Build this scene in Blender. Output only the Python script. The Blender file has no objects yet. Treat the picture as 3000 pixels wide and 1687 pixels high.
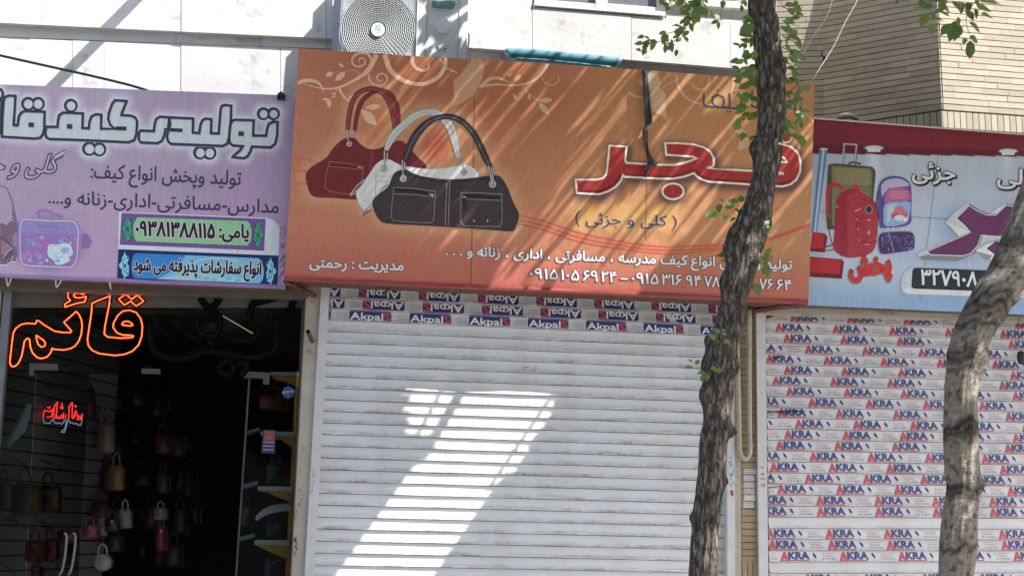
import bpy, bmesh, math, random
import numpy as np
import mathutils
from mathutils import Vector, Matrix, noise
from mathutils.geometry import tessellate_polygon

# ------------------------------------------------------------------ camera, world, sun, exposure
S = bpy.context.scene
COL = S.collection
FPX, CX, CY = 3716.0, 1500.0, 843.5            # focal length and centre of the photograph in its own pixels
VZ = Vector((442.0, -19043.0, FPX)).normalized()   # vanishing directions of the facade measured in the photograph
VX = Vector((31100.0, 1447.0, FPX)).normalized()
VY = VZ.cross(VX).normalized()
CAM = Vector((0.0, -8.0, 1.6))

def ray(px, py):
    c = Vector((px - CX, py - CY, FPX))
    return Vector((c.dot(VX), c.dot(VY), c.dot(VZ)))

class Lean:
    """a plane that leans out over the pavement: y = Y0 - t * (z - zc)"""
    def __init__(s, Y0, t, zc): s.Y0 = Y0; s.t = t; s.zc = zc
    def __add__(s, v): return Lean(s.Y0 + v, s.t, s.zc)
    def __sub__(s, v): return Lean(s.Y0 - v, s.t, s.zc)

def cast(px, py, Y=0.0):
    d = ray(px, py)
    if isinstance(Y, Lean):
        return CAM + d * ((Y.Y0 - CAM.y - Y.t * (CAM.z - Y.zc)) / (d.y + Y.t * d.z))
    return CAM + d * ((Y - CAM.y) / d.y)

def castz(px, py, z):
    d = ray(px, py)
    return CAM + d * ((z - CAM.z) / d.z)

def project(p):
    d = p - CAM
    c = VX * d.x + VY * d.y + VZ * d.z
    if c.z <= 0.01:
        return (-1e6, -1e6)
    return (CX + FPX * c.x / c.z, CY + FPX * c.y / c.z)

cam_d = bpy.data.cameras.new('camera')
cam = bpy.data.objects.new('camera', cam_d)
COL.objects.link(cam)
def wv(x, y, z):
    c = Vector((x, y, z))
    return Vector((c.dot(VX), c.dot(VY), c.dot(VZ)))
r_, u_, b_ = wv(1, 0, 0), wv(0, -1, 0), wv(0, 0, -1)
cam.matrix_world = Matrix(((r_.x, u_.x, b_.x, CAM.x), (r_.y, u_.y, b_.y, CAM.y), (r_.z, u_.z, b_.z, CAM.z), (0, 0, 0, 1)))
cam_d.sensor_width = 36.0
cam_d.sensor_fit = 'HORIZONTAL'
cam_d.lens = FPX * 36.0 / 3000.0
cam_d.clip_start = 0.05
cam_d.clip_end = 500
S.camera = cam

SUN = Vector((-0.78, 0.48, -1.0)).normalized()      # direction the light travels
world = bpy.data.worlds.new('World')
S.world = world
world.use_nodes = True
wn = world.node_tree
sky = wn.nodes.new('ShaderNodeTexSky')
sky.sky_type = 'NISHITA'
sky.sun_disc = False
sky.sun_elevation = math.asin(-SUN.z)
sky.sun_rotation = math.atan2(-SUN.x, -SUN.y)
sky.air_density = 1.0
sky.dust_density = 2.5
wn.links.new(sky.outputs[0], wn.nodes['Background'].inputs[0])
wn.nodes['Background'].inputs[1].default_value = 0.13

sl = bpy.data.lights.new('sun', 'SUN')
sl.energy = 4.8
sl.angle = math.radians(0.3)
sl.color = (1.0, 0.98, 0.95)
so = bpy.data.objects.new('sun', sl)
so.rotation_euler = SUN.to_track_quat('-Z', 'Y').to_euler()
so.location = (6, -8, 12)
COL.objects.link(so)

S.view_settings.view_transform = 'Standard'
S.view_settings.look = 'None'
S.view_settings.exposure = 1.25
S.view_settings.gamma = 1
S.view_settings.use_curve_mapping = False
S.cycles.max_bounces = 8
S.cycles.transparent_max_bounces = 32
S.cycles.use_denoising = True
S.cycles.caustics_reflective = False
S.cycles.caustics_refractive = False
KSH = 0.64                                            # what a shaded surface shows of its own albedo
rnd = random.Random(7)

# ------------------------------------------------------------------ helpers
def lin(c):
    c = c / 255.0
    return c / 12.92 if c <= 0.04045 else ((c + 0.055) / 1.055) ** 2.4

def alb(r, g, b):
    return tuple(min(0.86, lin(v) / KSH) for v in (r, g, b))

def thing(name, label, cat, loc=(0, 0, 0), group=None, kind=None):
    o = bpy.data.objects.new(name, None)
    o.empty_display_size = 0.1
    o.location = loc
    COL.objects.link(o)
    if kind:
        o['kind'] = kind
    else:
        o['label'] = label
        o['category'] = cat
    if group:
        o['group'] = group
    return o

def world_loc(o):
    l = o.location.copy()
    while o.parent:
        o = o.parent
    return l

def put(o, parent):
    """parent without moving: everything here is laid out in world metres"""
    if parent is not None:
        o.parent = parent
        o.matrix_parent_inverse = wmat(parent).inverted()

def wmat(o):
    m = Matrix.LocRotScale(o.location, o.rotation_euler, o.scale)
    if o.parent:
        return wmat(o.parent) @ o.matrix_parent_inverse @ m
    return m

def tag(o, label=None, cat=None, group=None, kind=None):
    if label: o['label'] = label
    if cat: o['category'] = cat
    if group: o['group'] = group
    if kind: o['kind'] = kind
    return o

def mesh_obj(name, verts, faces, mats, parent=None, smooth=False, fm=None, cols=None, uvs=None):
    vs = [Vector(v) for v in verts]
    if vs:
        xs = [v.x for v in vs]; ys = [v.y for v in vs]; zs = [v.z for v in vs]
        org = Vector(((min(xs) + max(xs)) / 2, (min(ys) + max(ys)) / 2, min(zs)))
    else:
        org = Vector((0, 0, 0))
    me = bpy.data.meshes.new(name)
    me.from_pydata([v - org for v in vs], [], faces)
    if not isinstance(mats, (list, tuple)):
        mats = [mats]
    for m in mats:
        me.materials.append(m)
    if fm is not None:
        me.polygons.foreach_set('material_index', fm)
    if smooth:
        me.polygons.foreach_set('use_smooth', [True] * len(me.polygons))
    if cols is not None:
        ca = me.color_attributes.new('Col', 'FLOAT_COLOR', 'POINT')
        ca.data.foreach_set('color', np.array(cols, dtype=np.float32).ravel())
    if uvs is not None:
        ul = me.uv_layers.new(name='UVMap')
        li = np.zeros(len(me.loops), dtype=np.int32)
        me.loops.foreach_get('vertex_index', li)
        ul.data.foreach_set('uv', np.array(uvs, dtype=np.float32)[li].ravel())
    me.update()
    o = bpy.data.objects.new(name, me)
    o.location = org
    COL.objects.link(o)
    put(o, parent)
    return o

class MB:
    def __init__(s): s.v = []; s.f = []; s.m = []
    def add(s, vs, fs, mi=0):
        n = len(s.v)
        s.v += [Vector(v) for v in vs]
        s.f += [tuple(i + n for i in f) for f in fs]
        s.m += [mi] * len(fs)
    def hexa(s, a, b, mi=0):
        """a: four front points, b: the four matching back points"""
        s.add(list(a) + list(b), [(0, 1, 2, 3), (7, 6, 5, 4), (0, 4, 5, 1), (1, 5, 6, 2), (2, 6, 7, 3), (3, 7, 4, 0)], mi)
    def pxbox(s, q, Y, D, mi=0):
        """a slab whose front face fills the pixel quad q at depth Y and goes back by D"""
        a = [cast(x, y, Y) for x, y in q]
        s.hexa(a, [p + Vector((0, D, 0)) for p in a], mi)
    def box(s, c, d, mi=0):
        x, y, z = c; a, b, e = d[0] / 2, d[1] / 2, d[2] / 2
        s.hexa([(x - a, y - b, z - e), (x + a, y - b, z - e), (x + a, y - b, z + e), (x - a, y - b, z + e)],
               [(x - a, y + b, z - e), (x + a, y + b, z - e), (x + a, y + b, z + e), (x - a, y + b, z + e)], mi)
    def tube(s, pts, r, n=8, mi=0, closed=False, caps=True):
        pts = [Vector(p) for p in pts]
        N = len(pts)
        rr = r if isinstance(r, (list, tuple)) else [r] * N
        base = len(s.v)
        up = None
        for i, p in enumerate(pts):
            if closed:
                t = pts[(i + 1) % N] - pts[i - 1]
            else:
                t = pts[min(i + 1, N - 1)] - pts[max(i - 1, 0)]
            if t.length < 1e-9: t = Vector((0, 0, 1))
            t.normalize()
            if up is None:
                up = Vector((0, 1, 0)) if abs(t.y) < 0.9 else Vector((1, 0, 0))
            a = t.cross(up)
            if a.length < 1e-4: a = t.cross(Vector((1, 0, 0)))
            a.normalize(); b = t.cross(a); up = a.cross(t)
            for k in range(n):
                th = 2 * math.pi * k / n
                s.v.append(p + (a * math.cos(th) + b * math.sin(th)) * rr[i])
        M = N if closed else N - 1
        for i in range(M):
            j = (i + 1) % N
            for k in range(n):
                l = (k + 1) % n
                s.f.append((base + i * n + k, base + i * n + l, base + j * n + l, base + j * n + k)); s.m.append(mi)
        if caps and not closed:
            s.f.append(tuple(base + k for k in range(n))[::-1]); s.m.append(mi)
            s.f.append(tuple(base + (N - 1) * n + k for k in range(n))); s.m.append(mi)
    def build(s, name, mats, parent=None, smooth=False):
        return mesh_obj(name, s.v, s.f, mats, parent, smooth, s.m)

def crop(x0, y0, k):
    return lambda x, y: (x0 + x * k, y0 + y * k)

def crom(pts, n=6, closed=False):
    """Catmull-Rom through the points"""
    P = [tuple(p) for p in pts]
    N = len(P); out = []
    rng = N if closed else N - 1
    for i in range(rng):
        p0 = P[(i - 1) % N] if closed or i > 0 else P[0]
        p1, p2 = P[i], P[(i + 1) % N]
        p3 = P[(i + 2) % N] if closed or i + 2 < N else P[-1]
        for k in range(n):
            t = k / n
            out.append(tuple(0.5 * (2 * b + (c - a) * t + (2 * a - 5 * b + 4 * c - d) * t * t + (3 * b - a - 3 * c + d) * t ** 3)
                             for a, b, c, d in zip(p0, p1, p2, p3)))
    if not closed: out.append(P[-1])
    return out

# ---- Persian shaping: letters to presentation forms in left-to-right order
_A = {'ا': (0xFE8D, 2), 'ب': (0xFE8F, 4), 'پ': (0xFB56, 4), 'ت': (0xFE95, 4), 'ث': (0xFE99, 4), 'ج': (0xFE9D, 4), 'چ': (0xFB7A, 4),
      'ح': (0xFEA1, 4), 'خ': (0xFEA5, 4), 'د': (0xFEA9, 2), 'ذ': (0xFEAB, 2), 'ر': (0xFEAD, 2), 'ز': (0xFEAF, 2), 'س': (0xFEB1, 4),
      'ش': (0xFEB5, 4), 'ع': (0xFEC9, 4), 'ف': (0xFED1, 4), 'ق': (0xFED5, 4), 'ک': (0xFB8E, 4), 'گ': (0xFB92, 4), 'ل': (0xFEDD, 4),
      'م': (0xFEE1, 4), 'ن': (0xFEE5, 4), 'ه': (0xFEE9, 4), 'و': (0xFEED, 2), 'ی': (0xFBFC, 4), 'ئ': (0xFE89, 4)}
def shape_fa(t):
    out = []
    for i, ch in enumerate(t):
        if ch in _A:
            base, k = _A[ch]
            pj = i > 0 and t[i - 1] in _A and _A[t[i - 1]][1] == 4
            nj = k == 4 and i + 1 < len(t) and t[i + 1] in _A
            out.append(chr(base + (3 if pj and nj else 2 if nj else 1 if pj else 0)))
        else:
            out.append(ch)
    s = ''.join(out)[::-1]
    r = ''; buf = ''
    for ch in s:                                     # digit runs stay left to right
        if '۰' <= ch <= '۹': buf = ch + buf
        else: r += buf + ch; buf = ''
    return r + buf

_tc = {}
def text_tris(s, bold=0.0):
    key = (s, bold)
    if key in _tc: return _tc[key]
    cu = bpy.data.curves.new('text_curve', 'FONT')
    cu.body = s; cu.resolution_u = 2; cu.offset = bold
    cu.fill_mode = 'NONE'
    o = bpy.data.objects.new('text_tmp', cu)
    COL.objects.link(o)
    dg = bpy.context.evaluated_depsgraph_get()
    dg.update()
    me = bpy.data.meshes.new_from_object(o.evaluated_get(dg))
    P0 = [Vector((v.co.x, v.co.y)) for v in me.vertices]
    ed = [tuple(e.vertices) for e in me.edges]
    # directed contours of every glyph, filled by the non-zero rule so that overlapping strokes stay solid
    adj = {}
    for a, b in ed: adj.setdefault(a, []).append(b); adj.setdefault(b, []).append(a)
    seen = set(); conts = []
    for st in range(len(P0)):
        if st in seen or st not in adj: continue
        lp = [st]; seen.add(st); prev = None; cur = st
        while True:
            nx = [q for q in adj[cur] if q != prev and q not in seen]
            if prev is None: nx = [st + 1] if st + 1 in adj[st] else nx
            if not nx: break
            prev, cur = cur, nx[0]; lp.append(cur); seen.add(cur)
        if len(lp) > 2: conts.append(lp)
    V = []; Fs = []
    bb = [(min(P0[i].x for i in c), max(P0[i].x for i in c), min(P0[i].y for i in c), max(P0[i].y for i in c)) for c in conts]
    grp = list(range(len(conts)))
    def find(i):
        while grp[i] != i: i = grp[i]
        return i
    for i in range(len(conts)):
        for j in range(i):
            if bb[i][0] <= bb[j][1] and bb[j][0] <= bb[i][1] and bb[i][2] <= bb[j][3] and bb[j][2] <= bb[i][3]: grp[find(i)] = find(j)
    gs_ = {}
    for i in range(len(conts)): gs_.setdefault(find(i), []).append(conts[i])
    for cs in gs_.values():
        vs = [P0[i] for c in cs for i in c]; es = []; k0 = 0
        for c in cs:
            es += [(k0 + i, k0 + (i + 1) % len(c)) for i in range(len(c))]; k0 += len(c)
        r = mathutils.geometry.delaunay_2d_cdt(vs, es, [], 0, 1e-6)
        n0 = len(V); V += [(v.x, v.y) for v in r[0]]
        for f in r[2]:
            cx = sum(r[0][i].x for i in f) / len(f); cy = sum(r[0][i].y for i in f) / len(f)
            w = 0
            for c in cs:
                for i in range(len(c)):
                    a, b = P0[c[i]], P0[c[(i + 1) % len(c)]]
                    if (a.y > cy) != (b.y > cy):
                        if (b.x - a.x) * (cy - a.y) / (b.y - a.y) + a.x > cx: w += 1 if b.y > a.y else -1
            if w != 0: Fs.append(tuple(n0 + i for i in f))
    bpy.data.objects.remove(o); bpy.data.curves.remove(cu); bpy.data.meshes.remove(me)
    _tc[key] = (V, Fs)
    return V, Fs

_tl = {}
def text_loops(s):
    """outline loops of the flat lettering (edges that belong to one face only)"""
    if s in _tl: return _tl[s]
    V, Fs = text_tris(s)
    key = {}; idx = []
    for x, y in V:
        k = (round(x, 4), round(y, 4)); idx.append(key.setdefault(k, len(key)))
    P = [None] * len(key)
    for (x, y), i in zip(V, idx): P[i] = (x, y)
    cnt = {}
    for f in Fs:
        g = [idx[i] for i in f]
        for a, b in zip(g, g[1:] + g[:1]):
            if a != b: cnt.setdefault((min(a, b), max(a, b)), []).append((a, b))
    nxt = {}
    for e, l in cnt.items():
        if len(l) == 1: nxt.setdefault(l[0][0], []).append(l[0][1])
    loops = []
    while nxt:
        st = next(iter(nxt)); cur = st; lp = []
        while cur in nxt:
            lp.append(cur); n = nxt[cur].pop()
            if not nxt[cur]: del nxt[cur]
            cur = n
            if cur == st: break
        if len(lp) > 2: loops.append([P[i] for i in lp])
    _tl[s] = loops
    return loops

class Art:
    """flat print: coloured shapes in photograph pixels laid on the plane y=Y, one very thin film over the other"""
    def __init__(s, Y, base=0.0015, step=0.00002):
        s.Y = Y; s.off = base * .36; s.step = step
        s.v = []; s.f = []; s.c = []; s.T = lambda x, y: (x, y); s.k = 1.0
    def at(s, x0=0, y0=0, k=1.0):
        s.T = crop(x0, y0, k); s.k = k; return s
    def _add(s, pts, fs, col, alphas=None):
        n = len(s.v)
        for i, (x, y) in enumerate(pts):
            s.v.append(cast(x, y, s.Y - s.off))
            a = 1.0 if alphas is None else alphas[i]
            s.c.append((col[0], col[1], col[2], a))
        s.f += [tuple(i + n for i in f) for f in fs]
        s.off += s.step
    def poly(s, pts, rgb, holes=(), smooth=0, alpha=1.0):
        P = [tuple(p) for p in pts]
        if smooth: P = crom(P, smooth, True)
        P = [s.T(*p) for p in P]
        H = [[s.T(*p) for p in h] for h in holes]
        loops = [[Vector((x, y, 0)) for x, y in P]] + [[Vector((x, y, 0)) for x, y in h] for h in H]
        tr = tessellate_polygon(loops)
        flat = P + [p for h in H for p in h]
        s._add(flat, [tuple(t) for t in tr], alb(*rgb), [alpha] * len(flat))
        return P
    def disc(s, cx, cy, rx, ry, rgb, rot=0, n=24, alpha=1.0, soft=False):
        r = math.radians(rot)
        pts = [(cx + rx * math.cos(2 * math.pi * i / n) * math.cos(r) - ry * math.sin(2 * math.pi * i / n) * math.sin(r),
                cy + rx * math.cos(2 * math.pi * i / n) * math.sin(r) + ry * math.sin(2 * math.pi * i / n) * math.cos(r)) for i in range(n)]
        if soft:
            P = [s.T(*p) for p in pts] + [s.T(cx, cy)]
            s._add(P, [(i, (i + 1) % n, n) for i in range(n)], alb(*rgb), [0.0] * n + [alpha])
        else:
            s.poly(pts, rgb, alpha=alpha)
    def leafp(s, cx, cy, L, W, rot, rgb):
        r = math.radians(rot); pts = []
        for t, w in ((-1, 0), (-.6, .55), (-.15, .95), (.3, .9), (.7, .45), (1, 0), (.7, -.45), (.3, -.9), (-.15, -.95), (-.6, -.55)):
            x, y = t * L, w * W
            pts.append((cx + x * math.cos(r) - y * math.sin(r), cy + x * math.sin(r) + y * math.cos(r)))
        s.poly(pts, rgb)
    def stroke(s, pts, w, rgb, closed=False, smooth=0, alpha=1.0, soft=False):
        P = [tuple(p) for p in pts]
        W = list(w) if isinstance(w, (list, tuple)) else [w] * len(P)
        Q = [(p[0], p[1], ww) for p, ww in zip(P, W)]
        if smooth: Q = crom(Q, smooth, closed)
        N = len(Q)
        L = []; R = []; C = []
        for i in range(N):
            a = Q[(i - 1) % N] if closed or i > 0 else Q[0]
            b = Q[i]
            c = Q[(i + 1) % N] if closed or i < N - 1 else Q[-1]
            d1 = Vector((b[0] - a[0], b[1] - a[1])); d2 = Vector((c[0] - b[0], c[1] - b[1]))
            if d1.length < 1e-9: d1 = d2
            if d2.length < 1e-9: d2 = d1
            if d1.length < 1e-9: d1 = d2 = Vector((1, 0))
            d1.normalize(); d2.normalize()
            n1 = Vector((-d1.y, d1.x)); n2 = Vector((-d2.y, d2.x))
            m = n1 + n2
            if m.length < 0.3: m = n1.copy()
            m.normalize()
            sc = min(1.0 / max(0.35, m.dot(n1)), 1.9) * b[2] / 2
            L.append((b[0] + m.x * sc, b[1] + m.y * sc)); R.append((b[0] - m.x * sc, b[1] - m.y * sc)); C.append((b[0], b[1]))
        M = N if closed else N - 1
        if soft:
            pp = [s.T(*p) for p in L + C + R]
            fs = []
            for i in range(M):
                j = (i + 1) % N
                fs += [(i, j, N + j, N + i), (N + i, N + j, 2 * N + j, 2 * N + i)]
            s._add(pp, fs, alb(*rgb), [0.0] * N + [alpha] * N + [0.0] * N)
        else:
            pp = [s.T(*p) for p in L + R]
            s._add(pp, [(i, (i + 1) % N, N + (i + 1) % N, N + i) for i in range(M)], alb(*rgb), [alpha] * (2 * N))
    def dashes(s, pts, w, rgb, dash=10, gap=6, closed=False):
        P = [Vector(p) for p in pts]
        if closed: P.append(P[0])
        t = 0.0
        segs = [(a, b, (b - a).length) for a, b in zip(P[:-1], P[1:])]
        off = s.off
        for a, b, l in segs:
            t = 0.0
            while t < l:
                e = min(l, t + dash)
                s.stroke([a.lerp(b, t / l), a.lerp(b, e / l)], w, rgb)
                s.off = off
                t += dash + gap
        s.off = off + s.step
    def text(s, t, p0, p1, h, rgb, bold=0.0, outline=None, ow=0.0, fa=True, slant=0.0, flip=False, shadow=None):
        """t is stretched from p0 to p1 (its baseline); h pixels make one em"""
        body = shape_fa(t) if fa else t
        V, Fs = text_tris(body)
        LP = text_loops(body)
        xs = [v[0] for v in V]; x0, x1 = min(xs), max(xs)
        A = Vector(p0); B = Vector(p1); d = (B - A); n = Vector((d.y, -d.x)).normalized()
        def mp(x, y, dx, dy):
            u = (x - x0) / (x1 - x0)
            q = A + d * u + n * (y * h) + d.normalized() * (slant * y * h)
            return (q.x + dx, q.y + dy)
        jobs = []
        if shadow: jobs.append((bold + ow, shadow[0], shadow[1] / s.k, shadow[2] / s.k))
        if outline: jobs.append((bold + ow, outline, 0, 0))
        jobs.append((bold, rgb, 0, 0))
        for bo, col, dx, dy in jobs:
            s._add([s.T(*mp(x, y, dx, dy)) for x, y in V], Fs, alb(*col))
            if bo > 0:
                st = s.step; s.step = 0.000003
                for lp in LP:
                    s.stroke([mp(x, y, dx, dy) for x, y in lp], 2 * bo * h, col, closed=True)
                s.step = st; s.off += st
    def build(s, name, parent, label=None):
        o = mesh_obj(name, s.v, s.f, M['print'], parent, cols=s.c)
        if label: o['label'] = label
        s.v = []; s.f = []; s.c = []
        return o

def dist_to(paths, X, Y, closed=True):
    """distance from every grid point to the polylines (numpy)"""
    D = np.full(X.shape, 1e9)
    for P in paths:
        N = len(P)
        for i in range(N if closed else N - 1):
            x0, y0 = P[i]; x1, y1 = P[(i + 1) % N]
            dx, dy = x1 - x0, y1 - y0
            l2 = dx * dx + dy * dy
            if l2 < 1e-9: continue
            t = np.clip(((X - x0) * dx + (Y - y0) * dy) / l2, 0, 1)
            D = np.minimum(D, np.hypot(X - x0 - t * dx, Y - y0 - t * dy))
    return D

def inside(P, X, Y):
    I = np.zeros(X.shape, bool)
    N = len(P)
    for i in range(N):
        x0, y0 = P[i]; x1, y1 = P[(i + 1) % N]
        c = ((y0 > Y) != (y1 > Y)) & (X < (x1 - x0) * (Y - y0) / ((y1 - y0) if y1 != y0 else 1e-9) + x0)
        I ^= c
    return I

def mixc(a, b, t):
    t = np.clip(t, 0, 1)[..., None]
    return a * (1 - t) + np.array(b, float) * t

def sstep(a, b, x):
    t = np.clip((x - a) / (b - a), 0, 1)
    return t * t * (3 - 2 * t)

def print_face(name, top, bottom, nx, ny, Yp, colf, parent, mat=None):
    """a printed sheet between the pixel polylines top and bottom (lists of points left to right)"""
    def at(pl, u):
        n = len(pl) - 1
        # parametrise by x
        x = pl[0][0] + (pl[-1][0] - pl[0][0]) * u
        for a, b in zip(pl[:-1], pl[1:]):
            if x <= b[0] + 1e-6:
                t = (x - a[0]) / (b[0] - a[0]); return (x, a[1] + (b[1] - a[1]) * t)
        return pl[-1]
    XY = np.zeros((ny + 1, nx + 1, 2))
    for i in range(nx + 1):
        a = at(top, i / nx); b = at(bottom, i / nx)
        for j in range(ny + 1):
            t = j / ny
            XY[j, i] = (a[0] + (b[0] - a[0]) * t, a[1] + (b[1] - a[1]) * t)
    C = colf(XY[..., 0], XY[..., 1]) / 255.0
    C = np.where(C <= 0.04045, C / 12.92, ((C + 0.055) / 1.055) ** 2.4) / KSH
    C = np.clip(C, 0, 0.86)
    cols = np.concatenate([C, np.ones(C.shape[:2] + (1,))], -1).reshape(-1, 4)
    vs = [cast(x, y, Yp) for x, y in XY.reshape(-1, 2)]
    W = nx + 1
    fs = [(j * W + i, (j + 1) * W + i, (j + 1) * W + i + 1, j * W + i + 1) for j in range(ny) for i in range(nx)]
    return mesh_obj(name, vs, fs, mat or M['print'], parent, cols=cols, smooth=True)

# ------------------------------------------------------------------ materials
M = {}
def newmat(name):
    m = bpy.data.materials.new(name); m.use_nodes = True
    return m, m.node_tree, m.node_tree.nodes['Principled BSDF']

def nmat(name, col, rough=0.6, metal=0.0, var=0.12, scale=6.0, bump=0.0, bscale=60.0, stretch=(1, 1, 1), spec=0.5,
         dirt=None, dscale=3.0, dlo=0.55, dhi=0.7, emit=None, coord='Object', rnd_obj=0.0, trans=0.0, coat=0.0):
    m, nt, b = newmat(name)
    tc = nt.nodes.new('ShaderNodeTexCoord'); mp = nt.nodes.new('ShaderNodeMapping')
    mp.inputs['Scale'].default_value = stretch
    nt.links.new(tc.outputs[coord], mp.inputs[0])
    if rnd_obj > 0:
        oi = nt.nodes.new('ShaderNodeObjectInfo')
        ad = nt.nodes.new('ShaderNodeVectorMath'); ad.operation = 'ADD'
        sc_ = nt.nodes.new('ShaderNodeVectorMath'); sc_.operation = 'SCALE'
        nt.links.new(oi.outputs['Random'], sc_.inputs['Scale']); sc_.inputs[0].default_value = (37, 19, 53)
        nt.links.new(mp.outputs[0], ad.inputs[0]); nt.links.new(sc_.outputs[0], ad.inputs[1])
        vec = ad.outputs[0]
    else:
        vec = mp.outputs[0]
    n = nt.nodes.new('ShaderNodeTexNoise'); n.inputs['Scale'].default_value = scale; n.inputs['Detail'].default_value = 6
    nt.links.new(vec, n.inputs['Vector'])
    r = nt.nodes.new('ShaderNodeValToRGB')
    r.color_ramp.elements[0].position = 0.3; r.color_ramp.elements[1].position = 0.7
    r.color_ramp.elements[0].color = tuple(c * (1 - var) for c in col) + (1,)
    r.color_ramp.elements[1].color = tuple(min(1, c * (1 + var)) for c in col) + (1,)
    nt.links.new(n.outputs[0], r.inputs[0])
    out = r.outputs[0]
    if rnd_obj > 0:
        hs = nt.nodes.new('ShaderNodeHueSaturation')
        mr = nt.nodes.new('ShaderNodeMapRange')
        mr.inputs['To Min'].default_value = 1 - rnd_obj; mr.inputs['To Max'].default_value = 1 + rnd_obj
        nt.links.new(oi.outputs['Random'], mr.inputs[0]); nt.links.new(mr.outputs[0], hs.inputs['Value'])
        nt.links.new(out, hs.inputs['Color']); out = hs.outputs[0]
    if dirt is not None:
        n2 = nt.nodes.new('ShaderNodeTexNoise'); n2.inputs['Scale'].default_value = dscale; n2.inputs['Detail'].default_value = 9
        n2.inputs['Roughness'].default_value = 0.65
        nt.links.new(vec, n2.inputs['Vector'])
        r2 = nt.nodes.new('ShaderNodeValToRGB')
        r2.color_ramp.elements[0].position = dlo; r2.color_ramp.elements[1].position = dhi
        nt.links.new(n2.outputs[0], r2.inputs[0])
        mx = nt.nodes.new('ShaderNodeMix'); mx.data_type = 'RGBA'
        nt.links.new(r2.outputs[0], mx.inputs['Factor']); nt.links.new(out, mx.inputs[6]); mx.inputs[7].default_value = tuple(dirt) + (1,)
        out = mx.outputs[2]
    nt.links.new(out, b.inputs['Base Color'])
    b.inputs['Roughness'].default_value = rough
    b.inputs['Metallic'].default_value = metal
    b.inputs['Specular IOR Level'].default_value = spec
    if coat: b.inputs['Coat Weight'].default_value = coat
    if bump > 0:
        n3 = nt.nodes.new('ShaderNodeTexNoise'); n3.inputs['Scale'].default_value = bscale; n3.inputs['Detail'].default_value = 5
        nt.links.new(vec, n3.inputs['Vector'])
        bp = nt.nodes.new('ShaderNodeBump'); bp.inputs['Strength'].default_value = bump; bp.inputs['Distance'].default_value = 0.01
        nt.links.new(n3.outputs[0], bp.inputs['Height']); nt.links.new(bp.outputs[0], b.inputs['Normal'])
    if emit:
        b.inputs['Emission Color'].default_value = tuple(emit[:3]) + (1,); b.inputs['Emission Strength'].default_value = emit[3]
    M[name] = m
    return m

# printed vinyl: colour comes from the print, woven banner grain and soft creases on top
m, nt, b = newmat('printed_vinyl')
at_ = nt.nodes.new('ShaderNodeAttribute'); at_.attribute_name = 'Col'
tc = nt.nodes.new('ShaderNodeTexCoord')
g = nt.nodes.new('ShaderNodeNewGeometry')
mp = nt.nodes.new('ShaderNodeMapping'); mp.inputs['Scale'].default_value = (9, 9, 1.2)
nt.links.new(g.outputs['Position'], mp.inputs[0])
n1 = nt.nodes.new('ShaderNodeTexNoise'); n1.inputs['Scale'].default_value = 6; n1.inputs['Detail'].default_value = 6
nt.links.new(mp.outputs[0], n1.inputs['Vector'])
mr = nt.nodes.new('ShaderNodeMapRange'); mr.inputs['From Min'].default_value = .3; mr.inputs['From Max'].default_value = .7
mr.inputs['To Min'].default_value = 0.93; mr.inputs['To Max'].default_value = 1.05
nt.links.new(n1.outputs[0], mr.inputs[0])
n4 = nt.nodes.new('ShaderNodeTexNoise'); n4.inputs['Scale'].default_value = 130; n4.inputs['Detail'].default_value = 2
nt.links.new(g.outputs['Position'], n4.inputs['Vector'])
mr4 = nt.nodes.new('ShaderNodeMapRange'); mr4.inputs['From Min'].default_value = .3; mr4.inputs['From Max'].default_value = .7
mr4.inputs['To Min'].default_value = 0.93; mr4.inputs['To Max'].default_value = 1.07
nt.links.new(n4.outputs[0], mr4.inputs[0])
mm = nt.nodes.new('ShaderNodeMath'); mm.operation = 'MULTIPLY'
nt.links.new(mr.outputs[0], mm.inputs[0]); nt.links.new(mr4.outputs[0], mm.inputs[1])
vm = nt.nodes.new('ShaderNodeVectorMath'); vm.operation = 'SCALE'
nt.links.new(at_.outputs['Color'], vm.inputs[0]); nt.links.new(mm.outputs[0], vm.inputs['Scale'])
nt.links.new(vm.outputs[0], b.inputs['Base Color'])
b.inputs['Roughness'].default_value = 0.5
b.inputs['Specular IOR Level'].default_value = 0.35
n2 = nt.nodes.new('ShaderNodeTexNoise'); n2.inputs['Scale'].default_value = 2.2; n2.inputs['Detail'].default_value = 3
nt.links.new(g.outputs['Position'], n2.inputs['Vector'])
bp = nt.nodes.new('ShaderNodeBump'); bp.inputs['Strength'].default_value = 0.8; bp.inputs['Distance'].default_value = 0.04
nt.links.new(n2.outputs[0], bp.inputs['Height']); nt.links.new(bp.outputs[0], b.inputs['Normal'])
nt.links.new(at_.outputs['Alpha'], b.inputs['Alpha'])
M['print'] = m

nmat('marble', (0.59, 0.58, 0.57), 0.5, var=0.08, scale=3.2, bump=0.1, bscale=40, dirt=(0.30, 0.27, 0.23), dscale=7, dlo=0.56, dhi=0.74, rnd_obj=0.05)
nmat('mortar', (0.10, 0.095, 0.085), 0.95, var=0.2)
nmat('tile_brick', (0.50, 0.44, 0.345), 0.8, var=0.10, scale=12, bump=0.15, bscale=90, rnd_obj=0.13, dirt=(0.26, 0.23, 0.19), dscale=4, dlo=.58, dhi=.8)
nmat('old_brick', (0.36, 0.27, 0.165), 0.85, var=0.15, scale=18, bump=0.3, bscale=90, rnd_obj=0.12, dirt=(0.2, 0.15, 0.10), dscale=12, dlo=.5, dhi=.75)
nmat('cream_plaster', (0.42, 0.385, 0.32), 0.9, var=0.12, scale=5, bump=0.2, bscale=50, dirt=(0.17, 0.12, 0.08), dscale=7, dlo=.56, dhi=.74)
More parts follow.
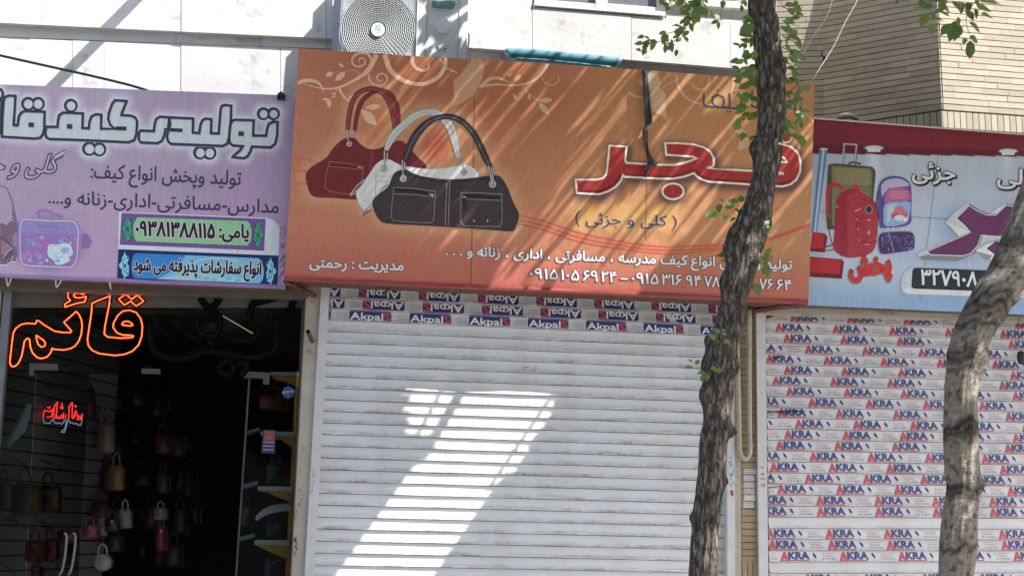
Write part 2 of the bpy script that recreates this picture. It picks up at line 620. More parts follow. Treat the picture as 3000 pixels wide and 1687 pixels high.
nmat('rail_paint', (0.56, 0.56, 0.56), 0.5, var=0.06, scale=8, bump=0.05, dirt=(0.30, 0.27, 0.24), dscale=9, dlo=.62, dhi=.8)
nmat('dark_metal', (0.045, 0.035, 0.03), 0.6, metal=0.3, var=0.3)
nmat('rust_iron', (0.13, 0.055, 0.032), 0.8, metal=0.2, var=0.4, scale=20, bump=0.3, bscale=120)
nmat('beam_brown', (0.12, 0.092, 0.07), 0.75, var=0.25, scale=9, stretch=(1, 1, 6), bump=0.15)
nmat('grey_steel', (0.22, 0.22, 0.23), 0.4, metal=0.6, var=0.15, scale=9)
nmat('brushed_alu', (0.06, 0.06, 0.06), 0.55, metal=0.3, var=0.12, scale=20, stretch=(1, 1, .1))
nmat('chrome', (0.6, 0.6, 0.62), 0.12, metal=1.0, var=0.03)
nmat('dull_chrome', (0.20, 0.20, 0.21), 0.3, metal=1.0, var=0.1)
nmat('pvc_cream', (0.38, 0.34, 0.265), 0.5, var=0.08, scale=10, dirt=(0.25, 0.2, 0.14), dscale=9, dlo=.58, dhi=.75)
nmat('ac_white', (0.68, 0.70, 0.70), 0.4, var=0.03, scale=6)
nmat('ac_grey', (0.36, 0.39, 0.44), 0.5, var=0.04)
nmat('ac_dark', (0.018, 0.022, 0.03), 0.8)
nmat('teal_plastic', (0.09, 0.24, 0.28), 0.35, var=0.12, scale=7, bump=0.05)
nmat('black_cable', (0.02, 0.02, 0.025), 0.5)
nmat('white_cord', (0.62, 0.60, 0.56), 0.7)
nmat('black_cloth', (0.035, 0.033, 0.035), 0.55, var=0.3, scale=30, bump=0.4, bscale=40)
nmat('white_paper', (0.6, 0.6, 0.58), 0.8, var=0.08, scale=30)
nmat('window_frame', (0.62, 0.62, 0.61), 0.45, var=0.04)
nmat('asphalt', (0.06, 0.06, 0.06), 0.9, var=0.2, scale=30, bump=0.4, bscale=200)
nmat('paving', (0.34, 0.32, 0.29), 0.85, var=0.15, scale=4, bump=0.15)
nmat('kerb', (0.36, 0.35, 0.33), 0.85, var=0.12)
nmat('far_wall', (0.30, 0.28, 0.25), 0.85, var=0.1, scale=0.7)
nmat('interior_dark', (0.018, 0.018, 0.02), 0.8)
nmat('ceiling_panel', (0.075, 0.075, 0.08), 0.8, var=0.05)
nmat('slatwall_board', (0.22, 0.235, 0.25), 0.6, var=0.08)
nmat('shelf_white', (0.80, 0.80, 0.76), 0.5, var=0.03)
nmat('orange_board', (0.82, 0.42, 0.06), 0.5, var=0.06)
nmat('ink_dark', (0.07, 0.08, 0.12), 0.8)
nmat('ink_blue', (0.12, 0.18, 0.36), 0.8)
nmat('ink_red', (0.45, 0.10, 0.12), 0.8)
nmat('lump_grey', (0.24, 0.23, 0.22), 0.9, bump=0.5, var=0.3, scale=20)
nmat('beige_steel', (0.40, 0.375, 0.33), 0.6, var=0.08, scale=4, stretch=(1, 1, 4), dirt=(0.16, 0.13, 0.10), dscale=7, dlo=.56, dhi=.72)
nmat('akra_red', alb(154, 66, 76), 0.5, var=0.08)
nmat('akra_blue', alb(52, 60, 104), 0.5, var=0.08)
nmat('akra_grey', alb(136, 138, 142), 0.5, var=0.08)
nmat('akra_pink', alb(186, 118, 118), 0.5, var=0.08)
nmat('akpa_navy', alb(42, 40, 92), 0.5, var=0.08)
nmat('akpa_white', alb(200, 200, 206), 0.5, var=0.03)
nmat('neon_red', (0.5, 0.05, 0.02), 0.4, emit=(1.0, 0.035, 0.010, 1.3))
nmat('neon_core', (0.9, 0.3, 0.05), 0.4, emit=(1.0, 0.20, 0.04, 1.3))
nmat('neon_crimson', (0.5, 0.05, 0.05), 0.4, emit=(1.0, 0.01, 0.02, .45))
nmat('neon_pale', (0.2, 0.25, 0.3), 0.4, emit=(0.35, 0.6, 0.75, 0.05))
nmat('neon_off', (0.006, 0.007, 0.008), 0.9, spec=0.1)
nmat('board_black', (0.004, 0.004, 0.005), 0.9, spec=0.05)

# slats: enamelled steel, dust lodged low on each slat (UV v), specks and streaks
def slat_mat(name, base, dust, amount):
    m, nt, b = newmat(name)
    uv = nt.nodes.new('ShaderNodeUVMap'); sep = nt.nodes.new('ShaderNodeSeparateXYZ')
    nt.links.new(uv.outputs[0], sep.inputs[0])
    oi = nt.nodes.new('ShaderNodeObjectInfo')
    g = nt.nodes.new('ShaderNodeNewGeometry')
    mp = nt.nodes.new('ShaderNodeMapping'); mp.inputs['Scale'].default_value = (1.0, 1, 8)
    nt.links.new(g.outputs['Position'], mp.inputs[0])
    n = nt.nodes.new('ShaderNodeTexNoise'); n.inputs['Scale'].default_value = 5; n.inputs['Detail'].default_value = 8; n.inputs['Roughness'].default_value = .7
    nt.links.new(mp.outputs[0], n.inputs['Vector'])
    mp2 = nt.nodes.new('ShaderNodeMapping'); mp2.inputs['Scale'].default_value = (1, 1, 1)
    nt.links.new(g.outputs['Position'], mp2.inputs[0])
    n2 = nt.nodes.new('ShaderNodeTexNoise'); n2.inputs['Scale'].default_value = 45; n2.inputs['Detail'].default_value = 5
    nt.links.new(mp2.outputs[0], n2.inputs['Vector'])
    cv = nt.nodes.new('ShaderNodeValToRGB'); e = cv.color_ramp.elements
    e[0].position = 0.0; e[0].color = (1, 1, 1, 1); e[1].position = 1.0; e[1].color = (0.05, 0.05, 0.05, 1)
    x = e.new(0.14); x.color = (.85, .85, .85, 1); x = e.new(0.42); x.color = (.15, .15, .15, 1); x = e.new(0.6); x.color = (.0, .0, .0, 1)
    nt.links.new(sep.outputs[1], cv.inputs[0])
    r1 = nt.nodes.new('ShaderNodeMapRange'); r1.inputs['From Min'].default_value = .38; r1.inputs['From Max'].default_value = .66
    nt.links.new(n.outputs[0], r1.inputs[0])
    r2 = nt.nodes.new('ShaderNodeMapRange'); r2.inputs['From Min'].default_value = .35; r2.inputs['From Max'].default_value = .65
    r2.inputs['To Min'].default_value = .45
    nt.links.new(n2.outputs[0], r2.inputs[0])
    a = nt.nodes.new('ShaderNodeMath'); a.operation = 'MULTIPLY'; nt.links.new(cv.outputs[0], a.inputs[0]); nt.links.new(r1.outputs[0], a.inputs[1])
    a2 = nt.nodes.new('ShaderNodeMath'); a2.operation = 'MULTIPLY'; nt.links.new(a.outputs[0], a2.inputs[0]); nt.links.new(r2.outputs[0], a2.inputs[1])
    a3 = nt.nodes.new('ShaderNodeMath'); a3.operation = 'MULTIPLY'; nt.links.new(a2.outputs[0], a3.inputs[0]); a3.inputs[1].default_value = amount
    # rare rust specks
    vo = nt.nodes.new('ShaderNodeTexVoronoi'); vo.inputs['Scale'].default_value = 26
    nt.links.new(g.outputs['Position'], vo.inputs['Vector'])
    rs = nt.nodes.new('ShaderNodeMapRange'); rs.inputs['From Min'].default_value = .10; rs.inputs['From Max'].default_value = .05
    nt.links.new(vo.outputs[0], rs.inputs[0])
    sp = nt.nodes.new('ShaderNodeMath'); sp.operation = 'MULTIPLY'; nt.links.new(rs.outputs[0], sp.inputs[0]); sp.inputs[1].default_value = 0.45
    mx = nt.nodes.new('ShaderNodeMix'); mx.data_type = 'RGBA'
    nt.links.new(a3.outputs[0], mx.inputs['Factor']); mx.inputs[6].default_value = base + (1,); mx.inputs[7].default_value = dust + (1,)
    mx2 = nt.nodes.new('ShaderNodeMix'); mx2.data_type = 'RGBA'
    nt.links.new(sp.outputs[0], mx2.inputs['Factor']); nt.links.new(mx.outputs[2], mx2.inputs[6]); mx2.inputs[7].default_value = (.32, .26, .2, 1)
    n5 = nt.nodes.new('ShaderNodeTexNoise'); n5.inputs['Scale'].default_value = 1.6; n5.inputs['Detail'].default_value = 7
    mp5 = nt.nodes.new('ShaderNodeMapping'); mp5.inputs['Scale'].default_value = (2.2, 1, .7)
    nt.links.new(g.outputs['Position'], mp5.inputs[0]); nt.links.new(mp5.outputs[0], n5.inputs['Vector'])
    r5_ = nt.nodes.new('ShaderNodeMapRange'); r5_.inputs['From Min'].default_value = .48; r5_.inputs['From Max'].default_value = .72; r5_.inputs['To Max'].default_value = .35
    nt.links.new(n5.outputs[0], r5_.inputs[0])
    mx3 = nt.nodes.new('ShaderNodeMix'); mx3.data_type = 'RGBA'; nt.links.new(r5_.outputs[0], mx3.inputs['Factor'])
    nt.links.new(mx2.outputs[2], mx3.inputs[6]); mx3.inputs[7].default_value = (.40, .375, .34, 1); mx2 = mx3
    hs = nt.nodes.new('ShaderNodeHueSaturation'); mr = nt.nodes.new('ShaderNodeMapRange')
    mr.inputs['To Min'].default_value = .96; mr.inputs['To Max'].default_value = 1.04
    nt.links.new(oi.outputs['Random'], mr.inputs[0]); nt.links.new(mr.outputs[0], hs.inputs['Value']); nt.links.new(mx2.outputs[2], hs.inputs['Color'])
    nt.links.new(hs.outputs[0], b.inputs['Base Color'])
    b.inputs['Roughness'].default_value = 0.42
    M[name] = m
slat_mat('slat_enamel', (0.68, 0.685, 0.70), (0.26, 0.245, 0.23), 1.5)
slat_mat('slat_enamel_clean', (0.66, 0.66, 0.665), (0.33, 0.31, 0.28), 1.1)

# shop glass: dark tinted transparent plus mirror
m, nt, b = newmat('shop_glass')
nt.nodes.remove(b)
tr = nt.nodes.new('ShaderNodeBsdfTransparent'); tr.inputs[0].default_value = (0.60, 0.62, 0.62, 1)
gl = nt.nodes.new('ShaderNodeBsdfGlossy'); gl.inputs['Roughness'].default_value = 0.02; gl.inputs[0].default_value = (.8, .8, .8, 1)
fr = nt.nodes.new('ShaderNodeFresnel'); fr.inputs[0].default_value = 1.5
ms = nt.nodes.new('ShaderNodeMixShader')
gq = nt.nodes.new('ShaderNodeNewGeometry'); iv = nt.nodes.new('ShaderNodeMath'); iv.operation = 'SUBTRACT'; iv.inputs[0].default_value = 1.0
nt.links.new(gq.outputs['Backfacing'], iv.inputs[1])
fm_ = nt.nodes.new('ShaderNodeMath'); fm_.operation = 'MULTIPLY'; nt.links.new(fr.outputs[0], fm_.inputs[0]); nt.links.new(iv.outputs[0], fm_.inputs[1])
nt.links.new(fm_.outputs[0], ms.inputs[0]); nt.links.new(tr.outputs[0], ms.inputs[1]); nt.links.new(gl.outputs[0], ms.inputs[2])
nt.links.new(ms.outputs[0], nt.nodes['Material Output'].inputs[0])
M['glass'] = m
nmat('window_glass', (0.16, 0.18, 0.21), 0.08, var=0.25, scale=5)

# leaves
def leaf_mat(name, c1, c2, tcol):
    m, nt, b = newmat(name)
    oi = nt.nodes.new('ShaderNodeObjectInfo'); g = nt.nodes.new('ShaderNodeNewGeometry')
    ad = nt.nodes.new('ShaderNodeMath'); ad.operation = 'ADD'
    nt.links.new(oi.outputs['Random'], ad.inputs[0]); nt.links.new(g.outputs['Random Per Island'], ad.inputs[1])
    fc = nt.nodes.new('ShaderNodeMath'); fc.operation = 'FRACT'; nt.links.new(ad.outputs[0], fc.inputs[0])
    r = nt.nodes.new('ShaderNodeValToRGB'); r.color_ramp.elements[0].color = c1 + (1,); r.color_ramp.elements[1].color = c2 + (1,)
    nt.links.new(fc.outputs[0], r.inputs[0])
    nt.links.new(r.outputs[0], b.inputs['Base Color']); b.inputs['Roughness'].default_value = .5
    tl = nt.nodes.new('ShaderNodeBsdfTranslucent'); tl.inputs[0].default_value = tcol + (1,)
    ms = nt.nodes.new('ShaderNodeMixShader'); ms.inputs[0].default_value = 0.38
    nt.links.new(b.outputs[0], ms.inputs[1]); nt.links.new(tl.outputs[0], ms.inputs[2])
    nt.links.new(ms.outputs[0], nt.nodes['Material Output'].inputs[0])
    M[name] = m
leaf_mat('leaf_green', (0.045, 0.10, 0.025), (0.14, 0.22, 0.05), (0.26, 0.38, 0.06))
leaf_mat('crown_green', (0.03, 0.07, 0.02), (0.06, 0.12, 0.03), (0.08, 0.14, 0.03))

# bark: furrowed grey brown
def bark_mat(name, light, dark, stretch, scale, bump, crack):
    m, nt, b = newmat(name)
    g = nt.nodes.new('ShaderNodeNewGeometry')
    mp = nt.nodes.new('ShaderNodeMapping'); mp.inputs['Scale'].default_value = stretch
    nt.links.new(g.outputs['Position'], mp.inputs[0])
    n = nt.nodes.new('ShaderNodeTexNoise'); n.inputs['Scale'].default_value = scale; n.inputs['Detail'].default_value = 9; n.inputs['Roughness'].default_value = .72
    nt.links.new(mp.outputs[0], n.inputs['Vector'])
    r = nt.nodes.new('ShaderNodeValToRGB'); r.color_ramp.elements[0].position = .38; r.color_ramp.elements[1].position = .64
    r.color_ramp.elements[0].color = dark + (1,); r.color_ramp.elements[1].color = light + (1,)
    nt.links.new(n.outputs[0], r.inputs[0])
    at = nt.nodes.new('ShaderNodeAttribute'); at.attribute_name = 'Col'
    mu = nt.nodes.new('ShaderNodeMix'); mu.data_type = 'RGBA'; mu.blend_type = 'MULTIPLY'; mu.inputs['Factor'].default_value = 1
    nt.links.new(r.outputs[0], mu.inputs[6]); nt.links.new(at.outputs['Color'], mu.inputs[7])
    nt.links.new(mu.outputs[2], b.inputs['Base Color']); b.inputs['Roughness'].default_value = .9
    b.inputs['Specular IOR Level'].default_value = .2
    vo = nt.nodes.new('ShaderNodeTexVoronoi'); vo.feature = 'DISTANCE_TO_EDGE'; vo.inputs['Scale'].default_value = scale * .75
    wp = nt.nodes.new('ShaderNodeVectorMath'); wp.operation = 'MULTIPLY_ADD'; wp.inputs[1].default_value = (.05, .05, .05)
    nt.links.new(n.outputs['Color'], wp.inputs[0]); nt.links.new(mp.outputs[0], wp.inputs[2]); nt.links.new(wp.outputs[0], vo.inputs['Vector'])
    mv = nt.nodes.new('ShaderNodeMapRange'); mv.inputs['From Max'].default_value = .16; nt.links.new(vo.outputs[0], mv.inputs[0])
    hm = nt.nodes.new('ShaderNodeMath'); hm.operation = 'MULTIPLY_ADD'; hm.inputs[1].default_value = .5
    nt.links.new(mv.outputs[0], hm.inputs[0]); nt.links.new(n.outputs[0], hm.inputs[2])
    ck = nt.nodes.new('ShaderNodeMapRange'); ck.inputs['To Min'].default_value = crack; nt.links.new(mv.outputs[0], ck.inputs[0])
    m3 = nt.nodes.new('ShaderNodeVectorMath'); m3.operation = 'SCALE'; nt.links.new(mu.outputs[2], m3.inputs[0]); nt.links.new(ck.outputs[0], m3.inputs['Scale'])
    nt.links.new(m3.outputs[0], b.inputs['Base Color'])
    bp = nt.nodes.new('ShaderNodeBump'); bp.inputs['Strength'].default_value = bump; bp.inputs['Distance'].default_value = .012
    nt.links.new(hm.outputs[0], bp.inputs['Height']); nt.links.new(bp.outputs[0], b.inputs['Normal'])
    M[name] = m
bark_mat('bark_furrowed', (0.30, 0.255, 0.215), (0.085, 0.068, 0.056), (1, 1, .3), 60, 1.0, .5)
bark_mat('bark_pale', (0.30, 0.265, 0.225), (0.19, 0.165, 0.135), (1, 1, 3.0), 22, 0.35, .9)
# ------------------------------------------------------------------ ground, road, the other side of the street
def struct(name, mb, mat):
    o = mb.build(name, mat); o['kind'] = 'structure'; return o
b = MB(); b.box((0, -3.0, -0.05), (60, 9.0, 0.1)); struct('pavement', b, M['paving'])
b = MB(); b.box((0, -7.65, -0.06), (60, 0.18, 0.16)); struct('kerb', b, M['kerb'])
b = MB(); b.add([(-200, -200, -0.16), (200, -200, -0.16), (200, 200, -0.16), (-200, 200, -0.16)], [(0, 1, 2, 3)]); struct('ground', b, M['paving'])
b = MB(); b.box((0, -13.2, -0.10), (80, 10.9, 0.04)); struct('road', b, M['asphalt'])

far = thing('far_building', 'pale plastered building across the street with rows of dark windows', 'building', (0, -26, 0))
b = MB(); b.box((0, -27, 4.5), (46, 2, 9)); b.build('wall', M['far_wall'], far)
wb = MB(); wb.box((0, 0, 0.75), (1.6, 0.08, 1.5)); w0 = wb.build('window', M['window_glass'], far)
w0.location = (-19, -25.97, 4.2)
for k in range(1, 24):
    w = w0.copy(); COL.objects.link(w); w.location = (-19 + (k % 12) * 3.4, -25.97, 4.2 + 2.9 * (k // 12)); w.parent = far

# ------------------------------------------------------------------ marble-clad facade
fac = thing('marble_building', 'upper storey clad in sunlit white marble slabs above the shop signs', 'building', cast(1200, 700, 0.3))
def slab_row(top, bot, joints, Y, D, gap=1.2):
    """marble slabs between two pixel polylines, cut at x positions"""
    def yat(pl, x):
        for a, c in zip(pl[:-1], pl[1:]):
            if x <= c[0]: return a[1] + (c[1] - a[1]) * (x - a[0]) / (c[0] - a[0])
        a, c = pl[-2], pl[-1]
        return a[1] + (c[1] - a[1]) * (x - a[0]) / (c[0] - a[0])
    for x0, x1 in zip(joints[:-1], joints[1:]):
        mb = MB(); yy = Y + rnd.uniform(-.003, .003)
        g = gap * 0.5
        mb.pxbox([(x0 + g, yat(bot, x0)), (x1 - g, yat(bot, x1)), (x1 - g, yat(top, x1)), (x0 + g, yat(top, x0))], yy, D)
        mb.build('marble_slab', M['marble'], fac)
led_t = [(-460, 40), (-80, 64), (0, 69), (955, 114), (1460, 146), (2330, 216)]
led_b = [(-460, 81), (-80, 105), (0, 111), (955, 143), (1370, 170), (2330, 262)]
top_ = [(-80, -420), (2330, -420)]
jU = [-460, -80, 119, 531, 955, 1280, 1560]
slab_row([(-460, -200), (2330, -130)], [(x, y - 1) for x, y in led_t], jU, -0.085, 0.10)
slab_row([(-460, -450), (2330, -380)], [(-460, -203), (2330, -133)], [-460, -80, 300, 800, 1250, 1560], -0.082, 0.10)
# under the window and to its right the upper slabs stop at the sill
sill = [(1560, 6), (1945, 37), (2330, 66)]
slab_row([(1560, 22), (1945, 55), (2330, 84)], [(x, y - 1) for x, y in led_t], [1560, 1850, 2140, 2275], -0.085, 0.10)
slab_row([(1945, 40), (2330, 70)], [(1945, 54), (2330, 83)], [1952, 2112, 2275], -0.05, 0.06)
slab_row([(1945, -400), (2330, -400)], [(1945, 8), (2100, 20), (2330, 38)], [1952, 2150, 2275], -0.09, 0.10)
slab_row([(1945, 9), (2100, 21), (2330, 39)], [(1945, 39), (2330, 69)], [1952, 2112, 2142, 2275], -0.05, 0.06)
slab_row(led_t, led_b, [-460, -80, 516, 762, 956, 1250, 1470, 1850, 2275], -0.034, 0.05)
low_t = [(x, y + 1.2) for x, y in led_b]
low_b = [(-460, 350), (2330, 480)]
slab_row(low_t, low_b, [-460, -80, 213, 305, 530, 822, 1100, 1400, 1760, 2100, 2275], -0.045, 0.06)
b = MB(); b.pxbox([(-480, 900), (2268, 900), (2268, -450), (-480, -450)], 0.02, 0.25); b.build('backing_wall', M['mortar'], fac)
b = MB(); b.box((-1.6, 2.95, 5.2), (8.2, 5.3, 3.9)); b.build('upper_storey', M['far_wall'], fac)

# upper window
wnd = MB()
def seg(a, c, up0, up1, Y, D): wnd.pxbox([(a, up0(a)), (c, up0(c)), (c, up1(c)), (a, up1(a))], Y, D)
sl_y = lambda x: 6 + (x - 1560) * 0.0805
win = thing('upper_window', 'white framed window at the top of the marble wall, only its sill in view', 'window', cast(1750, 10, -0.06))
seg(1566, 1950, lambda x: sl_y(x) + 10, lambda x: sl_y(x) - 2, -0.10, 0.1)
wnd.build('sill', M['marble'], win); wnd = MB()
for a, c in ((1566, 1584), (1746, 1780), (1926, 1950)):
    seg(a, c, lambda x: sl_y(x) - 2.5, lambda x: sl_y(x) - 420, -0.05, 0.06)
seg(1584, 1746, lambda x: sl_y(x) - 2.5, lambda x: sl_y(x) - 9, -0.046, 0.05)
seg(1780, 1926, lambda x: sl_y(x) - 2.5, lambda x: sl_y(x) - 13, -0.046, 0.05)
wnd.build('frame', M['window_frame'], win)
for a, c, d in ((1584, 1746, 9), (1780, 1926, 13)):
    wnd = MB(); seg(a, c, lambda x: sl_y(x) - d, lambda x: sl_y(x) - 420, -0.02, 0.01); wnd.build('pane', M['window_glass'], win)

# ------------------------------------------------------------------ brick bay at the right
bay = thing('brick_building', 'beige brick building with an angled bay above the right hand sign', 'building', cast(2700, 600, 0.2))
yA = cast(2416, 339.6, 0.8)                     # concave corner
yB = castz(2759, 289, yA.z)                       # convex corner, same course
PA = Vector((yA.x, yA.y, 0)); PB = Vector((yB.x, yB.y, 0))
z_top = cast(2411, 290, yA.y).z
hC = (cast(2399, 167 - 0.0, yA.y).z - yA.z) / 10.03     # course height from the photograph: ten courses
L_end = cast(2235, 200, yA.y + 0.13)
PL = Vector((L_end.x, L_end.y, 0))
PR = PB + Vector((1.5, 0.02, 0))
ubm = MB(); ubm.box((0.5, 0.5, 0.5), (1, 1, 1)); unit = None
def unit_mesh(name, mat):
    me = bpy.data.meshes.new(name)
    v = [(0, 0, 0), (1, 0, 0), (1, 0, 1), (0, 0, 1), (0, 1, 0), (1, 1, 0), (1, 1, 1), (0, 1, 1)]
    e = 0.04
    me.from_pydata(v, [], [(0, 1, 2, 3), (7, 6, 5, 4), (0, 4, 5, 1), (1, 5, 6, 2), (2, 6, 7, 3), (3, 7, 4, 0)])
    me.materials.append(M[mat]); return me
brick_me = unit_mesh('brick', 'tile_brick')
def brick_box(name, me, p, d, w, h, depth, parent):
    o = bpy.data.objects.new(name, me); COL.objects.link(o)
    n = Vector((-d.y, d.x, 0))
    o.location = p; o.scale = (w, depth, h)
    o.rotation_euler = (0, 0, math.atan2(d.y, d.x))
    put(o, parent); return o
def face(P, Q, z0, ncourse, bl, seed, jz=0.0068):
    r = random.Random(seed)
    L = (Q - P).length; d = (Q - P).normalized()
    for k in range(ncourse):
        z = z0 + k * hC
        x = -r.uniform(0, bl) if k % 2 else -r.uniform(0, bl)
        while x < L:
            a = max(0, x); c = min(L, x + bl)
            if c - a > 0.02:
                p = P + d * (a + 0.001)
                brick_box('brick', brick_me, Vector((p.x, p.y, z + jz)) + Vector((d.y, -d.x, 0)) * (0.014 + r.uniform(-.0015, .0015)), d,
                          c - a - 0.0012, hC - jz, 0.05, bay)
            x += bl
zsold = (PB.y - CAM.y) / ray(2757, 325).y * ray(2757, 325).z + CAM.z     # top of soldier course at the convex corner
blm = (PB - PA).length / 4.15
ntop = 24
face(PL, PA, zsold - 1 * hC, ntop, blm, 1)
face(PA, PB + (PB - PA).normalized() * .014, zsold, ntop - 1, blm, 2)
face(PB - (PR - PB).normalized() * .012, PR, zsold, ntop - 1, blm * 1.0, 3)
# soldier course
def soldiers(P, Q, z1, h, w, rev=False):
    L = (Q - P).length; d = (Q - P).normalized(); n = int(L / w)
    for i in range(n):
        p = Q - d * ((i + 1) * w) if rev else P + d * (i * w)
        brick_box('brick', brick_me, Vector((p.x, p.y, z1 - h)) + Vector((d.y, -d.x, 0)) * 0.014, d, w - 0.006, h - 0.006, 0.05, bay)
soldiers(PA + (PB - PA) * 0.3, PB + (PB - PA).normalized() * .014, zsold, blm * 0.62, hC * 1.02, True)
soldiers(PB - Vector((.012, 0, 0)), PB + Vector((1.2, 0.015, 0)), zsold, blm * 0.62, hC * 1.02)
b = MB()
prof = [PL, PA, PB, PR]
n_ = len(prof)
zb, zt = zsold - blm * 0.63, zsold + 30 * hC
vs = [Vector((p.x, p.y + 0.004, zb)) for p in prof] + [Vector((p.x, p.y + 0.004, zt)) for p in prof] + \
     [Vector((PR.x, 1.0, zb)), Vector((PL.x, 1.0, zb)), Vector((PR.x, 1.0, zt)), Vector((PL.x, 1.0, zt))]
b.add(vs, [(0, 1, 5, 4), (1, 2, 6, 5), (2, 3, 7, 6), (0, 9, 8, 3, 2, 1), (4, 5, 6, 7, 10, 11), (3, 8, 10, 7), (9, 0, 4, 11)])
b.build('backing_wall', M['mortar'], bay)

# ------------------------------------------------------------------ pilasters between the shops
def zline(x0, y0, x1, y1): return lambda y: x0 + (x1 - x0) * (y - y0) / (y1 - y0)
pl = thing('plaster_pilaster', 'cream plaster pilaster with scribbled numbers between the open shop and the white shutter', 'pilaster', cast(890, 1687, 0))
b = MB(); b.pxbox([(846, 1760), (895, 1760), (948, 780), (898, 780)], -0.055, 0.3); b.build('shaft', M['cream_plaster'], pl)
b = MB(); b.pxbox([(846, 1760), (849, 1760), (901, 780), (898, 780)], -0.060, 0.02); b.build('rusty_edge', M['rust_iron'], pl)
def scribble(T, strokes, w, mat, Y, name, parent):
    mb = MB()
    for s in strokes:
        pts = [T(*p) for p in s]
        mb.tube([cast(x, y, Y) for x, y in pts], w * 8 / FPX / 2, 4)
    return mb.build(name, M[mat], parent)
T5 = crop(640, 1050, 0.44)
scribble(T5, [[(505, 1195), (525, 1250), (508, 1190)], [(500, 1215), (527, 1210)], [(503, 1240), (520, 1260), (524, 1275)],
              [(500, 1285), (518, 1305)], [(510, 1215), (520, 1185)]], 2.2, 'ink_dark', -0.058, 'handwriting', pl)
scribble(T5, [[(510, 1060), (520, 1075)], [(508, 1030), (525, 1045), (515, 1052)], [(525, 1000), (515, 1015), (530, 1020)], [(530, 980), (545, 950), (540, 985)],
              [(540, 930), (560, 940)], [(535, 865), (548, 880), (538, 890)], [(548, 905), (563, 912)], [(555, 590), (575, 595), (562, 610)],
              [(545, 745), (552, 760)]], 1.3, 'ink_dark', -0.058, 'handwriting', pl)

bp_ = thing('brick_pilaster', 'narrow pilaster of yellow brown bricks between the two roller shutters', 'pilaster', cast(2195, 1687, 0))
old_me = unit_mesh('brick', 'old_brick')
b = MB(); b.pxbox([(2170, 1780), (2222, 1780), (2216, 780), (2166, 780)], -0.03, 0.3); b.build('shaft', M['mortar'], bp_)
b = MB(); b.pxbox([(2154, 1780), (2173, 1780), (2168, 780), (2150, 780)], -0.05, 0.3); b.build('plaster_strip', M['cream_plaster'], bp_)
xl = zline(2168, 780, 2174.5, 1687); xr = zline(2214, 780, 2219, 1687)
y = 800.0; ys = []
while y < 1636:
    h = 19.6 * (0.955 if y < 1100 else 1.0)
    a, c = y, y + h - 1.9
    P = [cast(xl(c), c, -0.045), cast(xr(c), c, -0.045), cast(xr(a), a, -0.045), cast(xl(a), a, -0.045)]
    w = (P[1] - P[0]).length; hh = P[3].z - P[0].z
    brick_box('brick', old_me, P[0] + Vector((0, rnd.uniform(-.002, .002), 0)), Vector((1, 0, 0)), w, hh, 0.03, bp_)
    ys.append((a, c)); y += h
for i in range(3):
    a0 = 2176 + i * 15.5
    P = [cast(a0, 1720, -0.045), cast(a0 + 13.5, 1720, -0.045), cast(a0 + 13.5, 1645, -0.045)]
    brick_box('brick', old_me, P[0], Vector((1, 0, 0)), (P[1] - P[0]).length, P[2].z - P[0].z, 0.03, bp_)
T8 = crop(2060, 1240, 0.3086)
for i, (a, c, x0, x1) in enumerate(((430, 475, 390, 500), (492, 540, 388, 484), (557, 605, 390, 484), (618, 665, 392, 488), (677, 730, 390, 492), (742, 796, 384, 482))):
    mb = MB(); mb.pxbox([T8(x0, c), T8(x1, c), T8(x1 - 2, a), T8(x0 - 2, a)], -0.0475, 0.004)
    pp = mb.build('paper_notice', M['white_paper'], bp_)
    ln = []
    for q in range(1 if i == 4 else 2):
        yy = a + 12 + q * 20; xx = x0 + 8
        if i == 4: yy = a + 6; xx = x0 + 30
        s = []
        while xx < x1 - (40 if i == 4 else 8):
            s.append((xx, yy + rnd.uniform(-4, 5))); xx += rnd.uniform(3, 7)
        ln.append(s)
    scribble(T8, ln, 0.9 if i else 1.1, 'ink_dark', -0.0485, 'writing', pp)

# ------------------------------------------------------------------ roller shutters
PITCH_PROFILE = [(0.032, 0.0140), (0.055, 0.0172), (0.13, 0.0168), (0.30, 0.0132), (0.48, 0.0090), (0.64, 0.0062), (0.82, 0.0050), (0.97, 0.0046), (1.0, 0.0040)]
def prof_d(v):
    if v < PITCH_PROFILE[0][0]: return PITCH_PROFILE[0][1]
    for (a, da), (c, dc) in zip(PITCH_PROFILE[:-1], PITCH_PROFILE[1:]):
        if v <= c: return da + (dc - da) * (v - a) / (c - a)
    return PITCH_PROFILE[-1][1]
class Shutter:
    def __init__(s, l0, l1, r0, r1, n, xL, xR):
        """l0,r0: pixel points of joint 0 at left and right; l1,r1: joint n; xL/xR: px->x of the shutter's edges"""
        s.l0, s.l1, s.r0, s.r1 = [cast(*p, 0.0) for p in (l0, l1, r0, r1)]
        s.n = n; s.xL = xL; s.xR = xR
    def z(s, k, X):
        a = s.l0.lerp(s.l1, k / s.n); c = s.r0.lerp(s.r1, k / s.n)
        return a.z + (c.z - a.z) * (X - a.x) / (c.x - a.x)
    def pt(s, k, X, v, off=0.0):
        """slat k hangs between joint k-1 (v=1) and joint k (v=0)"""
        z0 = s.z(k, X); z1 = s.z(k - 1, X)
        return Vector((X, -prof_d(v) - off, z0 + (z1 - z0) * v))
def xworld(px, py): return cast(px, py, 0.0).x
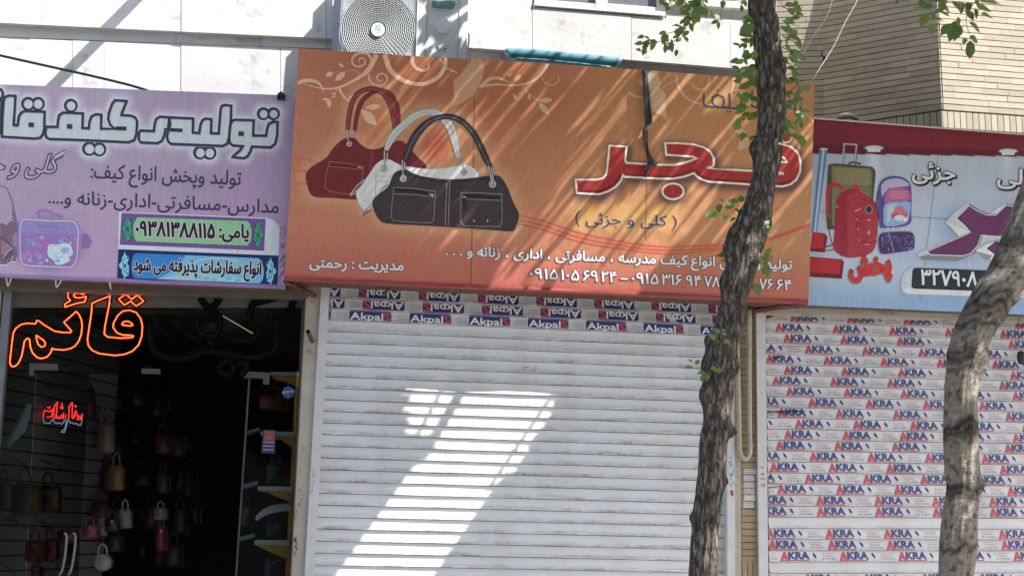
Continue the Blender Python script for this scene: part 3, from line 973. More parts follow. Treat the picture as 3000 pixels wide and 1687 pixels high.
def build_slat(sh, k, X0, X1, parent, mat):
    vs = []; uv = []; nu = 7
    pr = PITCH_PROFILE
    r = random.Random(k * 7 + int(X0 * 100))
    ph = [r.uniform(-.0013, .0013) for _ in range(nu + 1)]
    for i in range(nu + 1):
        X = X0 + (X1 - X0) * i / nu
        for v, d in pr:
            p = sh.pt(k, X, v); p.z += ph[-1 - i] * .35; p.y += ph[i]
            vs.append(p); uv.append((i / nu, v))
        p = sh.pt(k, X, 1.0); vs.append(Vector((p.x, 0.002, p.z))); uv.append((i / nu, 1))
        p = sh.pt(k, X, 0.032); vs.append(Vector((p.x, 0.0035, p.z + 0.0006))); uv.append((i / nu, 0))
    m = len(pr) + 2; fs = []
    for i in range(nu):
        a, c = i * m, (i + 1) * m
        for j in range(len(pr) - 1):
            fs.append((a + j, c + j, c + j + 1, a + j + 1))
        t = len(pr) - 1
        fs.append((a + t, c + t, c + t + 1, a + t + 1))
        fs.append((a + t + 2, c + t + 2, c, a))
    o = mesh_obj('slat', vs, fs, M[mat], parent, uvs=uv)
    return o

class Label:
    """print on a slat in (metres along, v up the slat) coordinates"""
    def __init__(s): s.v = []; s.f = []; s.m = []; s.o = []; s.lay = 0
    def add(s, pts, fs, mi):
        n = len(s.v); s.v += pts; s.f += [tuple(i + n for i in f) for f in fs]; s.m += [mi] * len(fs); s.o += [s.lay] * len(pts)
    def quad(s, a, b, c, d, mi): s.add([a, b, c, d], [(0, 1, 2, 3)], mi)
    def text(s, t, x0, x1, v0, v1, mi, bold=0.0, flip=False):
        V, Fs = text_tris(t)
        xs = [q[0] for q in V]; a, b = min(xs), max(xs)
        P = []
        for x, y in V:
            u = (x - a) / (b - a); w = y / 0.72
            if flip: u = 1 - u; w = 1 - w
            P.append((x0 + (x1 - x0) * u, v0 + (v1 - v0) * w))
        s.add(P, Fs, mi)
        if bold:
            kx, kv = (x1 - x0) / (b - a), (v1 - v0) / 0.72
            s.lay += 0.25
            for lp in text_loops(t):
                n = len(lp)
                for i in range(n):
                    (xa, ya), (xb, yb) = lp[i], lp[(i + 1) % n]
                    l = math.hypot(xb - xa, yb - ya)
                    if l < 1e-6: continue
                    ox, oy = -(yb - ya) / l * bold, (xb - xa) / l * bold
                    ex, ey = (xb - xa) / l * bold * .5, (yb - ya) / l * bold * .5
                    Q = []
                    for x, y in ((xa + ox - ex, ya + oy - ey), (xb + ox + ex, yb + oy + ey), (xb - ox + ex, yb - oy + ey), (xa - ox - ex, ya - oy - ey)):
                        u = (x - a) / (b - a); w = y / 0.72
                        if flip: u = 1 - u; w = 1 - w
                        Q.append((x0 + (x1 - x0) * u, v0 + (v1 - v0) * w))
                    s.lay += 0.004
                    s.add(Q, [(0, 1, 2, 3)], mi)
    def place(s, sh, k, X, X0, X1, bm, scale=1.0):
        base = []
        for (x, v), l in zip(s.v, s.o):
            base.append(bm.verts.new((X + x * scale, l, v)))
        for f, m_ in zip(s.f, s.m):
            try:
                ff = bm.faces.new([base[i] for i in f]); ff.material_index = m_
            except ValueError: pass
def finish_label(bm, sh, k, X0, X1, mats, parent):
    for v in (0.12, 0.30, 0.48, 0.64, 0.82):
        bmesh.ops.bisect_plane(bm, geom=bm.verts[:] + bm.edges[:] + bm.faces[:], plane_co=(0, 0, v), plane_no=(0, 0, 1), dist=1e-5)
    bmesh.ops.bisect_plane(bm, geom=bm.verts[:] + bm.edges[:] + bm.faces[:], plane_co=(X0 + .002, 0, 0), plane_no=(-1, 0, 0), clear_outer=True, dist=1e-6)
    bmesh.ops.bisect_plane(bm, geom=bm.verts[:] + bm.edges[:] + bm.faces[:], plane_co=(X1 - .002, 0, 0), plane_no=(1, 0, 0), clear_outer=True, dist=1e-6)
    if not bm.faces: bm.free(); return None
    bm.verts.index_update()
    vs = []
    for v in bm.verts:
        vs.append(sh.pt(k, v.co.x, min(max(v.co.z, 0), 1), 0.0009 + v.co.y * 0.0003))
    fs = [tuple(v.index for v in f.verts) for f in bm.faces]; fm = [f.material_index for f in bm.faces]
    bm.free()
    o = mesh_obj('printed_label', vs, fs, mats, parent, fm=fm); o['kind'] = 'stuff'; return o

# centre shutter
sc = Shutter((966, 938.5), (917, 1654.6), (1960, 980), (1930, 1675), 21, None, None)
shc = thing('roller_shutter', 'closed white roller shutter under the orange sign with a slanting patch of sunlight', 'shutter', cast(1500, 1687, 0))
for k in range(-5, 24):
    zc = sc.z(k, 0)
    # edge positions follow the rails
    yl = project(Vector((sc.l0.x, 0, sc.z(k - .5, sc.l0.x))))[1]
    XL = cast(966 + (917 - 966) * (yl - 938.5) / (1654.6 - 938.5) - 4, yl, 0).x
    XR = cast(2133, yl + 35, 0).x
    o = build_slat(sc, k, XL, XR, shc, 'slat_enamel')
    if k <= 0:
        lab = Label(); per = 175.7 * 8.05 / FPX; k_ = per / 287.0
        flip = k < 0
        W = 200 * k_
        lab.lay = 1
        r_ = 0.012
        lab.add([(0, .10), (W, .10), (W, .82), (W * .97, .93), (W * .03, .93), (0, .82)] if not flip else [(0, .90), (W, .90), (W, .18), (W * .97, .08), (W * .03, .08), (0, .18)], [(0, 1, 2, 3, 4, 5)], 0)
        lab.lay = 2
        if flip:
            lab.text('Akpal', W * .20, W * .97, .16, .86, 1, 0.02, True); lab.text('S', W * .02, W * .19, .12, .88, 2, 0.03, True)
        else:
            lab.text('Akpal', W * .03, W * .80, .16, .82, 1, 0.02); lab.text('S', W * .81, W * .98, .14, .86, 2, 0.03)
        for q, vv in enumerate((.24, .40, .56, .72)):
            xx = 226 * k_
            while xx < 276 * k_:
                ww = rnd.uniform(4, 10) * k_
                lab.quad((xx, vv - .03), (xx + ww, vv - .03), (xx + ww, vv + .03), (xx, vv + .03), 3); xx += ww + 1.5 * k_
        lab.quad((0, .965), (W, .965), (W, .985), (0, .985), 0)
        start = {0: 300, -1: 362, -2: 340, -3: 480, -4: 180, -5: 250}[k]
        X = cast(840 + start * .612, 920, 0).x - per * 2
        bm = bmesh.new()
        while X < XR:
            lab.place(sc, k, X, XL, XR, bm); X += per
        finish_label(bm, sc, k, XL, XR, [M['akpa_navy'], M['akpa_white'], M['akra_red'], M['akra_grey']], o)
def rail(name, q, Y, D, parent, mat='rail_paint'):
    mb = MB(); mb.pxbox(q, Y, D); return mb.build(name, M[mat], parent)
rail('guide_rail', [(888, 1760), (915, 1760), (969, 790), (944, 790)], -0.075, 0.09, shc)
rail('guide_rail', [(2131, 1760), (2154, 1760), (2152, 820), (2131, 820)], -0.075, 0.09, shc)
mb = MB(); mb.pxbox([(900, 1780), (2140, 1780), (2140, 790), (950, 790)], 0.005, .01); mb.build('backing', M['board_black'], shc)
# small numerals painted on a slat
scribble(crop(840, 800, 0.612), [[(1140, 445), (1140, 452), (1147, 452), (1147, 445)], [(1147, 452), (1154, 450), (1154, 445)], [(1140, 452), (1145, 470)],
         [(1166, 463), (1171, 463), (1171, 467), (1166, 467), (1166, 463)], [(1188, 445), (1190, 452), (1202, 452)], [(1190, 452), (1193, 470)]], 2.6, 'orange_board', -0.018, 'painted_numerals', shc)
# handwriting on the rails
rr_ = [o for o in shc.children if o.name.startswith('guide_rail')]
scribble(crop(840, 800, .612), [[(118, 1050), (122, 1035)], [(115, 1020), (128, 1025), (118, 1030)], [(118, 1008), (130, 1000)], [(120, 990), (132, 992)], [(122, 975), (128, 968), (134, 978)],
         [(124, 955), (136, 960), (126, 965)], [(120, 940), (132, 944)]], 1.3, 'ink_blue', -0.0765, 'handwriting', shc)
scribble(T8, [[(240, 320), (265, 330), (262, 312)], [(245, 365), (270, 350), (270, 385), (250, 380), (245, 365)], [(245, 410), (262, 395), (290, 400)],
         [(245, 465), (262, 500), (290, 480)], [(262, 500), (300, 430)], [(255, 520), (270, 535)], [(245, 560), (270, 590), (255, 600)], [(285, 550), (292, 580)]], 1.2, 'ink_dark', -0.0765, 'handwriting', shc)
scribble(T8, [[(262, 635), (266, 680)], [(272, 630), (275, 685)], [(283, 635), (284, 688)]], 2.6, 'ink_red', -0.0765, 'handwriting', shc)

# right shutter
sa = Shutter((2250, 944.5), (2250, 1678.8), (2960, 965.4), (2960, 1677.0), 23, None, None)
sha = thing('roller_shutter', 'closed roller shutter covered with red and blue printed stickers at the right', 'shutter', cast(2640, 1687, 0))
startA = {0: 235, 1: 157, 2: 200, 3: 310, 4: 110, 5: 203, 6: 142, 7: 213, 8: 328, 9: 170, 10: 260, 11: 203, 12: 163, 13: 335, 14: 132, 15: 310, 16: 170,
          17: 370, 18: 370, 20: 112, 21: 122, 22: 185, 24: 305}
XLa0, XRa = cast(2243, 945, 0).x, cast(3560, 1300, 0).x
perA = 181.5 * 8.05 / FPX
def akra_label():
    L = Label(); u = perA / 318.0
    L.lay = 1
    L.text('A', 0, 43 * u, .13, .91, 0, 0.055); L.text('KRA', 44 * u, 152 * u, .29, .91, 1, 0.055)
    L.quad((0, .10), (152 * u, .10), (152 * u, .20), (0, .20), 0)
    for i in range(3):
        x = (172 + i * 4) * u
        L.add([(x, .78 - i * .08), (x + 8 * u, .84 - i * .08), (x + 14 * u, .58 - i * .08), (x + 6 * u, .50 - i * .08)], [(0, 1, 2, 3)], 1)
    L.quad((170 * u, .18), (192 * u, .18), (192 * u, .22), (170 * u, .22), 3)
    x = 215 * u
    while x < 290 * u:
        w = rnd.uniform(3, 9) * u; L.quad((x, .76), (x + w, .76), (x + w, .80), (x, .80), 2); x += w + 1.5 * u
    L.text('For Export', 228 * u, 282 * u, .50, .70, 3, 0.01)
    for i, w in enumerate((13, 10, 12, 18, 14)):
        x = (222 + i * 16) * u
        L.add([(x, .26), (x + w * .4 * u, .20), (x + w * .8 * u, .26), (x + w * .8 * u, .36), (x + w * .4 * u, .42), (x, .36)], [(0, 1, 2, 3, 4, 5)], 2)
    return L
LA = akra_label()
for k in range(-1, 25):
    zc = sa.z(k - .5, sa.l0.x)
    yk = 944.5 + (k - .5) * 31.9
    XL = cast(2243 + (2252 - 2243) * (yk - 945) / 734.0, yk, 0).x
    o = build_slat(sa, k, XL, XRa, sha, 'slat_enamel_clean')
    if k in startA or k == -1:
        st = startA.get(k, 150)
        X = cast(2180 + st * .5706, yk, 0).x - perA
        bm = bmesh.new()
        while X < XRa:
            LA.place(sa, k, X, XL, XRa, bm); X += perA * rnd.uniform(.995, 1.003)
        finish_label(bm, sa, k, XL, XRa, [M['akra_red'], M['akra_blue'], M['akra_grey'], M['akra_pink']], o)
T6 = crop(2180, 860, .5706)
def flap(pts, par):
    mb = MB(); P = [cast(*T6(*p), -0.026) for p in pts]; Q = [cast(*T6(*p), -0.024) for p in pts]
    n = len(P); mb.add(P + Q, [tuple(range(n)), tuple(range(2 * n - 1, n - 1, -1))] + [(i, n + i, n + (i + 1) % n, (i + 1) % n) for i in range(n)])
    mb.build('peeled_sticker', M['dark_metal'], par)
sl_list = {k: o for k, o in zip(range(-1, 25), [o for o in sha.children if o.name.startswith('slat')])}
flap([(108, 118), (170, 104), (140, 122), (108, 130)], sl_list[0])
flap([(130, 328), (190, 318), (178, 334)], sl_list[4])
flap([(118, 602), (330, 597), (290, 604), (220, 612), (150, 608), (118, 613)], sl_list[9])
flap([(122, 993), (200, 984), (185, 991), (124, 997)], sl_list[16])
flap([(165, 268), (380, 270), (300, 273), (180, 272)], sl_list[3])
rail('guide_rail', [(2225, 1780), (2252, 1780), (2243, 880), (2215, 880)], -0.075, 0.09, sha)
rail('rail_shadow_gap', [(2218, 1780), (2226, 1780), (2216, 880), (2208, 880)], -0.01, 0.05, sha, 'board_black')
mb = MB(); mb.pxbox([(2240, 1780), (3600, 1780), (3600, 900), (2240, 880)], 0.005, .01); mb.build('backing', M['board_black'], sha)
mb = MB(); mb.pxbox([(2243, 918), (3600, 958), (3600, 900), (2240, 850)], -0.10, 0.12); mb.build('shutter_box', M['beige_steel'], sha)
scribble(T8, [[(550, 410), (562, 425), (575, 410)], [(552, 470), (560, 485), (570, 470), (580, 488)], [(540, 526), (592, 522)], [(545, 590), (560, 575), (570, 598), (560, 600)],
         [(575, 560), (585, 570), (578, 585), (592, 600)]], 1.6, 'ink_dark', -0.0765, 'handwriting', sha)
# lock weight hanging in front of the right shutter

# the neighbouring facades just outside the frame, so that the street goes on
for nm, lab, x0, x1 in (('plaster_wall', 'plain plaster wall left of the open shop, outside the picture', cast(-1500, 1200, 0).x, cast(-430, 1200, 0).x - .02), ('plaster_wall', 'plain plaster wall right of the stickered shutter, outside the picture', cast(3600, 1200, 0).x, cast(5200, 1200, 0).x)):
    t = thing(nm, lab, 'wall', ((x0 + x1) / 2, .1, 0))
    mb = MB(); mb.box(((x0 + x1) / 2, 1.1, 3.6), (x1 - x0, 2.3, 7.2)); mb.build('wall', M['cream_plaster'], t)
    mb = MB(); mb.box(((x0 + x1) / 2, -.06, .3), (x1 - x0, .08, .6)); mb.build('plinth', M['kerb'], t)
# ------------------------------------------------------------------ shop signs
def sign_body(name, top, bottom, Y, depth, parent, mat):
    """box frame behind the printed sheet"""
    tl, tr, br, bl = cast(*top[0], Y), cast(*top[-1], Y), cast(*bottom[-1], Y), cast(*bottom[0], Y)
    mb = MB(); o = Vector((0, 0.004, 0)); D = Vector((0, depth, 0))
    mb.hexa([bl + o, br + o, tr + o, tl + o], [p + o + D for p in (bl, br, tr, tl)])
    return mb.build(name, mat, parent)

# ---- left: lilac sign
YP = Lean(-0.22, 0.10, 3.15)
ps = thing('shop_sign', 'lilac banner sign with huge pale Persian lettering and a printed pink school bag', 'sign', cast(430, 840, YP + .1))
P_top = [(-400, 232), (0, 248), (872, 281)]
P_bot = [(-400, 790), (0, 812), (400, 829), (836, 846)]
TP = crop(0, 240, .34161)
G = {}
G['tu'] = [(2380, 345), (2375, 460), (2360, 530), (2320, 562), (2160, 555), (2145, 600), (2120, 640), (2090, 655), (1995, 645), (2005, 630), (2060, 585), (2080, 552), (1995, 545), (1968, 520), (1964, 480), (1970, 380), (1985, 340), (2010, 325), (2175, 330), (2170, 460), (2280, 462), (2290, 400), (2305, 360), (2340, 342)]
G['lid'] = [(1890, 240), (1900, 208), (1930, 198), (1982, 205), (1978, 330), (1962, 480), (1948, 530), (1910, 550), (1465, 532), (1440, 510), (1430, 470), (1440, 420), (1458, 370), (1452, 305), (1655, 315), (1652, 435), (1708, 438), (1718, 370), (1735, 330), (1760, 315), (1812, 320), (1808, 440), (1875, 443)]
G['r'] = [(1452, 305), (1370, 298), (1337, 320), (1325, 360), (1318, 422), (1205, 417), (1190, 440), (1188, 490), (1205, 520), (1350, 526), (1388, 505), (1408, 460), (1416, 408), (1440, 405)]
G['kif'] = [(395, 385), (388, 440), (395, 475), (422, 490), (720, 500), (1100, 518), (1150, 500), (1168, 450), (1175, 340), (1158, 305), (1120, 290), (1040, 285), (1045, 265), (1085, 165), (985, 158), (960, 190), (932, 270), (927, 320), (942, 365), (985, 402), (865, 402), (868, 282), (820, 278), (782, 298), (767, 340), (760, 398), (705, 396), (710, 270), (540, 264), (507, 285), (496, 330), (492, 386)]
G['qa'] = [(15, 470), (20, 300), (30, 160), (42, 130), (75, 118), (132, 122), (116, 370), (150, 372), (160, 300), (177, 267), (210, 250), (382, 256), (378, 400), (368, 450), (343, 480), (300, 487)]
G['hm'] = [(-260, 60), (-120, 40), (8, 66), (24, 95), (20, 135), (0, 145), (12, 170), (8, 300), (6, 440), (-200, 440), (-420, 430), (-440, 330), (-260, 330)]
dotsP = [(2258, 275, 46), (2345, 275, 46), (1715, 608, 50), (1797, 610, 50), (607, 205, 50), (765, 574, 52), (850, 580, 52), (240, 190, 50), (325, 190, 50)]
glP = [[TP(*p) for p in g] for g in G.values()]
dP = [TP(x, y) for x, y, _ in dotsP]
def purple(X, Y):
    C = np.zeros(X.shape + (3,)) + np.array([158, 142, 160.])
    w = 0.5 + 0.5 * np.sin(X / 95.0 + np.sin(Y / 70.0) * 1.3) * np.cos(Y / 120.0 + X / 260.0)
    C = mixc(C, (142, 127, 150), w * 0.7)
    C = mixc(C, (172, 142, 172), sstep(520, 700, Y) * 0.6)
    C = mixc(C, (160, 128, 160), sstep(560, 700, X) * sstep(380, 500, Y) * 0.5)
    D = dist_to(glP, X, Y)
    for g in glP: D = np.where(inside(g, X, Y), 0, D)
    for x, y in dP: D = np.minimum(D, np.maximum(0, np.hypot(X - x, Y - y) - 17))
    C = mixc(C, (196, 198, 206), np.exp(-(D / 17.0) ** 2) * 0.85)
    # print darker behind the school bag
    D2 = np.hypot((X - 143) / 95.0, (Y - 715) / 75.0)
    C = mixc(C, (96, 84, 110), np.clip(1.30 - D2, 0, 1) ** 1 * 0.9)
    C = mixc(C, (112, 88, 130), sstep(800, 808, Y + X * -0.04) * 0.8)
    return C
print_face('printed_sheet', P_top, P_bot, 200, 96, YP, purple, ps)
sign_body('frame', P_top, P_bot, YP, 0.18, ps, M['beam_brown'])
A = Art(YP); A.at(0, 240, .34161)
DK = (44, 46, 62); LT = (176, 184, 188); SH = (120, 112, 104)
for g in G.values():
    A.poly([(x + 4, y + 4) for x, y in g], LT)
for x, y, r in dotsP: A.disc(x, y, r + 10, r + 10, DK)
for x, y, r in dotsP: A.disc(x, y, r - 10, r - 10, SH)
for x, y, r in dotsP: A.disc(x + 4, y + 4, r - 14, r - 12, LT)
for nme, g in G.items():
    A.stroke([(x + 4, y + 6) for x, y in g], 22, SH, closed=True)
for nme, g in G.items():
    A.stroke(g, 20, DK, closed=True)
for x, y in ((2068, 446), (268, 370), (597, 384)):
    A.poly([(x - 24, y - 20), (x + 26, y - 18), (x + 26, y + 24), (x - 24, y + 22)], SH)
    A.poly([(x - 24, y - 22), (x + 20, y - 20), (x + 20, y + 18), (x - 24, y + 16)], DK)
A.stroke([(990, 400), (1085, 402)], 34, DK); A.stroke([(1455, 412), (1566, 418)], 32, DK)
A.build('printed_lettering', ps, 'huge pale letters outlined in near black')
A = Art(YP)
ink = (48, 46, 70)
A.at(0, 200, .4555)
A.text('تولید وپخش انواع کیف:', (583, 704), (1548, 752), 128, ink, bold=.012)
A.text('مدارس-مسافرتی-اداری-زنانه و....', (312, 868), (1790, 932), 122, ink, bold=.012)
A.text('کلی و جزئی', (-250, 672), (360, 672), 165, (168, 152, 178), bold=.004, outline=(58, 52, 78), ow=.05, slant=.35)
A.stroke([(345, 580), (424, 532)], 26, (70, 64, 90)); A.stroke([(350, 578), (420, 536)], 15, (176, 164, 190))
A.build('printed_lettering', ps)['kind'] = 'stuff'
# printed school bag
A = Art(YP, base=0.002); A.at(0, 600, .15528)
bag = [(460, 250), (900, 278), (1350, 290), (1460, 350), (1510, 470), (1500, 700), (1485, 1000), (1400, 1170), (1300, 1205), (900, 1190), (480, 1160), (380, 1080), (340, 850), (318, 600), (340, 400), (380, 290)]
A.poly([(0, 360), (60, 345), (120, 390), (190, 310), (330, 300), (330, 1050), (250, 1100), (130, 1140), (0, 1125)], (112, 88, 104))
A.poly([(0, 560), (160, 700), (260, 830), (240, 960), (60, 1060), (0, 1010)], (84, 76, 92)); A.poly([(20, 640), (120, 720), (190, 830), (110, 960), (20, 930)], (140, 104, 122))
A.stroke([(-20, -350), (80, -340), (150, -260), (210, -100), (250, 60), (275, 250), (300, 330)], [24, 26, 28, 32, 46, 70, 60], (112, 100, 124), smooth=4)
A.stroke([(-20, -330), (70, -322), (130, -250), (190, -100), (232, 60)], 8, (170, 160, 176), smooth=3)
for q in range(9): A.disc(240 + rnd.uniform(-40, 60), 180 + q * 22, 14, 10, (70 + q * 8, 66 + q * 6, 80 + q * 6))
A.stroke([(10, 1130), (100, 1140), (160, 1110), (230, 1080), (300, 1085)], 24, (170, 186, 190), smooth=3)
for p in ([(130, 740), (180, 790), (230, 830)], [(40, 1020), (150, 880), (240, 820)], [(200, 1100), (240, 960)], [(300, 1100), (320, 980)]): A.stroke(p, 12, (168, 168, 178))
A.poly([(1545, 540), (1650, 545), (1738, 690), (1690, 815), (1530, 832)], (128, 98, 146))
for q in range(4): A.stroke([(1545, 620 + q * 45), (1650 + q * 14, 570 + q * 45)], 5, (108, 82, 128))
A.poly([(330, 520), (255, 538), (235, 640), (240, 740), (330, 850)], (136, 108, 156))
A.stroke([(775, 235), (745, 210), (705, 160), (760, 118), (880, 108), (1010, 170), (1110, 205), (1180, 250)], [50, 50, 46, 60, 56, 36, 40, 40], (132, 110, 160), smooth=5)
A.poly(bag, (126, 112, 160), smooth=4)
inner = [(475, 275), (900, 300), (1340, 310), (1430, 370), (1480, 480), (1470, 700), (1455, 990), (1385, 1140), (1290, 1180), (900, 1165), (490, 1140), (400, 1060), (385, 850), (375, 600), (385, 400), (410, 310)]
A.poly(inner, (134, 120, 170), smooth=4)
A.poly([(378, 520), (900, 555), (1478, 580), (1470, 700), (1455, 990), (1385, 1140), (1290, 1178), (900, 1163), (490, 1138), (402, 1058), (385, 850)], (142, 104, 158))
rr2 = random.Random(3)
for q in range(46):
    x, y = rr2.uniform(410, 1430), rr2.uniform(600, 1120); z_ = rr2.uniform(16, 34)
    A.poly([(x - z_, y - z_), (x + z_, y - z_), (x + z_, y + z_), (x - z_, y + z_)], rr2.choice([(128, 94, 148), (156, 116, 166), (136, 104, 164)]))
A.stroke(inner, 17, (188, 196, 212), closed=True, smooth=4)
A.stroke([(670, 350), (700, 335), (720, 380), (690, 400), (720, 430), (760, 380), (800, 440), (830, 380), (870, 440), (920, 380), (940, 440), (1000, 350), (1010, 440), (1060, 400), (1090, 450), (1140, 410), (1190, 450)], 9, (92, 112, 136), smooth=2)
def star(x, y, r, col, n=6):
    A.poly([(x + (r if i % 2 == 0 else r * .55) * math.cos(math.pi * i / n + .3), y + (r if i % 2 == 0 else r * .55) * math.sin(math.pi * i / n + .3)) for i in range(2 * n)], col)
for x, y, r, c in ((740, 980, 60, (108, 158, 190)), (560, 1050, 45, (122, 170, 196)), (780, 1100, 38, (130, 160, 198)), (880, 1050, 40, (190, 180, 200)), (1160, 690, 58, (112, 164, 194)), (1330, 720, 34, (170, 150, 190)), (1258, 655, 16, (220, 216, 226)), (512, 578, 16, (206, 200, 220)), (835, 970, 12, (190, 190, 214)), (940, 1100, 12, (160, 170, 210)), (680, 1075, 12, (160, 150, 200))): star(x, y, r, c)
A.poly([(560, 655), (660, 590), (690, 640), (600, 665), (690, 740), (650, 770), (560, 690), (540, 800), (500, 790), (545, 680), (470, 690), (480, 640)], (104, 134, 184))
A.disc(558, 660, 22, 22, (92, 150, 200)); A.stroke([(600, 730), (640, 780)], 12, (190, 200, 220))
for q in range(3): A.stroke([(730 + q * 30, 625 + q * 15), (780 + q * 26, 585 + q * 8)], 12, (196, 176, 206))
A.stroke([(520, 920), (545, 945), (600, 940), (600, 980), (560, 1000)], 8, (190, 170, 200)); A.stroke([(770, 740), (765, 780), (750, 775)], 8, (190, 170, 200))
hp = [(930, 750), (1130, 748), (1200, 722), (1300, 735), (1350, 800), (1375, 935), (1300, 980), (1325, 1040), (1260, 1090), (1140, 1130), (1050, 1122), (1000, 1040), (920, 980), (895, 900), (905, 820)]
A.poly(hp, (176, 196, 206), smooth=3)
for x, y, rx, ry, c in ((1050, 830, 80, 50, (190, 194, 206)), (1220, 860, 75, 55, (128, 160, 200)), (1090, 960, 80, 50, (150, 184, 198)), (1200, 1040, 60, 34, (192, 200, 206)), (1090, 1060, 50, 34, (120, 164, 178)), (1110, 960, 34, 22, (206, 200, 186)), (1250, 930, 40, 26, (200, 200, 206))): A.disc(x, y, rx, ry, c)
for p in ([(970, 790), (1050, 760), (1130, 800), (1110, 860), (1000, 870), (970, 790)], [(1150, 860), (1290, 800), (1310, 900), (1200, 930), (1150, 860)], [(1030, 930), (1120, 1010), (1200, 960)]): A.stroke(p, 5, (104, 112, 146))
A.build('printed_school_bag', ps, 'printed picture of a lilac satchel with stars and a white heart patch')
# swirl print at the right end
A = Art(YP, base=.0018); A.at(340, 610, .20963)
for pts, w in (([(2285, 290), (2330, 280), (2362, 320), (2345, 380), (2300, 385), (2290, 355), (2315, 345)], 12), ([(2365, 505), (2330, 500), (2310, 530), (2330, 550), (2350, 535)], 26),
               ([(2280, 770), (2330, 700), (2365, 650)], [4, 50, 20]), ([(2280, 830), (2340, 790), (2365, 740)], [4, 40, 20]), ([(2285, 1000), (2300, 940), (2350, 880), (2360, 830)], [14, 34, 44, 20]),
               ([(2285, 950), (2290, 1040), (2340, 1100)], [16, 22, 10])):
    A.stroke(pts, w, (112, 96, 138), smooth=4)
A.build('printed_flourish', ps)['kind'] = 'stuff'
# stickers pasted on the sign
def pill(x0, y0, x1, y1, sl, r, n=5):
    """rounded bar with slope sl"""
    out = []
    for cx, cy, a0 in ((x1 - r, y0 + r, -90), (x1 - r, y1 - r, 0), (x0 + r, y1 - r, 90), (x0 + r, y0 + r, 180)):
        for i in range(n + 1):
            a = math.radians(a0 + 90 * i / n)
            out.append((cx + r * math.cos(a), cy + r * math.sin(a) + (cx - x0) * sl))
    return out
A = Art(YP, base=.004); A.at(340, 610, .20963)
A.poly([(42, 52), (2120, 135), (2200, 165), (2255, 215), (2288, 270), (2272, 662), (28, 572)], (188, 190, 198))
A.poly([(75, 66), (2090, 150), (2070, 595), (52, 510)], (104, 72, 136))
gp = [(290, 116), (1840, 172), (1875, 215), (1898, 300), (1900, 400), (1880, 480), (1840, 532), (275, 470), (245, 410), (232, 310), (240, 210)]
A.poly(gp, (36, 40, 50)); c_ = (1070, 325)
A.poly([(c_[0] + (x - c_[0]) * .994, c_[1] + (y - c_[1]) * .965) for x, y in gp], (128, 172, 128))
def ornament(cx, cy, sx, sy, main, dark):
    A.poly([(cx + x * sx, cy + y * sy) for x, y in ((0, -215), (20, -150), (60, -140), (66, -90), (40, -30), (70, 10), (66, 90), (60, 150), (10, 170), (-5, 215), (-20, 150), (-45, 110), (-45, 60), (-80, 30), (-95, -5), (-75, -40), (-45, -60), (-45, -120), (-15, -160))], dark)
    A.poly([(cx + x * sx * .86, cy + y * sy * .93) for x, y in ((0, -215), (20, -150), (60, -140), (66, -90), (40, -30), (70, 10), (66, 90), (60, 150), (10, 170), (-5, 215), (-20, 150), (-45, 110), (-45, 60), (-80, 30), (-95, -5), (-75, -40), (-45, -60), (-45, -120), (-15, -160))], main)
    A.stroke([(cx + x * sx, cy + y * sy) for x, y in ((5, -110), (-22, -50), (-20, 40), (5, 100), (25, 60), (15, 0))], 8, dark, smooth=3)
    A.disc(cx + 4 * sx, cy, 14, 26, dark)
    for q in (-110, 110): A.disc(cx + 40 * sx, cy + q * sy, 10, 16, dark)
ornament(160, 290, 1, 1, (60, 140, 112), (28, 56, 56)); ornament(1985, 370, -1, 1, (60, 140, 112), (28, 56, 56))
A.text('یامی:', (1445, 408), (1850, 416), 262, (26, 20, 34), bold=.03, outline=(196, 178, 188), ow=.03)
A.text('۰۹۳۸۱۳۸۸۱۱۵', (275, 378), (1372, 418), 290, (26, 20, 34), bold=.03, outline=(196, 178, 188), ow=.03)
A.stroke([(1680, 625), (1720, 600)], 22, (206, 160, 110)); A.stroke([(1560, 540), (1620, 570), (1700, 545)], 5, (180, 120, 130))
g1 = A.build('sticker', ps, 'green phone number sticker with a curling white margin')
A = Art(YP, base=.0052); A.at(340, 610, .20963)
A.poly([(33, 572), (2270, 662), (2257, 1112), (14, 1020)], (28, 34, 82))
bp2 = [(275, 628), (1990, 698), (2035, 740), (2062, 830), (2064, 930), (2045, 1010), (2000, 1050), (255, 978), (225, 910), (212, 820), (222, 720), (245, 660)]
A.poly(bp2, (44, 116, 178))
A.poly([(960, 655), (1990, 698), (2035, 740), (2062, 830), (2064, 930), (2045, 1010), (2000, 1050), (560, 990), (900, 820)], (104, 164, 206))
A.poly([(1250, 700), (1700, 690), (2000, 760), (2040, 900), (1600, 900), (1200, 860)], (140, 184, 212), alpha=.6)
A.poly([(620, 985), (1000, 900), (1500, 940), (1900, 1000), (1800, 1040), (900, 1005)], (150, 200, 226), alpha=.8)
A.stroke([(1000, 800), (1200, 720), (1450, 700), (1700, 740)], 8, (176, 206, 222), smooth=4)
for q in range(7): A.disc(1150 + q * 110, 960 + (q % 3) * 22, 42, 22, (110, 172, 214), alpha=.8)
ornament(120, 800, 1, 1, (120, 180, 206), (28, 34, 82)); ornament(2160, 880, -1, 1, (120, 180, 206), (28, 34, 82))
A.text('انواع سفارشات پذیرفته می شود', (245, 862), (2022, 928), 250, (26, 20, 34), bold=.03, outline=(206, 206, 196), ow=.028)
A.build('sticker', ps, 'blue order notice sticker with rounded frame')
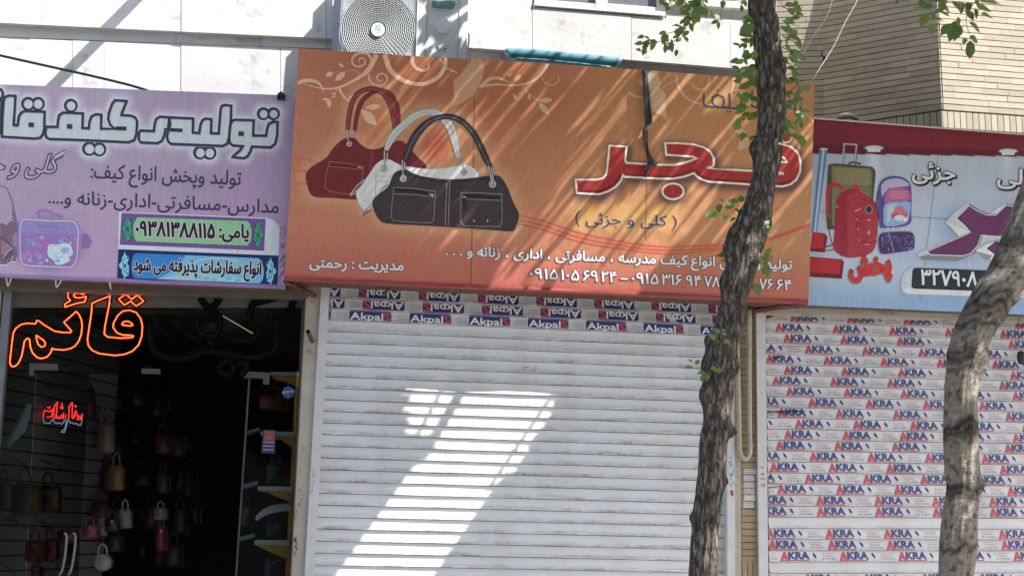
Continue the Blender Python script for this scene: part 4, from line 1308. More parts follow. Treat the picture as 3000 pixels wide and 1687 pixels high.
# eyelet clamp on the top corner, ties under the sign
mb = MB(); mb.pxbox([(812, 276), (836, 278), (835, 294), (811, 292)], YP - .012, .04); mb.hexa([cast(812, 276, YP - .012), cast(836, 278, YP - .012), cast(824, 268, YP - .012), cast(823, 267, YP - .012)], [cast(812, 276, YP + .05), cast(836, 278, YP + .05), cast(824, 268, YP + .05), cast(823, 267, YP + .05)])
cl = mb.build('corner_clamp', M['dark_metal'], ps); 
for x in (818, 829):
    mb = MB(); mb.pxbox([(x - 3, 286), (x + 3, 286), (x + 3, 280), (x - 3, 280)], YP - .0135, .002); mb.build('clamp_hole', M['board_black'], cl)
for pts in ([(18, 812), (23, 838), (33, 814)], [(163, 818), (166, 842), (181, 818)], [(322, 826), (325, 848), (320, 826)]):
    t_ = MB(); t_.tube([cast(x, y, YP - .005) for x, y in crom(pts, 5)], .0035, 5)
    tag(t_.build('cord_tie', M['white_cord'], ps), 'pale cord tie looping under the banner hem')

# ---- centre: orange sign
YO = Lean(-0.30, 0.20, 3.12)
og = thing('shop_sign', 'orange banner sign with three printed handbags and big red Persian lettering', 'sign', cast(1600, 880, YO + .1))
O_top = [(875, 142), (1200, 164), (1560, 184), (1900, 207), (2387, 245)]
O_bot = [(833, 822), (1150, 836), (1400, 847), (1800, 864), (2368, 891)]
T5_ = crop(1660, 400, .28727)
fajr = [(92, 440), (310, 440), (370, 425), (400, 390), (412, 340), (437, 95), (612, 103), (598, 250), (615, 270), (900, 288), (1100, 290), (1180, 275), (1260, 250), (1325, 225), (1290, 208), (1200, 200), (1015, 188), (1005, 70), (1130, 68), (1290, 80), (1400, 112), (1465, 155), (1500, 220), (1503, 290), (1480, 312), (1430, 322), (1700, 340), (1900, 352), (2205, 374), (2205, 382), (2100, 372), (2010, 345), (1970, 280), (1985, 190), (2060, 110), (2190, 75), (2290, 108), (2360, 170), (2387, 260), (2382, 360), (2345, 440), (2280, 490), (2200, 510), (2120, 505), (1870, 490), (1700, 478), (1450, 462), (1370, 435), (1325, 405), (1300, 375), (1200, 410), (1080, 432), (950, 430), (590, 412), (575, 395), (555, 450), (500, 515), (420, 562), (330, 590), (105, 578)]
T7 = crop(860, 230, .32437)
redB = [(110, 870), (160, 800), (290, 720), (350, 640), (430, 560), (500, 535), (560, 545), (600, 590), (660, 630), (740, 640), (830, 610), (960, 560), (1040, 620), (1110, 700), (1200, 800), (1100, 900), (700, 1095), (560, 1095), (350, 1080), (190, 1070), (140, 1020), (120, 940)]
whtB = [(565, 1040), (600, 980), (680, 870), (740, 780), (800, 738), (860, 730), (920, 760), (1000, 790), (1250, 820), (1480, 790), (1560, 780), (1610, 800), (1670, 880), (1500, 1000), (700, 1180), (640, 1190), (590, 1130)]
blkB = [(710, 1120), (760, 1050), (850, 980), (900, 870), (950, 832), (1020, 825), (1090, 860), (1200, 890), (1380, 910), (1550, 905), (1720, 885), (1830, 875), (1880, 900), (1930, 980), (1990, 1130), (2035, 1220), (2030, 1280), (2010, 1330), (1990, 1372), (1930, 1380), (1600, 1355), (1200, 1330), (850, 1310), (780, 1280), (740, 1220)]
hndR = [(490, 470), (500, 350), (530, 220), (590, 130), (690, 95), (780, 115), (850, 190), (890, 300), (920, 480)]
hndW = [(835, 650), (900, 520), (1000, 420), (1100, 340), (1210, 305), (1300, 320), (1380, 390), (1440, 500), (1490, 720)]
hndK = [(1000, 760), (1060, 600), (1130, 480), (1220, 395), (1320, 352), (1430, 350), (1530, 395), (1620, 490), (1690, 620), (1740, 730), (1785, 810)]
def orange(X, Y):
    C = np.zeros(X.shape + (3,)) + np.array([164, 106, 82.])
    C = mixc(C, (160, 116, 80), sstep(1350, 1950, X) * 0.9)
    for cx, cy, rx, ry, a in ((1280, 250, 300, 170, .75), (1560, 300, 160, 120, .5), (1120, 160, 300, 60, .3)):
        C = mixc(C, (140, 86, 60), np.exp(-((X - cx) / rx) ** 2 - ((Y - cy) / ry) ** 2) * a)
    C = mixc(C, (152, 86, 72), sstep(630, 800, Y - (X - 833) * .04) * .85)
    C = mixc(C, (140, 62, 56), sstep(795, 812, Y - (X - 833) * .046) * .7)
    Q = [[T7(*p) for p in b] for b in (redB, whtB, blkB)]
    D = dist_to(Q, X, Y)
    for g in Q: D = np.where(inside(g, X, Y), 0, D)
    D2 = dist_to([[T7(*p) for p in h] for h in (hndR, hndW, hndK)], X, Y, False)
    D = np.minimum(D, np.maximum(0, D2 - 6))
    C = mixc(C, (178, 138, 102), np.exp(-(D / 26.0) ** 2) * .75)
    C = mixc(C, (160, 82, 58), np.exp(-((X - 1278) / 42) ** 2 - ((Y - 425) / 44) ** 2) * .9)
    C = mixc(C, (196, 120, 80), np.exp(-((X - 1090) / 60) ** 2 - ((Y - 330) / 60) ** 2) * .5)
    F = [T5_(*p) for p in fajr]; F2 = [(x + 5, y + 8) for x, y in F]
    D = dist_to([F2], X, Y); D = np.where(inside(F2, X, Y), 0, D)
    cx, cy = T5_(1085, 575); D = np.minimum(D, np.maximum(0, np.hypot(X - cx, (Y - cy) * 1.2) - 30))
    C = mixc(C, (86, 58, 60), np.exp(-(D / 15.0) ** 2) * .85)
    for x0, y0, x1, y1 in ((1690, 632, 1985, 660), (2075, 305, 2340, 320)):
        dd = np.maximum(np.maximum(x0 - X, X - x1), 0) ** 2 + np.maximum(np.maximum(y0 - 24 - Y, Y - y1), 0) ** 2
        C = mixc(C, (186, 156, 84), np.exp(-dd / 180.0) * .35)
    return C
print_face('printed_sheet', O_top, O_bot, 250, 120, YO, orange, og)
sign_body('frame', O_top, O_bot, YO, 0.16, og, M['rust_iron'])
# seams and hem of the banner
A = Art(YO, base=.0012)
A.stroke([(1392, 176), (1386, 500), (1380, 845)], 5, (120, 76, 56), alpha=.35); A.stroke([(1397, 176), (1391, 500), (1385, 845)], 3, (200, 150, 110), alpha=.35)
A.stroke([(1895, 500), (1893, 600), (1890, 700)], 3, (90, 60, 50), alpha=.5)
A.build('seam', og)['kind'] = 'stuff'
def hem(name, pts, Y, w, rgb, parent, matn):
    V = []; Fq = []; P = crom(pts, 14); n = len(P)
    for i, (x, y) in enumerate(P):
        j = 1.6 * math.sin(i * .9) + rnd.uniform(-.6, .6)
        for k, (dy, dd) in enumerate(((-w, .001), (-w * .6, .007), (-w * .2, .010), (0, .007), (w * .12, -.004))):
            V.append(cast(x, y + dy + (j * .5 if k < 3 else 0), Y - dd * (1 + .5 * math.sin(i * .55 + 1)) - .0008))
    for i in range(n - 1):
        for k in range(4): a = i * 5 + k; Fq.append((a, a + 1, a + 6, a + 5))
    if matn not in M: nmat(matn, alb(*rgb), .38, var=.15, scale=9, bump=.25, bscale=30)
    return mesh_obj(name, V, Fq, M[matn], parent, smooth=True)
hem('hem', O_bot, YO, 13, (118, 50, 48), og, 'hem_red')
hem('hem', P_bot, YP, 11, (124, 100, 140), ps, 'hem_lilac')
# flourishes
A = Art(YO, base=.0014); A.at(860, 130, .31056)
F1 = (196, 160, 134); F2c = (176, 146, 116)
A.stroke([(40, 368), (110, 345), (200, 350), (258, 390), (280, 460)], [34, 34, 30, 20, 6], F1, smooth=5)
A.stroke([(95, 375), (250, 415), (400, 415), (560, 350), (690, 260), (750, 170), (782, 98)], [5, 12, 20, 28, 40, 46, 44], F1, smooth=5)
A.stroke([(742, 160), (700, 95), (625, 88), (565, 120), (552, 170), (590, 210), (650, 203), (676, 170), (660, 135), (625, 140), (620, 165)], [24, 18, 16, 16, 16, 16, 14, 14, 12, 12, 8], F1, smooth=4)
A.stroke([(705, 285), (722, 350), (780, 388), (850, 385), (884, 330), (860, 285), (810, 282), (788, 315), (812, 350), (838, 335)], [18, 16, 16, 14, 14, 14, 12, 12, 10, 8], F1, smooth=4)
A.stroke([(862, 102), (905, 230), (1000, 322), (1130, 372), (1260, 368), (1375, 300), (1425, 215), (1438, 128)], [48, 46, 42, 36, 38, 40, 38, 30], F1, smooth=5)
A.stroke([(1118, 112), (1125, 180), (1165, 232), (1230, 250), (1276, 222), (1272, 185)], [34, 34, 30, 24, 20, 10], F1, smooth=4)
A.poly([(1470, 605), (1515, 500), (1510, 350), (1600, 250), (1690, 133), (1782, 142), (1800, 230), (1780, 330), (1700, 480), (1600, 550)], (170, 132, 102))
A.stroke([(1380, 140), (1450, 230), (1550, 275)], 14, F2c)
A.stroke([(1770, 395), (1850, 332), (1930, 320), (2035, 362)], [36, 34, 26, 8], F2c, smooth=4)
A.stroke([(1750, 400), (1900, 382), (2100, 388), (2250, 352), (2340, 285), (2400, 190)], [28, 18, 18, 22, 26, 28], F2c, smooth=5)
A.stroke([(2340, 310), (2380, 370), (2450, 385), (2500, 350), (2490, 300)], 10, F2c, smooth=4)
for a in ((338, 285, 38, 25, -25, F1), (440, 305, 66, 30, -42, F1), (450, 200, 32, 13, 35, F1), (300, 520, 32, 14, 8, F1), (335, 558, 46, 24, 80, F1), (375, 465, 18, 8, 20, F1), (385, 495, 18, 8, -20, F1),
          (750, 592, 80, 28, -8, F1), (710, 690, 105, 48, 48, F1), (540, 500, 40, 16, -40, F1), (2380, 530, 66, 26, -5, F2c), (2362, 608, 74, 32, 50, F2c), (2088, 495, 36, 16, 60, F2c), (2112, 320, 48, 25, -40, F2c),
          (2042, 290, 28, 16, -40, F2c), (2225, 500, 30, 15, 80, F2c)):
    A.leafp(*a)
A.stroke([(430, 418), (470, 490), (530, 545), (580, 590), (650, 640)], [26, 22, 14, 10, 8], F1, smooth=3); A.stroke([(410, 420), (390, 470), (350, 520)], 6, F1); A.stroke([(490, 255), (560, 245), (640, 290)], 4, F1, smooth=3)
A.stroke([(2160, 395), (2220, 470), (2330, 545)], 8, F2c); A.stroke([(2200, 440), (2120, 470)], 5, F2c)
A.at(1840, 0, .3313)
A.poly([(210, 770), (235, 745), (300, 790), (335, 850), (330, 960), (362, 1082), (300, 1030), (220, 990), (190, 930)], F2c)
A.poly([(90, 740), (115, 660), (200, 640), (270, 665), (292, 740), (240, 790), (150, 790)], F2c)
A.stroke([(300, 780), (370, 740), (440, 695)], 12, F2c); A.stroke([(425, 660), (445, 770), (520, 870), (650, 925), (760, 930)], [26, 24, 20, 16, 10], F2c, smooth=5)
A.stroke([(555, 725), (590, 780), (650, 795), (700, 760), (720, 700), (715, 672)], [8, 18, 22, 22, 22, 22], F2c, smooth=4); A.stroke([(895, 850), (925, 780), (935, 690)], [22, 26, 26], F2c, smooth=4)
A.stroke([(0, 820), (60, 850), (140, 870), (180, 890)], [30, 26, 20, 8], F2c, smooth=3)
A.leafp(992, 1162, 64, 26, 15, F2c); A.leafp(1022, 1272, 78, 48, -50, F2c); A.stroke([(1050, 1190), (1110, 1195)], 6, F2c)
A.stroke([(1500, 1010), (1580, 1020), (1640, 1080)], [6, 14, 16], F2c, smooth=3)
A.build('printed_flourish', og, 'pale printed vines and leaves along the top')['kind'] = 'stuff'
# red sweep lines
A = Art(YO, base=.0026); L3 = (166, 76, 62)
for i, dy in enumerate((0, 13, 25)):
    A.stroke([(1525, 632 + dy), (1600, 650 + dy), (1713, 686 + dy), (1883, 717 + dy * .8), (2000, 722 + dy * .8), (2150, 714 + dy * .5), (2250, 699 + dy * .2), (2374, 656 + dy * .1)], [3, 5, 5, 5, 5, 6, 6, 7], L3, smooth=5)
    A.stroke([(858, 463 + i * 38), (895, 467 + i * 36), (930, 474 + i * 34)], [3, 5, 2], (196, 78, 66))
A.build('printed_lines', og)['kind'] = 'stuff'
# handbags
def hook(x0, y0, x1, y1):
    A.stroke([(x0, y0), (x1, y1)], 17, (60, 56, 60)); A.stroke([(x0 - 2, y0), (x1 - 2, y1)], 9, (170, 168, 168))
def ring(x, y, r):
    A.disc(x, y, r + 5, r + 5, (70, 66, 68)); A.disc(x, y, r, r, (172, 170, 166)); A.disc(x, y, r * .66, r * .66, (66, 62, 66)); A.disc(x - 2, y - 2, r * .3, r * .3, (190, 188, 184))
def handle(pts, w, col, edge, st):
    A.stroke(pts, [v + 6 for v in w], edge, smooth=5); A.stroke(pts, w, col, smooth=5)
    if st:
        q = crom(pts, 5); off = [(x - 2, y + 2) for x, y in q]
        A.dashes(off[::2], 3.2, st, 16, 9)
A = Art(YO, base=.0032); A.at(860, 230, .32437)
handle([(552, 480), (570, 350), (612, 220), (690, 142), (770, 112), (860, 132), (925, 225), (945, 350), (938, 450)], [30, 36, 40, 34, 34, 38, 40, 40, 34], (106, 42, 46), (92, 30, 36), None)
handle(hndR, [34, 40, 42, 40, 38, 40, 42, 40, 34], (112, 46, 50), (92, 30, 36), (176, 120, 116))
A.poly(redB, (96, 34, 38), smooth=4)
A.poly([(180, 830), (320, 730), (450, 600), (560, 610), (700, 690), (690, 1060), (400, 1040), (210, 1010), (150, 920)], (106, 40, 42), smooth=4, alpha=.8)
A.stroke([(430, 580), (500, 556), (560, 566), (640, 640), (740, 660), (850, 630), (950, 585)], 8, (86, 26, 32), smooth=4)
A.stroke([(320, 780), (460, 790), (618, 812)], 22, (78, 26, 32), smooth=2); A.stroke([(578, 800), (620, 812)], 9, (180, 160, 156))
A.dashes([(322, 752), (460, 762), (630, 792), (618, 930), (600, 1055), (450, 1040), (330, 1020), (280, 985), (292, 880)], 3.6, (178, 140, 138), 11, 8, True); A.dashes([(318, 795), (600, 822)], 3.6, (178, 140, 138), 11, 8)
for dx in (0, 20): A.dashes([(700 + dx, 640), (690 + dx, 760), (684 + dx, 860)], 3.4, (160, 110, 110), 11, 8)
hook(487, 460, 494, 560); hook(545, 468, 535, 530); ring(503, 592, 24)
A.build('printed_handbag', og, 'printed picture of a dark red leather handbag')
A = Art(YO, base=.0075); A.at(860, 230, .32437)
handle(hndW, [34, 60, 62, 56, 50, 52, 60, 64, 34], (168, 172, 168), (146, 148, 142), (110, 104, 98))
A.stroke([(905, 590), (940, 540), (1010, 440), (1060, 400)], 4, (112, 108, 104), smooth=3); A.stroke([(1395, 400), (1440, 470), (1432, 515)], 4, (122, 116, 110), smooth=3)
A.poly(whtB, (184, 186, 184), smooth=4)
A.poly([(600, 1050), (700, 900), (790, 780), (900, 790), (880, 900), (760, 1040), (690, 1150)], (196, 198, 194), smooth=3, alpha=.7)
A.stroke([(880, 885), (745, 882), (742, 960), (735, 1080)], 5, (110, 104, 100)); A.stroke([(850, 938), (744, 932)], 4, (110, 104, 100)); A.stroke([(850, 925), (744, 920)], 3, (150, 146, 142))
A.stroke([(1172, 850), (1170, 875)], 5, (90, 84, 84)); A.stroke([(1196, 852), (1194, 877)], 5, (90, 84, 84))
hook(822, 655, 822, 790); hook(850, 670, 846, 745); ring(818, 816, 25); hook(1500, 715, 1535, 820); ring(1540, 846, 26)
for p in ([(640, 915), (580, 965), (510, 1050)], [(650, 925), (600, 985), (515, 1062)]): A.stroke(p, 8, (170, 166, 160), smooth=4)
A.build('printed_handbag', og, 'printed picture of a white leather handbag')
A = Art(YO, base=.0105); A.at(860, 230, .32437)
handle(hndK, [42, 66, 64, 52, 46, 46, 50, 52, 56, 54, 30], (48, 42, 48), (28, 24, 30), (150, 142, 140))
A.stroke([(1080, 600), (1150, 480), (1240, 410), (1330, 372), (1430, 368)], [6, 12, 12, 12, 6], (92, 86, 92), smooth=5, alpha=.8, soft=True)
A.poly(blkB, (50, 43, 48), smooth=4)
A.poly([(800, 1080), (900, 960), (1060, 900), (1340, 960), (1350, 1290), (1000, 1290), (820, 1250)], (62, 54, 58), smooth=3, alpha=.8)
A.poly([(1430, 960), (1700, 930), (1880, 960), (1980, 1200), (1940, 1330), (1500, 1310), (1440, 1200)], (60, 52, 56), smooth=3, alpha=.8)
A.stroke([(940, 860), (1010, 845), (1100, 888), (1300, 925), (1420, 930), (1600, 925), (1740, 905), (1830, 895)], 10, (30, 26, 30), smooth=4)
A.stroke([(790, 1030), (800, 1000), (850, 960)], 8, (84, 76, 80), smooth=3)
A.stroke([(915, 1005), (1080, 1015), (1215, 1042)], 26, (26, 22, 26), smooth=3); A.stroke([(1545, 1058), (1700, 1066), (1870, 1078)], 24, (26, 22, 26), smooth=3); A.stroke([(1545, 1080), (1545, 1190)], 26, (34, 29, 33))
stc = (178, 160, 148)
A.dashes([(905, 985), (1080, 992), (1280, 1020), (1275, 1160), (1265, 1280), (1245, 1305), (1050, 1298), (905, 1285), (882, 1255), (890, 1120)], 4.2, stc, 12, 7, True)
A.dashes([(905, 1043), (1080, 1048), (1225, 1066)], 4.2, stc, 12, 7)
A.dashes([(1515, 1030), (1700, 1035), (1880, 1045), (1884, 1180), (1880, 1310), (1860, 1338), (1700, 1336), (1540, 1330), (1512, 1300), (1510, 1160)], 4.2, stc, 12, 7, True)
A.dashes([(1560, 1090), (1880, 1102)], 4.2, stc, 12, 7)
for x0 in (1385, 1412): A.dashes([(x0, 945), (x0 - 8, 1140), (x0 - 16, 1330)], 4.6, stc, 13, 7)
A.dashes([(1300, 915), (1360, 905), (1420, 930)], 4, stc, 12, 8)
A.poly([(1225, 1040), (1268, 1048), (1255, 1078)], (180, 160, 110)); A.poly([(1530, 1065), (1568, 1072), (1535, 1076)], (196, 190, 180))
for x in (1630, 1752): A.stroke([(x, 1275), (x + 2, 1295)], 7, (196, 190, 180))
hook(985, 740, 990, 880); hook(1008, 760, 1004, 820); ring(990, 905, 29); hook(1762, 795, 1792, 930); hook(1788, 800, 1806, 920); ring(1798, 955, 31)
A.stroke([(700, 1140), (660, 1180), (630, 1240)], 7, (104, 84, 80), smooth=3); A.stroke([(712, 1150), (690, 1190), (628, 1244)], 6, (90, 70, 66), smooth=3)
A.build('printed_handbag', og, 'printed picture of a black leather handbag in front')
# big red word
A = Art(YO, base=.0040); A.at(1660, 400, .28727)
BR = (206, 190, 176); RD = (140, 44, 44)
hole = [(2140, 215), (2175, 200), (2225, 222), (2242, 262), (2170, 264), (2120, 255)]
A.poly(fajr, RD)
A.poly(hole, (110, 80, 64))
for pts, w in (([(130, 500), (300, 500), (420, 470), (480, 390), (510, 250), (520, 130)], [40, 60, 70, 70, 60, 50]), ([(520, 320), (800, 345), (1060, 355), (1250, 315), (1400, 260)], [40, 50, 60, 60, 50]), ([(1040, 115), (1200, 125), (1340, 150), (1430, 230)], [40, 60, 70, 60]), ([(1450, 370), (1700, 395), (2100, 420), (2270, 400), (2320, 290), (2260, 160)], [50, 50, 50, 60, 60, 60])):
    A.stroke(pts, w, (170, 62, 56), smooth=5, alpha=.55, soft=True)
A.stroke([(140, 555), (330, 560), (480, 490), (560, 385)], 46, (92, 26, 34), smooth=5, alpha=.55, soft=True)
A.stroke([(600, 395), (950, 410), (1100, 410), (1290, 350), (1380, 410), (1500, 440), (1900, 468), (2180, 485), (2300, 450)], 46, (92, 26, 34), smooth=4, alpha=.5, soft=True)
A.disc(1085, 560, 108, 80, RD); A.disc(1085, 550, 70, 50, (170, 62, 56), soft=True, alpha=.8)
A.stroke([(1085 + 108 * math.cos(i * math.pi / 16), 560 + 80 * math.sin(i * math.pi / 16)) for i in range(32)], 20, BR, closed=True)
A.stroke(fajr, 20, BR, closed=True); A.stroke(hole, 16, BR, closed=True)
A.disc(2235, 5, 62, 58, RD); A.stroke([(2235 + 62 * math.cos(i * math.pi / 12), 5 + 58 * math.sin(i * math.pi / 12)) for i in range(24)], 16, BR, closed=True)
A.disc(2120, -5, 62, 58, RD); A.stroke([(2120 + 62 * math.cos(i * math.pi / 12), -5 + 58 * math.sin(i * math.pi / 12)) for i in range(24)], 16, BR, closed=True)
A.build('printed_lettering', og, 'big glossy red word outlined in white')
A = Art(YO, base=.0034)
nv = (50, 50, 84)
A.at(1660, 400, .28727)
A.text('کلی و جزئی', (195, 893), (1022, 912), 152, nv, bold=.02, outline=(178, 152, 92), ow=.03)
A.stroke([(135, 755), (105, 800), (98, 850), (128, 918)], [8, 16, 16, 8], nv, smooth=4); A.stroke([(1082, 805), (1112, 850), (1112, 900), (1076, 968)], [8, 16, 16, 8], nv, smooth=4)
A.at(1840, 0, .3313)
n2 = (64, 68, 98)
for pts, w, sm in (([(672, 820), (668, 925), (690, 942), (800, 950), (960, 962), (1000, 930), (1005, 840)], 17, 0), ([(745, 900), (752, 860), (795, 842), (842, 860), (850, 905), (840, 950), (900, 955), (898, 825)], 17, 0), ([(800, 950), (762, 935), (745, 900)], 17, 0),
                   ([(1098, 800), (1094, 940), (1180, 968)], 17, 0), ([(1395, 1010), (1398, 920), (1425, 890), (1465, 895), (1478, 930), (1478, 1000), (1508, 1005), (1525, 990), (1526, 890)], 17, 0)):
    A.stroke(pts, w, n2)
for x, y in ((796, 806), (882, 990), (906, 990), (940, 820), (972, 822), (1430, 860), (1522, 862)): A.disc(x, y, 9, 9, n2)
wt = (190, 190, 188); ol = (74, 62, 78)
A.at()
A.text('مدیریت : رحمتی', (907, 782), (1181, 792), 42, wt, bold=.022, outline=ol, ow=.045)
A.text('تولید و پخش انواع کیف مدرسه ، مسافرتی ، اداری ، زنانه و . . .', (1307, 746), (2320, 789), 40, wt, bold=.022, outline=ol, ow=.045)
def nums(t, x0, y0, x1, y1): A.text(t, (x0, y0), (x1, y1), 45, wt, bold=.012, outline=ol, ow=.045, fa=False)
og_txt = A.build('printed_lettering', og); og_txt['kind'] = 'stuff'; A.at()
ly = lambda x: 815 + (x - 1550) * .0465
for t, a, c in (('۰۹۱۵', 1551, 1634), ('۱۰۵', 1643, 1696), ('۶۹', 1708, 1751), ('۲۴', 1761, 1806), ('–', 1818, 1839), ('۰۹۱۵', 1850, 1928), ('۳۱۶', 1938, 1996), ('۹۴', 2009, 2053), ('۷۸', 2063, 2108), ('–', 2118, 2136), ('۷۶', 2224, 2263), ('۶۴', 2275, 2318)):
    nums(t, a, ly(a), c, ly(c))
A.build('printed_lettering', og)['kind'] = 'stuff'
# brackets and rusty angle irons under the sign
def bar(name, pts, r, parent, mat='rust_iron', n=4):
    mb = MB(); mb.tube(pts, r, n); return mb.build(name, M[mat], parent)
bar('bracket', [cast(832, 824, YO), cast(890, 850, -.16), cast(924, 868, -.05)], .014, og); bar('bracket', [cast(858, 828, YO + .02), cast(882, 858, -.2), cast(905, 866, -.06)], .008, og)
bar('bracket', [cast(2345, 892, YO), cast(2270, 900, -.18), cast(2204, 911, -.05)], .02, og); bar('bracket', [cast(2204, 880, -.07), cast(2204, 915, -.07)], .024, og)
bar('bracket', [cast(2290, 888, YO + .03), cast(2205, 893, -.06)], .014, og)
bar('bracket', [cast(1139, 846, YO + .02), cast(1125, 862, -.2)], .009, og, 'dark_metal')
mb = MB(); mb.pxbox([(930, 832), (946, 832), (948, 1000), (934, 1000)][::-1], -.06, .05)
# strap of torn black cloth hanging over the sign
sp = crom([(1888, 207), (1893, 260), (1898, 330), (1900, 362), (1893, 372), (1890, 385), (1892, 420), (1898, 450), (1905, 468), (1912, 480), (1900, 488), (1893, 500), (1891, 520)], 4)
wd = crom([(5,), (8,), (10,), (11,), (3,), (7,), (6,), (6,), (9,), (13,), (9,), (6,), (3,)], 4)
V = []; fsx = []
for i, ((x, y), (w,)) in enumerate(zip(sp, wd)):
    for j in range(5):
        u = (j - 2) / 2
        V.append(cast(x + u * w, y + rnd.uniform(-1, 1), YO - .022 - .010 * math.cos(u * 2.2 + i * .35)))
for i in range(len(sp) - 1):
    for j in range(4): a = i * 5 + j; fsx.append((a, a + 1, a + 6, a + 5))
st = mesh_obj('cloth_strap', V, fsx, M['black_cloth'], None, smooth=True)
sm_ = st.modifiers.new('thickness', 'SOLIDIFY'); sm_.thickness = .004
tag(st, 'torn black cloth strap hanging knotted over the front of the orange sign', 'strap')
mb = MB(); mb.pxbox([(1896, 212), (1907, 212), (1904, 268), (1899, 268)][::-1], YO - .012, .004); mb.build('strap_backing', M['white_cord'], st)

# ---- right: sign of the next shop
YR = -0.2
rs = thing('shop_sign', 'pale blue banner sign with red top band, printed luggage and purple lettering', 'sign', cast(2700, 915, YR + .1))
R_top = [(2330, 343), (2388, 347), (3000, 394), (3560, 438)]
R_bot = [(2330, 892), (2371, 894), (2600, 904), (2853, 915), (3560, 944)]
def blueish(X, Y):
    C = np.zeros(X.shape + (3,)) + np.array([164, 174, 188.])
    C = mixc(C, (134, 150, 172), np.clip(0.5 + .5 * np.sin(X / 130 + Y / 200), 0, 1) * .4)
    C = mixc(C, (112, 142, 172), sstep(780, 900, Y) * .8)
    for cx, cy in ((2560, 470), (2952, 470)):
        dx = np.abs(X - cx - 0) / (18 + np.clip(Y - 430, 0, 400) * .22)
        C = mixc(C, (190, 202, 212), np.clip(1 - dx, 0, 1) * (Y > 430) * np.clip(1 - (Y - 430) / 160, 0, 1))
    D = np.hypot((X - 2800) / 60, (Y - 655) / 60); C = mixc(C, (108, 140, 182), np.clip(1.2 - D, 0, 1) * .7)
    D = np.hypot((X - 2760) / 130, (Y - 752) / 26); C = mixc(C, (116, 146, 180), np.clip(1.2 - D, 0, 1) * .7)
    yb = 450 + (X - 2383) * .0155; ym = 424 + (X - 2383) * .03
    C = np.where((Y < yb)[..., None], np.array([90, 30, 42.]), C)
    C = np.where((Y < ym)[..., None], np.array([112, 38, 50.]), C)
    return C
print_face('printed_sheet', R_top, R_bot, 200, 150, YR, blueish, rs)
sign_body('frame', R_top, R_bot, YR, 0.16, rs, M['beam_brown'])
mb = MB(); mb.tube([cast(2330, 343, YR - .002), cast(2388, 347, YR - .002), cast(3000, 394, YR - .002), cast(3560, 438, YR - .002)], .006, 6); mb.build('top_trim', M['rail_paint'], rs)
A = Art(YR, base=.002); A.at(2370, 400, .33123)
dk = (52, 58, 72)
A.stroke([(1090, 0), (1088, 70), (1140, 135)], 3.5, (60, 22, 30)); A.stroke([(1145, 150), (1110, 430), (1040, 990), (1020, 1150)], 4, dk); A.stroke([(60, 660), (155, 668)], 4, dk); A.stroke([(910, 712), (1230, 730)], 4, dk); A.stroke([(970, 1400), (1010, 1460)], 3, dk)
A.poly([(95, 112), (165, 114), (70, 850), (20, 850)], (92, 118, 152)); A.poly([(120, 114), (140, 114), (60, 850), (42, 850)], (160, 178, 196)); A.disc(130, 112, 38, 10, (168, 184, 196))
A.poly([(30, 845), (140, 855), (165, 890), (140, 1025), (10, 1015)], (104, 26, 36)); A.poly([(30, 850), (138, 858), (128, 992), (10, 985)], (160, 40, 50))
A.poly([(10, 1062), (290, 1085), (310, 1110), (292, 1258), (5, 1240)], (100, 26, 36)); A.poly([(10, 1068), (284, 1090), (270, 1215), (5, 1202)], (160, 40, 50))
for x, y in ((575, 104), (1762, 132)):
    A.disc(x, y, 96, 27, (84, 84, 96)); A.disc(x, y - 2, 80, 20, (180, 186, 196)); A.poly([(x - 60, y), (x + 60, y), (x + 56, y + 34), (x - 56, y + 34)], (204, 212, 220))
A.build('printed_shapes', rs)['kind'] = 'stuff'
A = Art(YR, base=.003); A.at(2370, 400, .33123)
A.stroke([(302, 245), (312, 68), (424, 76), (408, 255)], 20, (92, 92, 104)); A.stroke([(300, 240), (310, 66), (420, 72), (404, 250)], 8, (176, 178, 184))
A.poly([(170, 250), (225, 238), (560, 268), (588, 300), (590, 340), (568, 560), (420, 700), (240, 820), (160, 822), (148, 640)], (72, 70, 56))
A.poly([(200, 262), (540, 284), (560, 320), (548, 600), (240, 800), (205, 780)], (112, 108, 80)); A.poly([(230, 275), (530, 292), (545, 400), (520, 440), (250, 420), (222, 360)], (122, 118, 88))
A.stroke([(222, 360), (250, 425), (530, 445), (560, 430)], 5, (70, 66, 52), smooth=3); A.stroke([(350, 245), (390, 228), (460, 245)], 16, (70, 66, 54), smooth=3); A.disc(520, 408, 26, 9, (130, 116, 130)); A.stroke([(440, 470), (540, 480), (545, 580)], 5, (78, 74, 56))
A.build('printed_suitcase', rs, 'printed picture of an olive trolley suitcase')
A = Art(YR, base=.0042); A.at(2370, 400, .33123)
A.stroke([(310, 470), (240, 425), (180, 450), (166, 520), (166, 640), (178, 720)], [30, 34, 36, 34, 28, 20], (160, 48, 62), smooth=4); A.stroke([(380, 450), (420, 440), (440, 490)], 30, (160, 48, 62), smooth=3)
A.stroke([(180, 720), (184, 860), (208, 950)], 8, (110, 40, 52), smooth=2); A.stroke([(150, 975), (220, 955)], 12, (84, 40, 50)); A.stroke([(140, 1010), (230, 1000)], 10, (140, 50, 60))
bk = [(215, 990), (225, 860), (232, 640), (255, 530), (320, 475), (400, 460), (470, 500), (550, 545), (600, 610), (612, 700), (605, 880), (580, 990), (520, 1045), (400, 1070), (300, 1060)]
A.poly(bk, (138, 42, 52), smooth=3)
A.poly([(335, 560), (400, 500), (480, 520), (570, 580), (600, 680), (596, 860), (560, 1000), (450, 1050), (350, 1040), (340, 800)], (150, 50, 60), smooth=3)
A.poly([(240, 640), (300, 530), (330, 560), (330, 1040), (240, 1000), (228, 850)], (136, 36, 48), smooth=2)
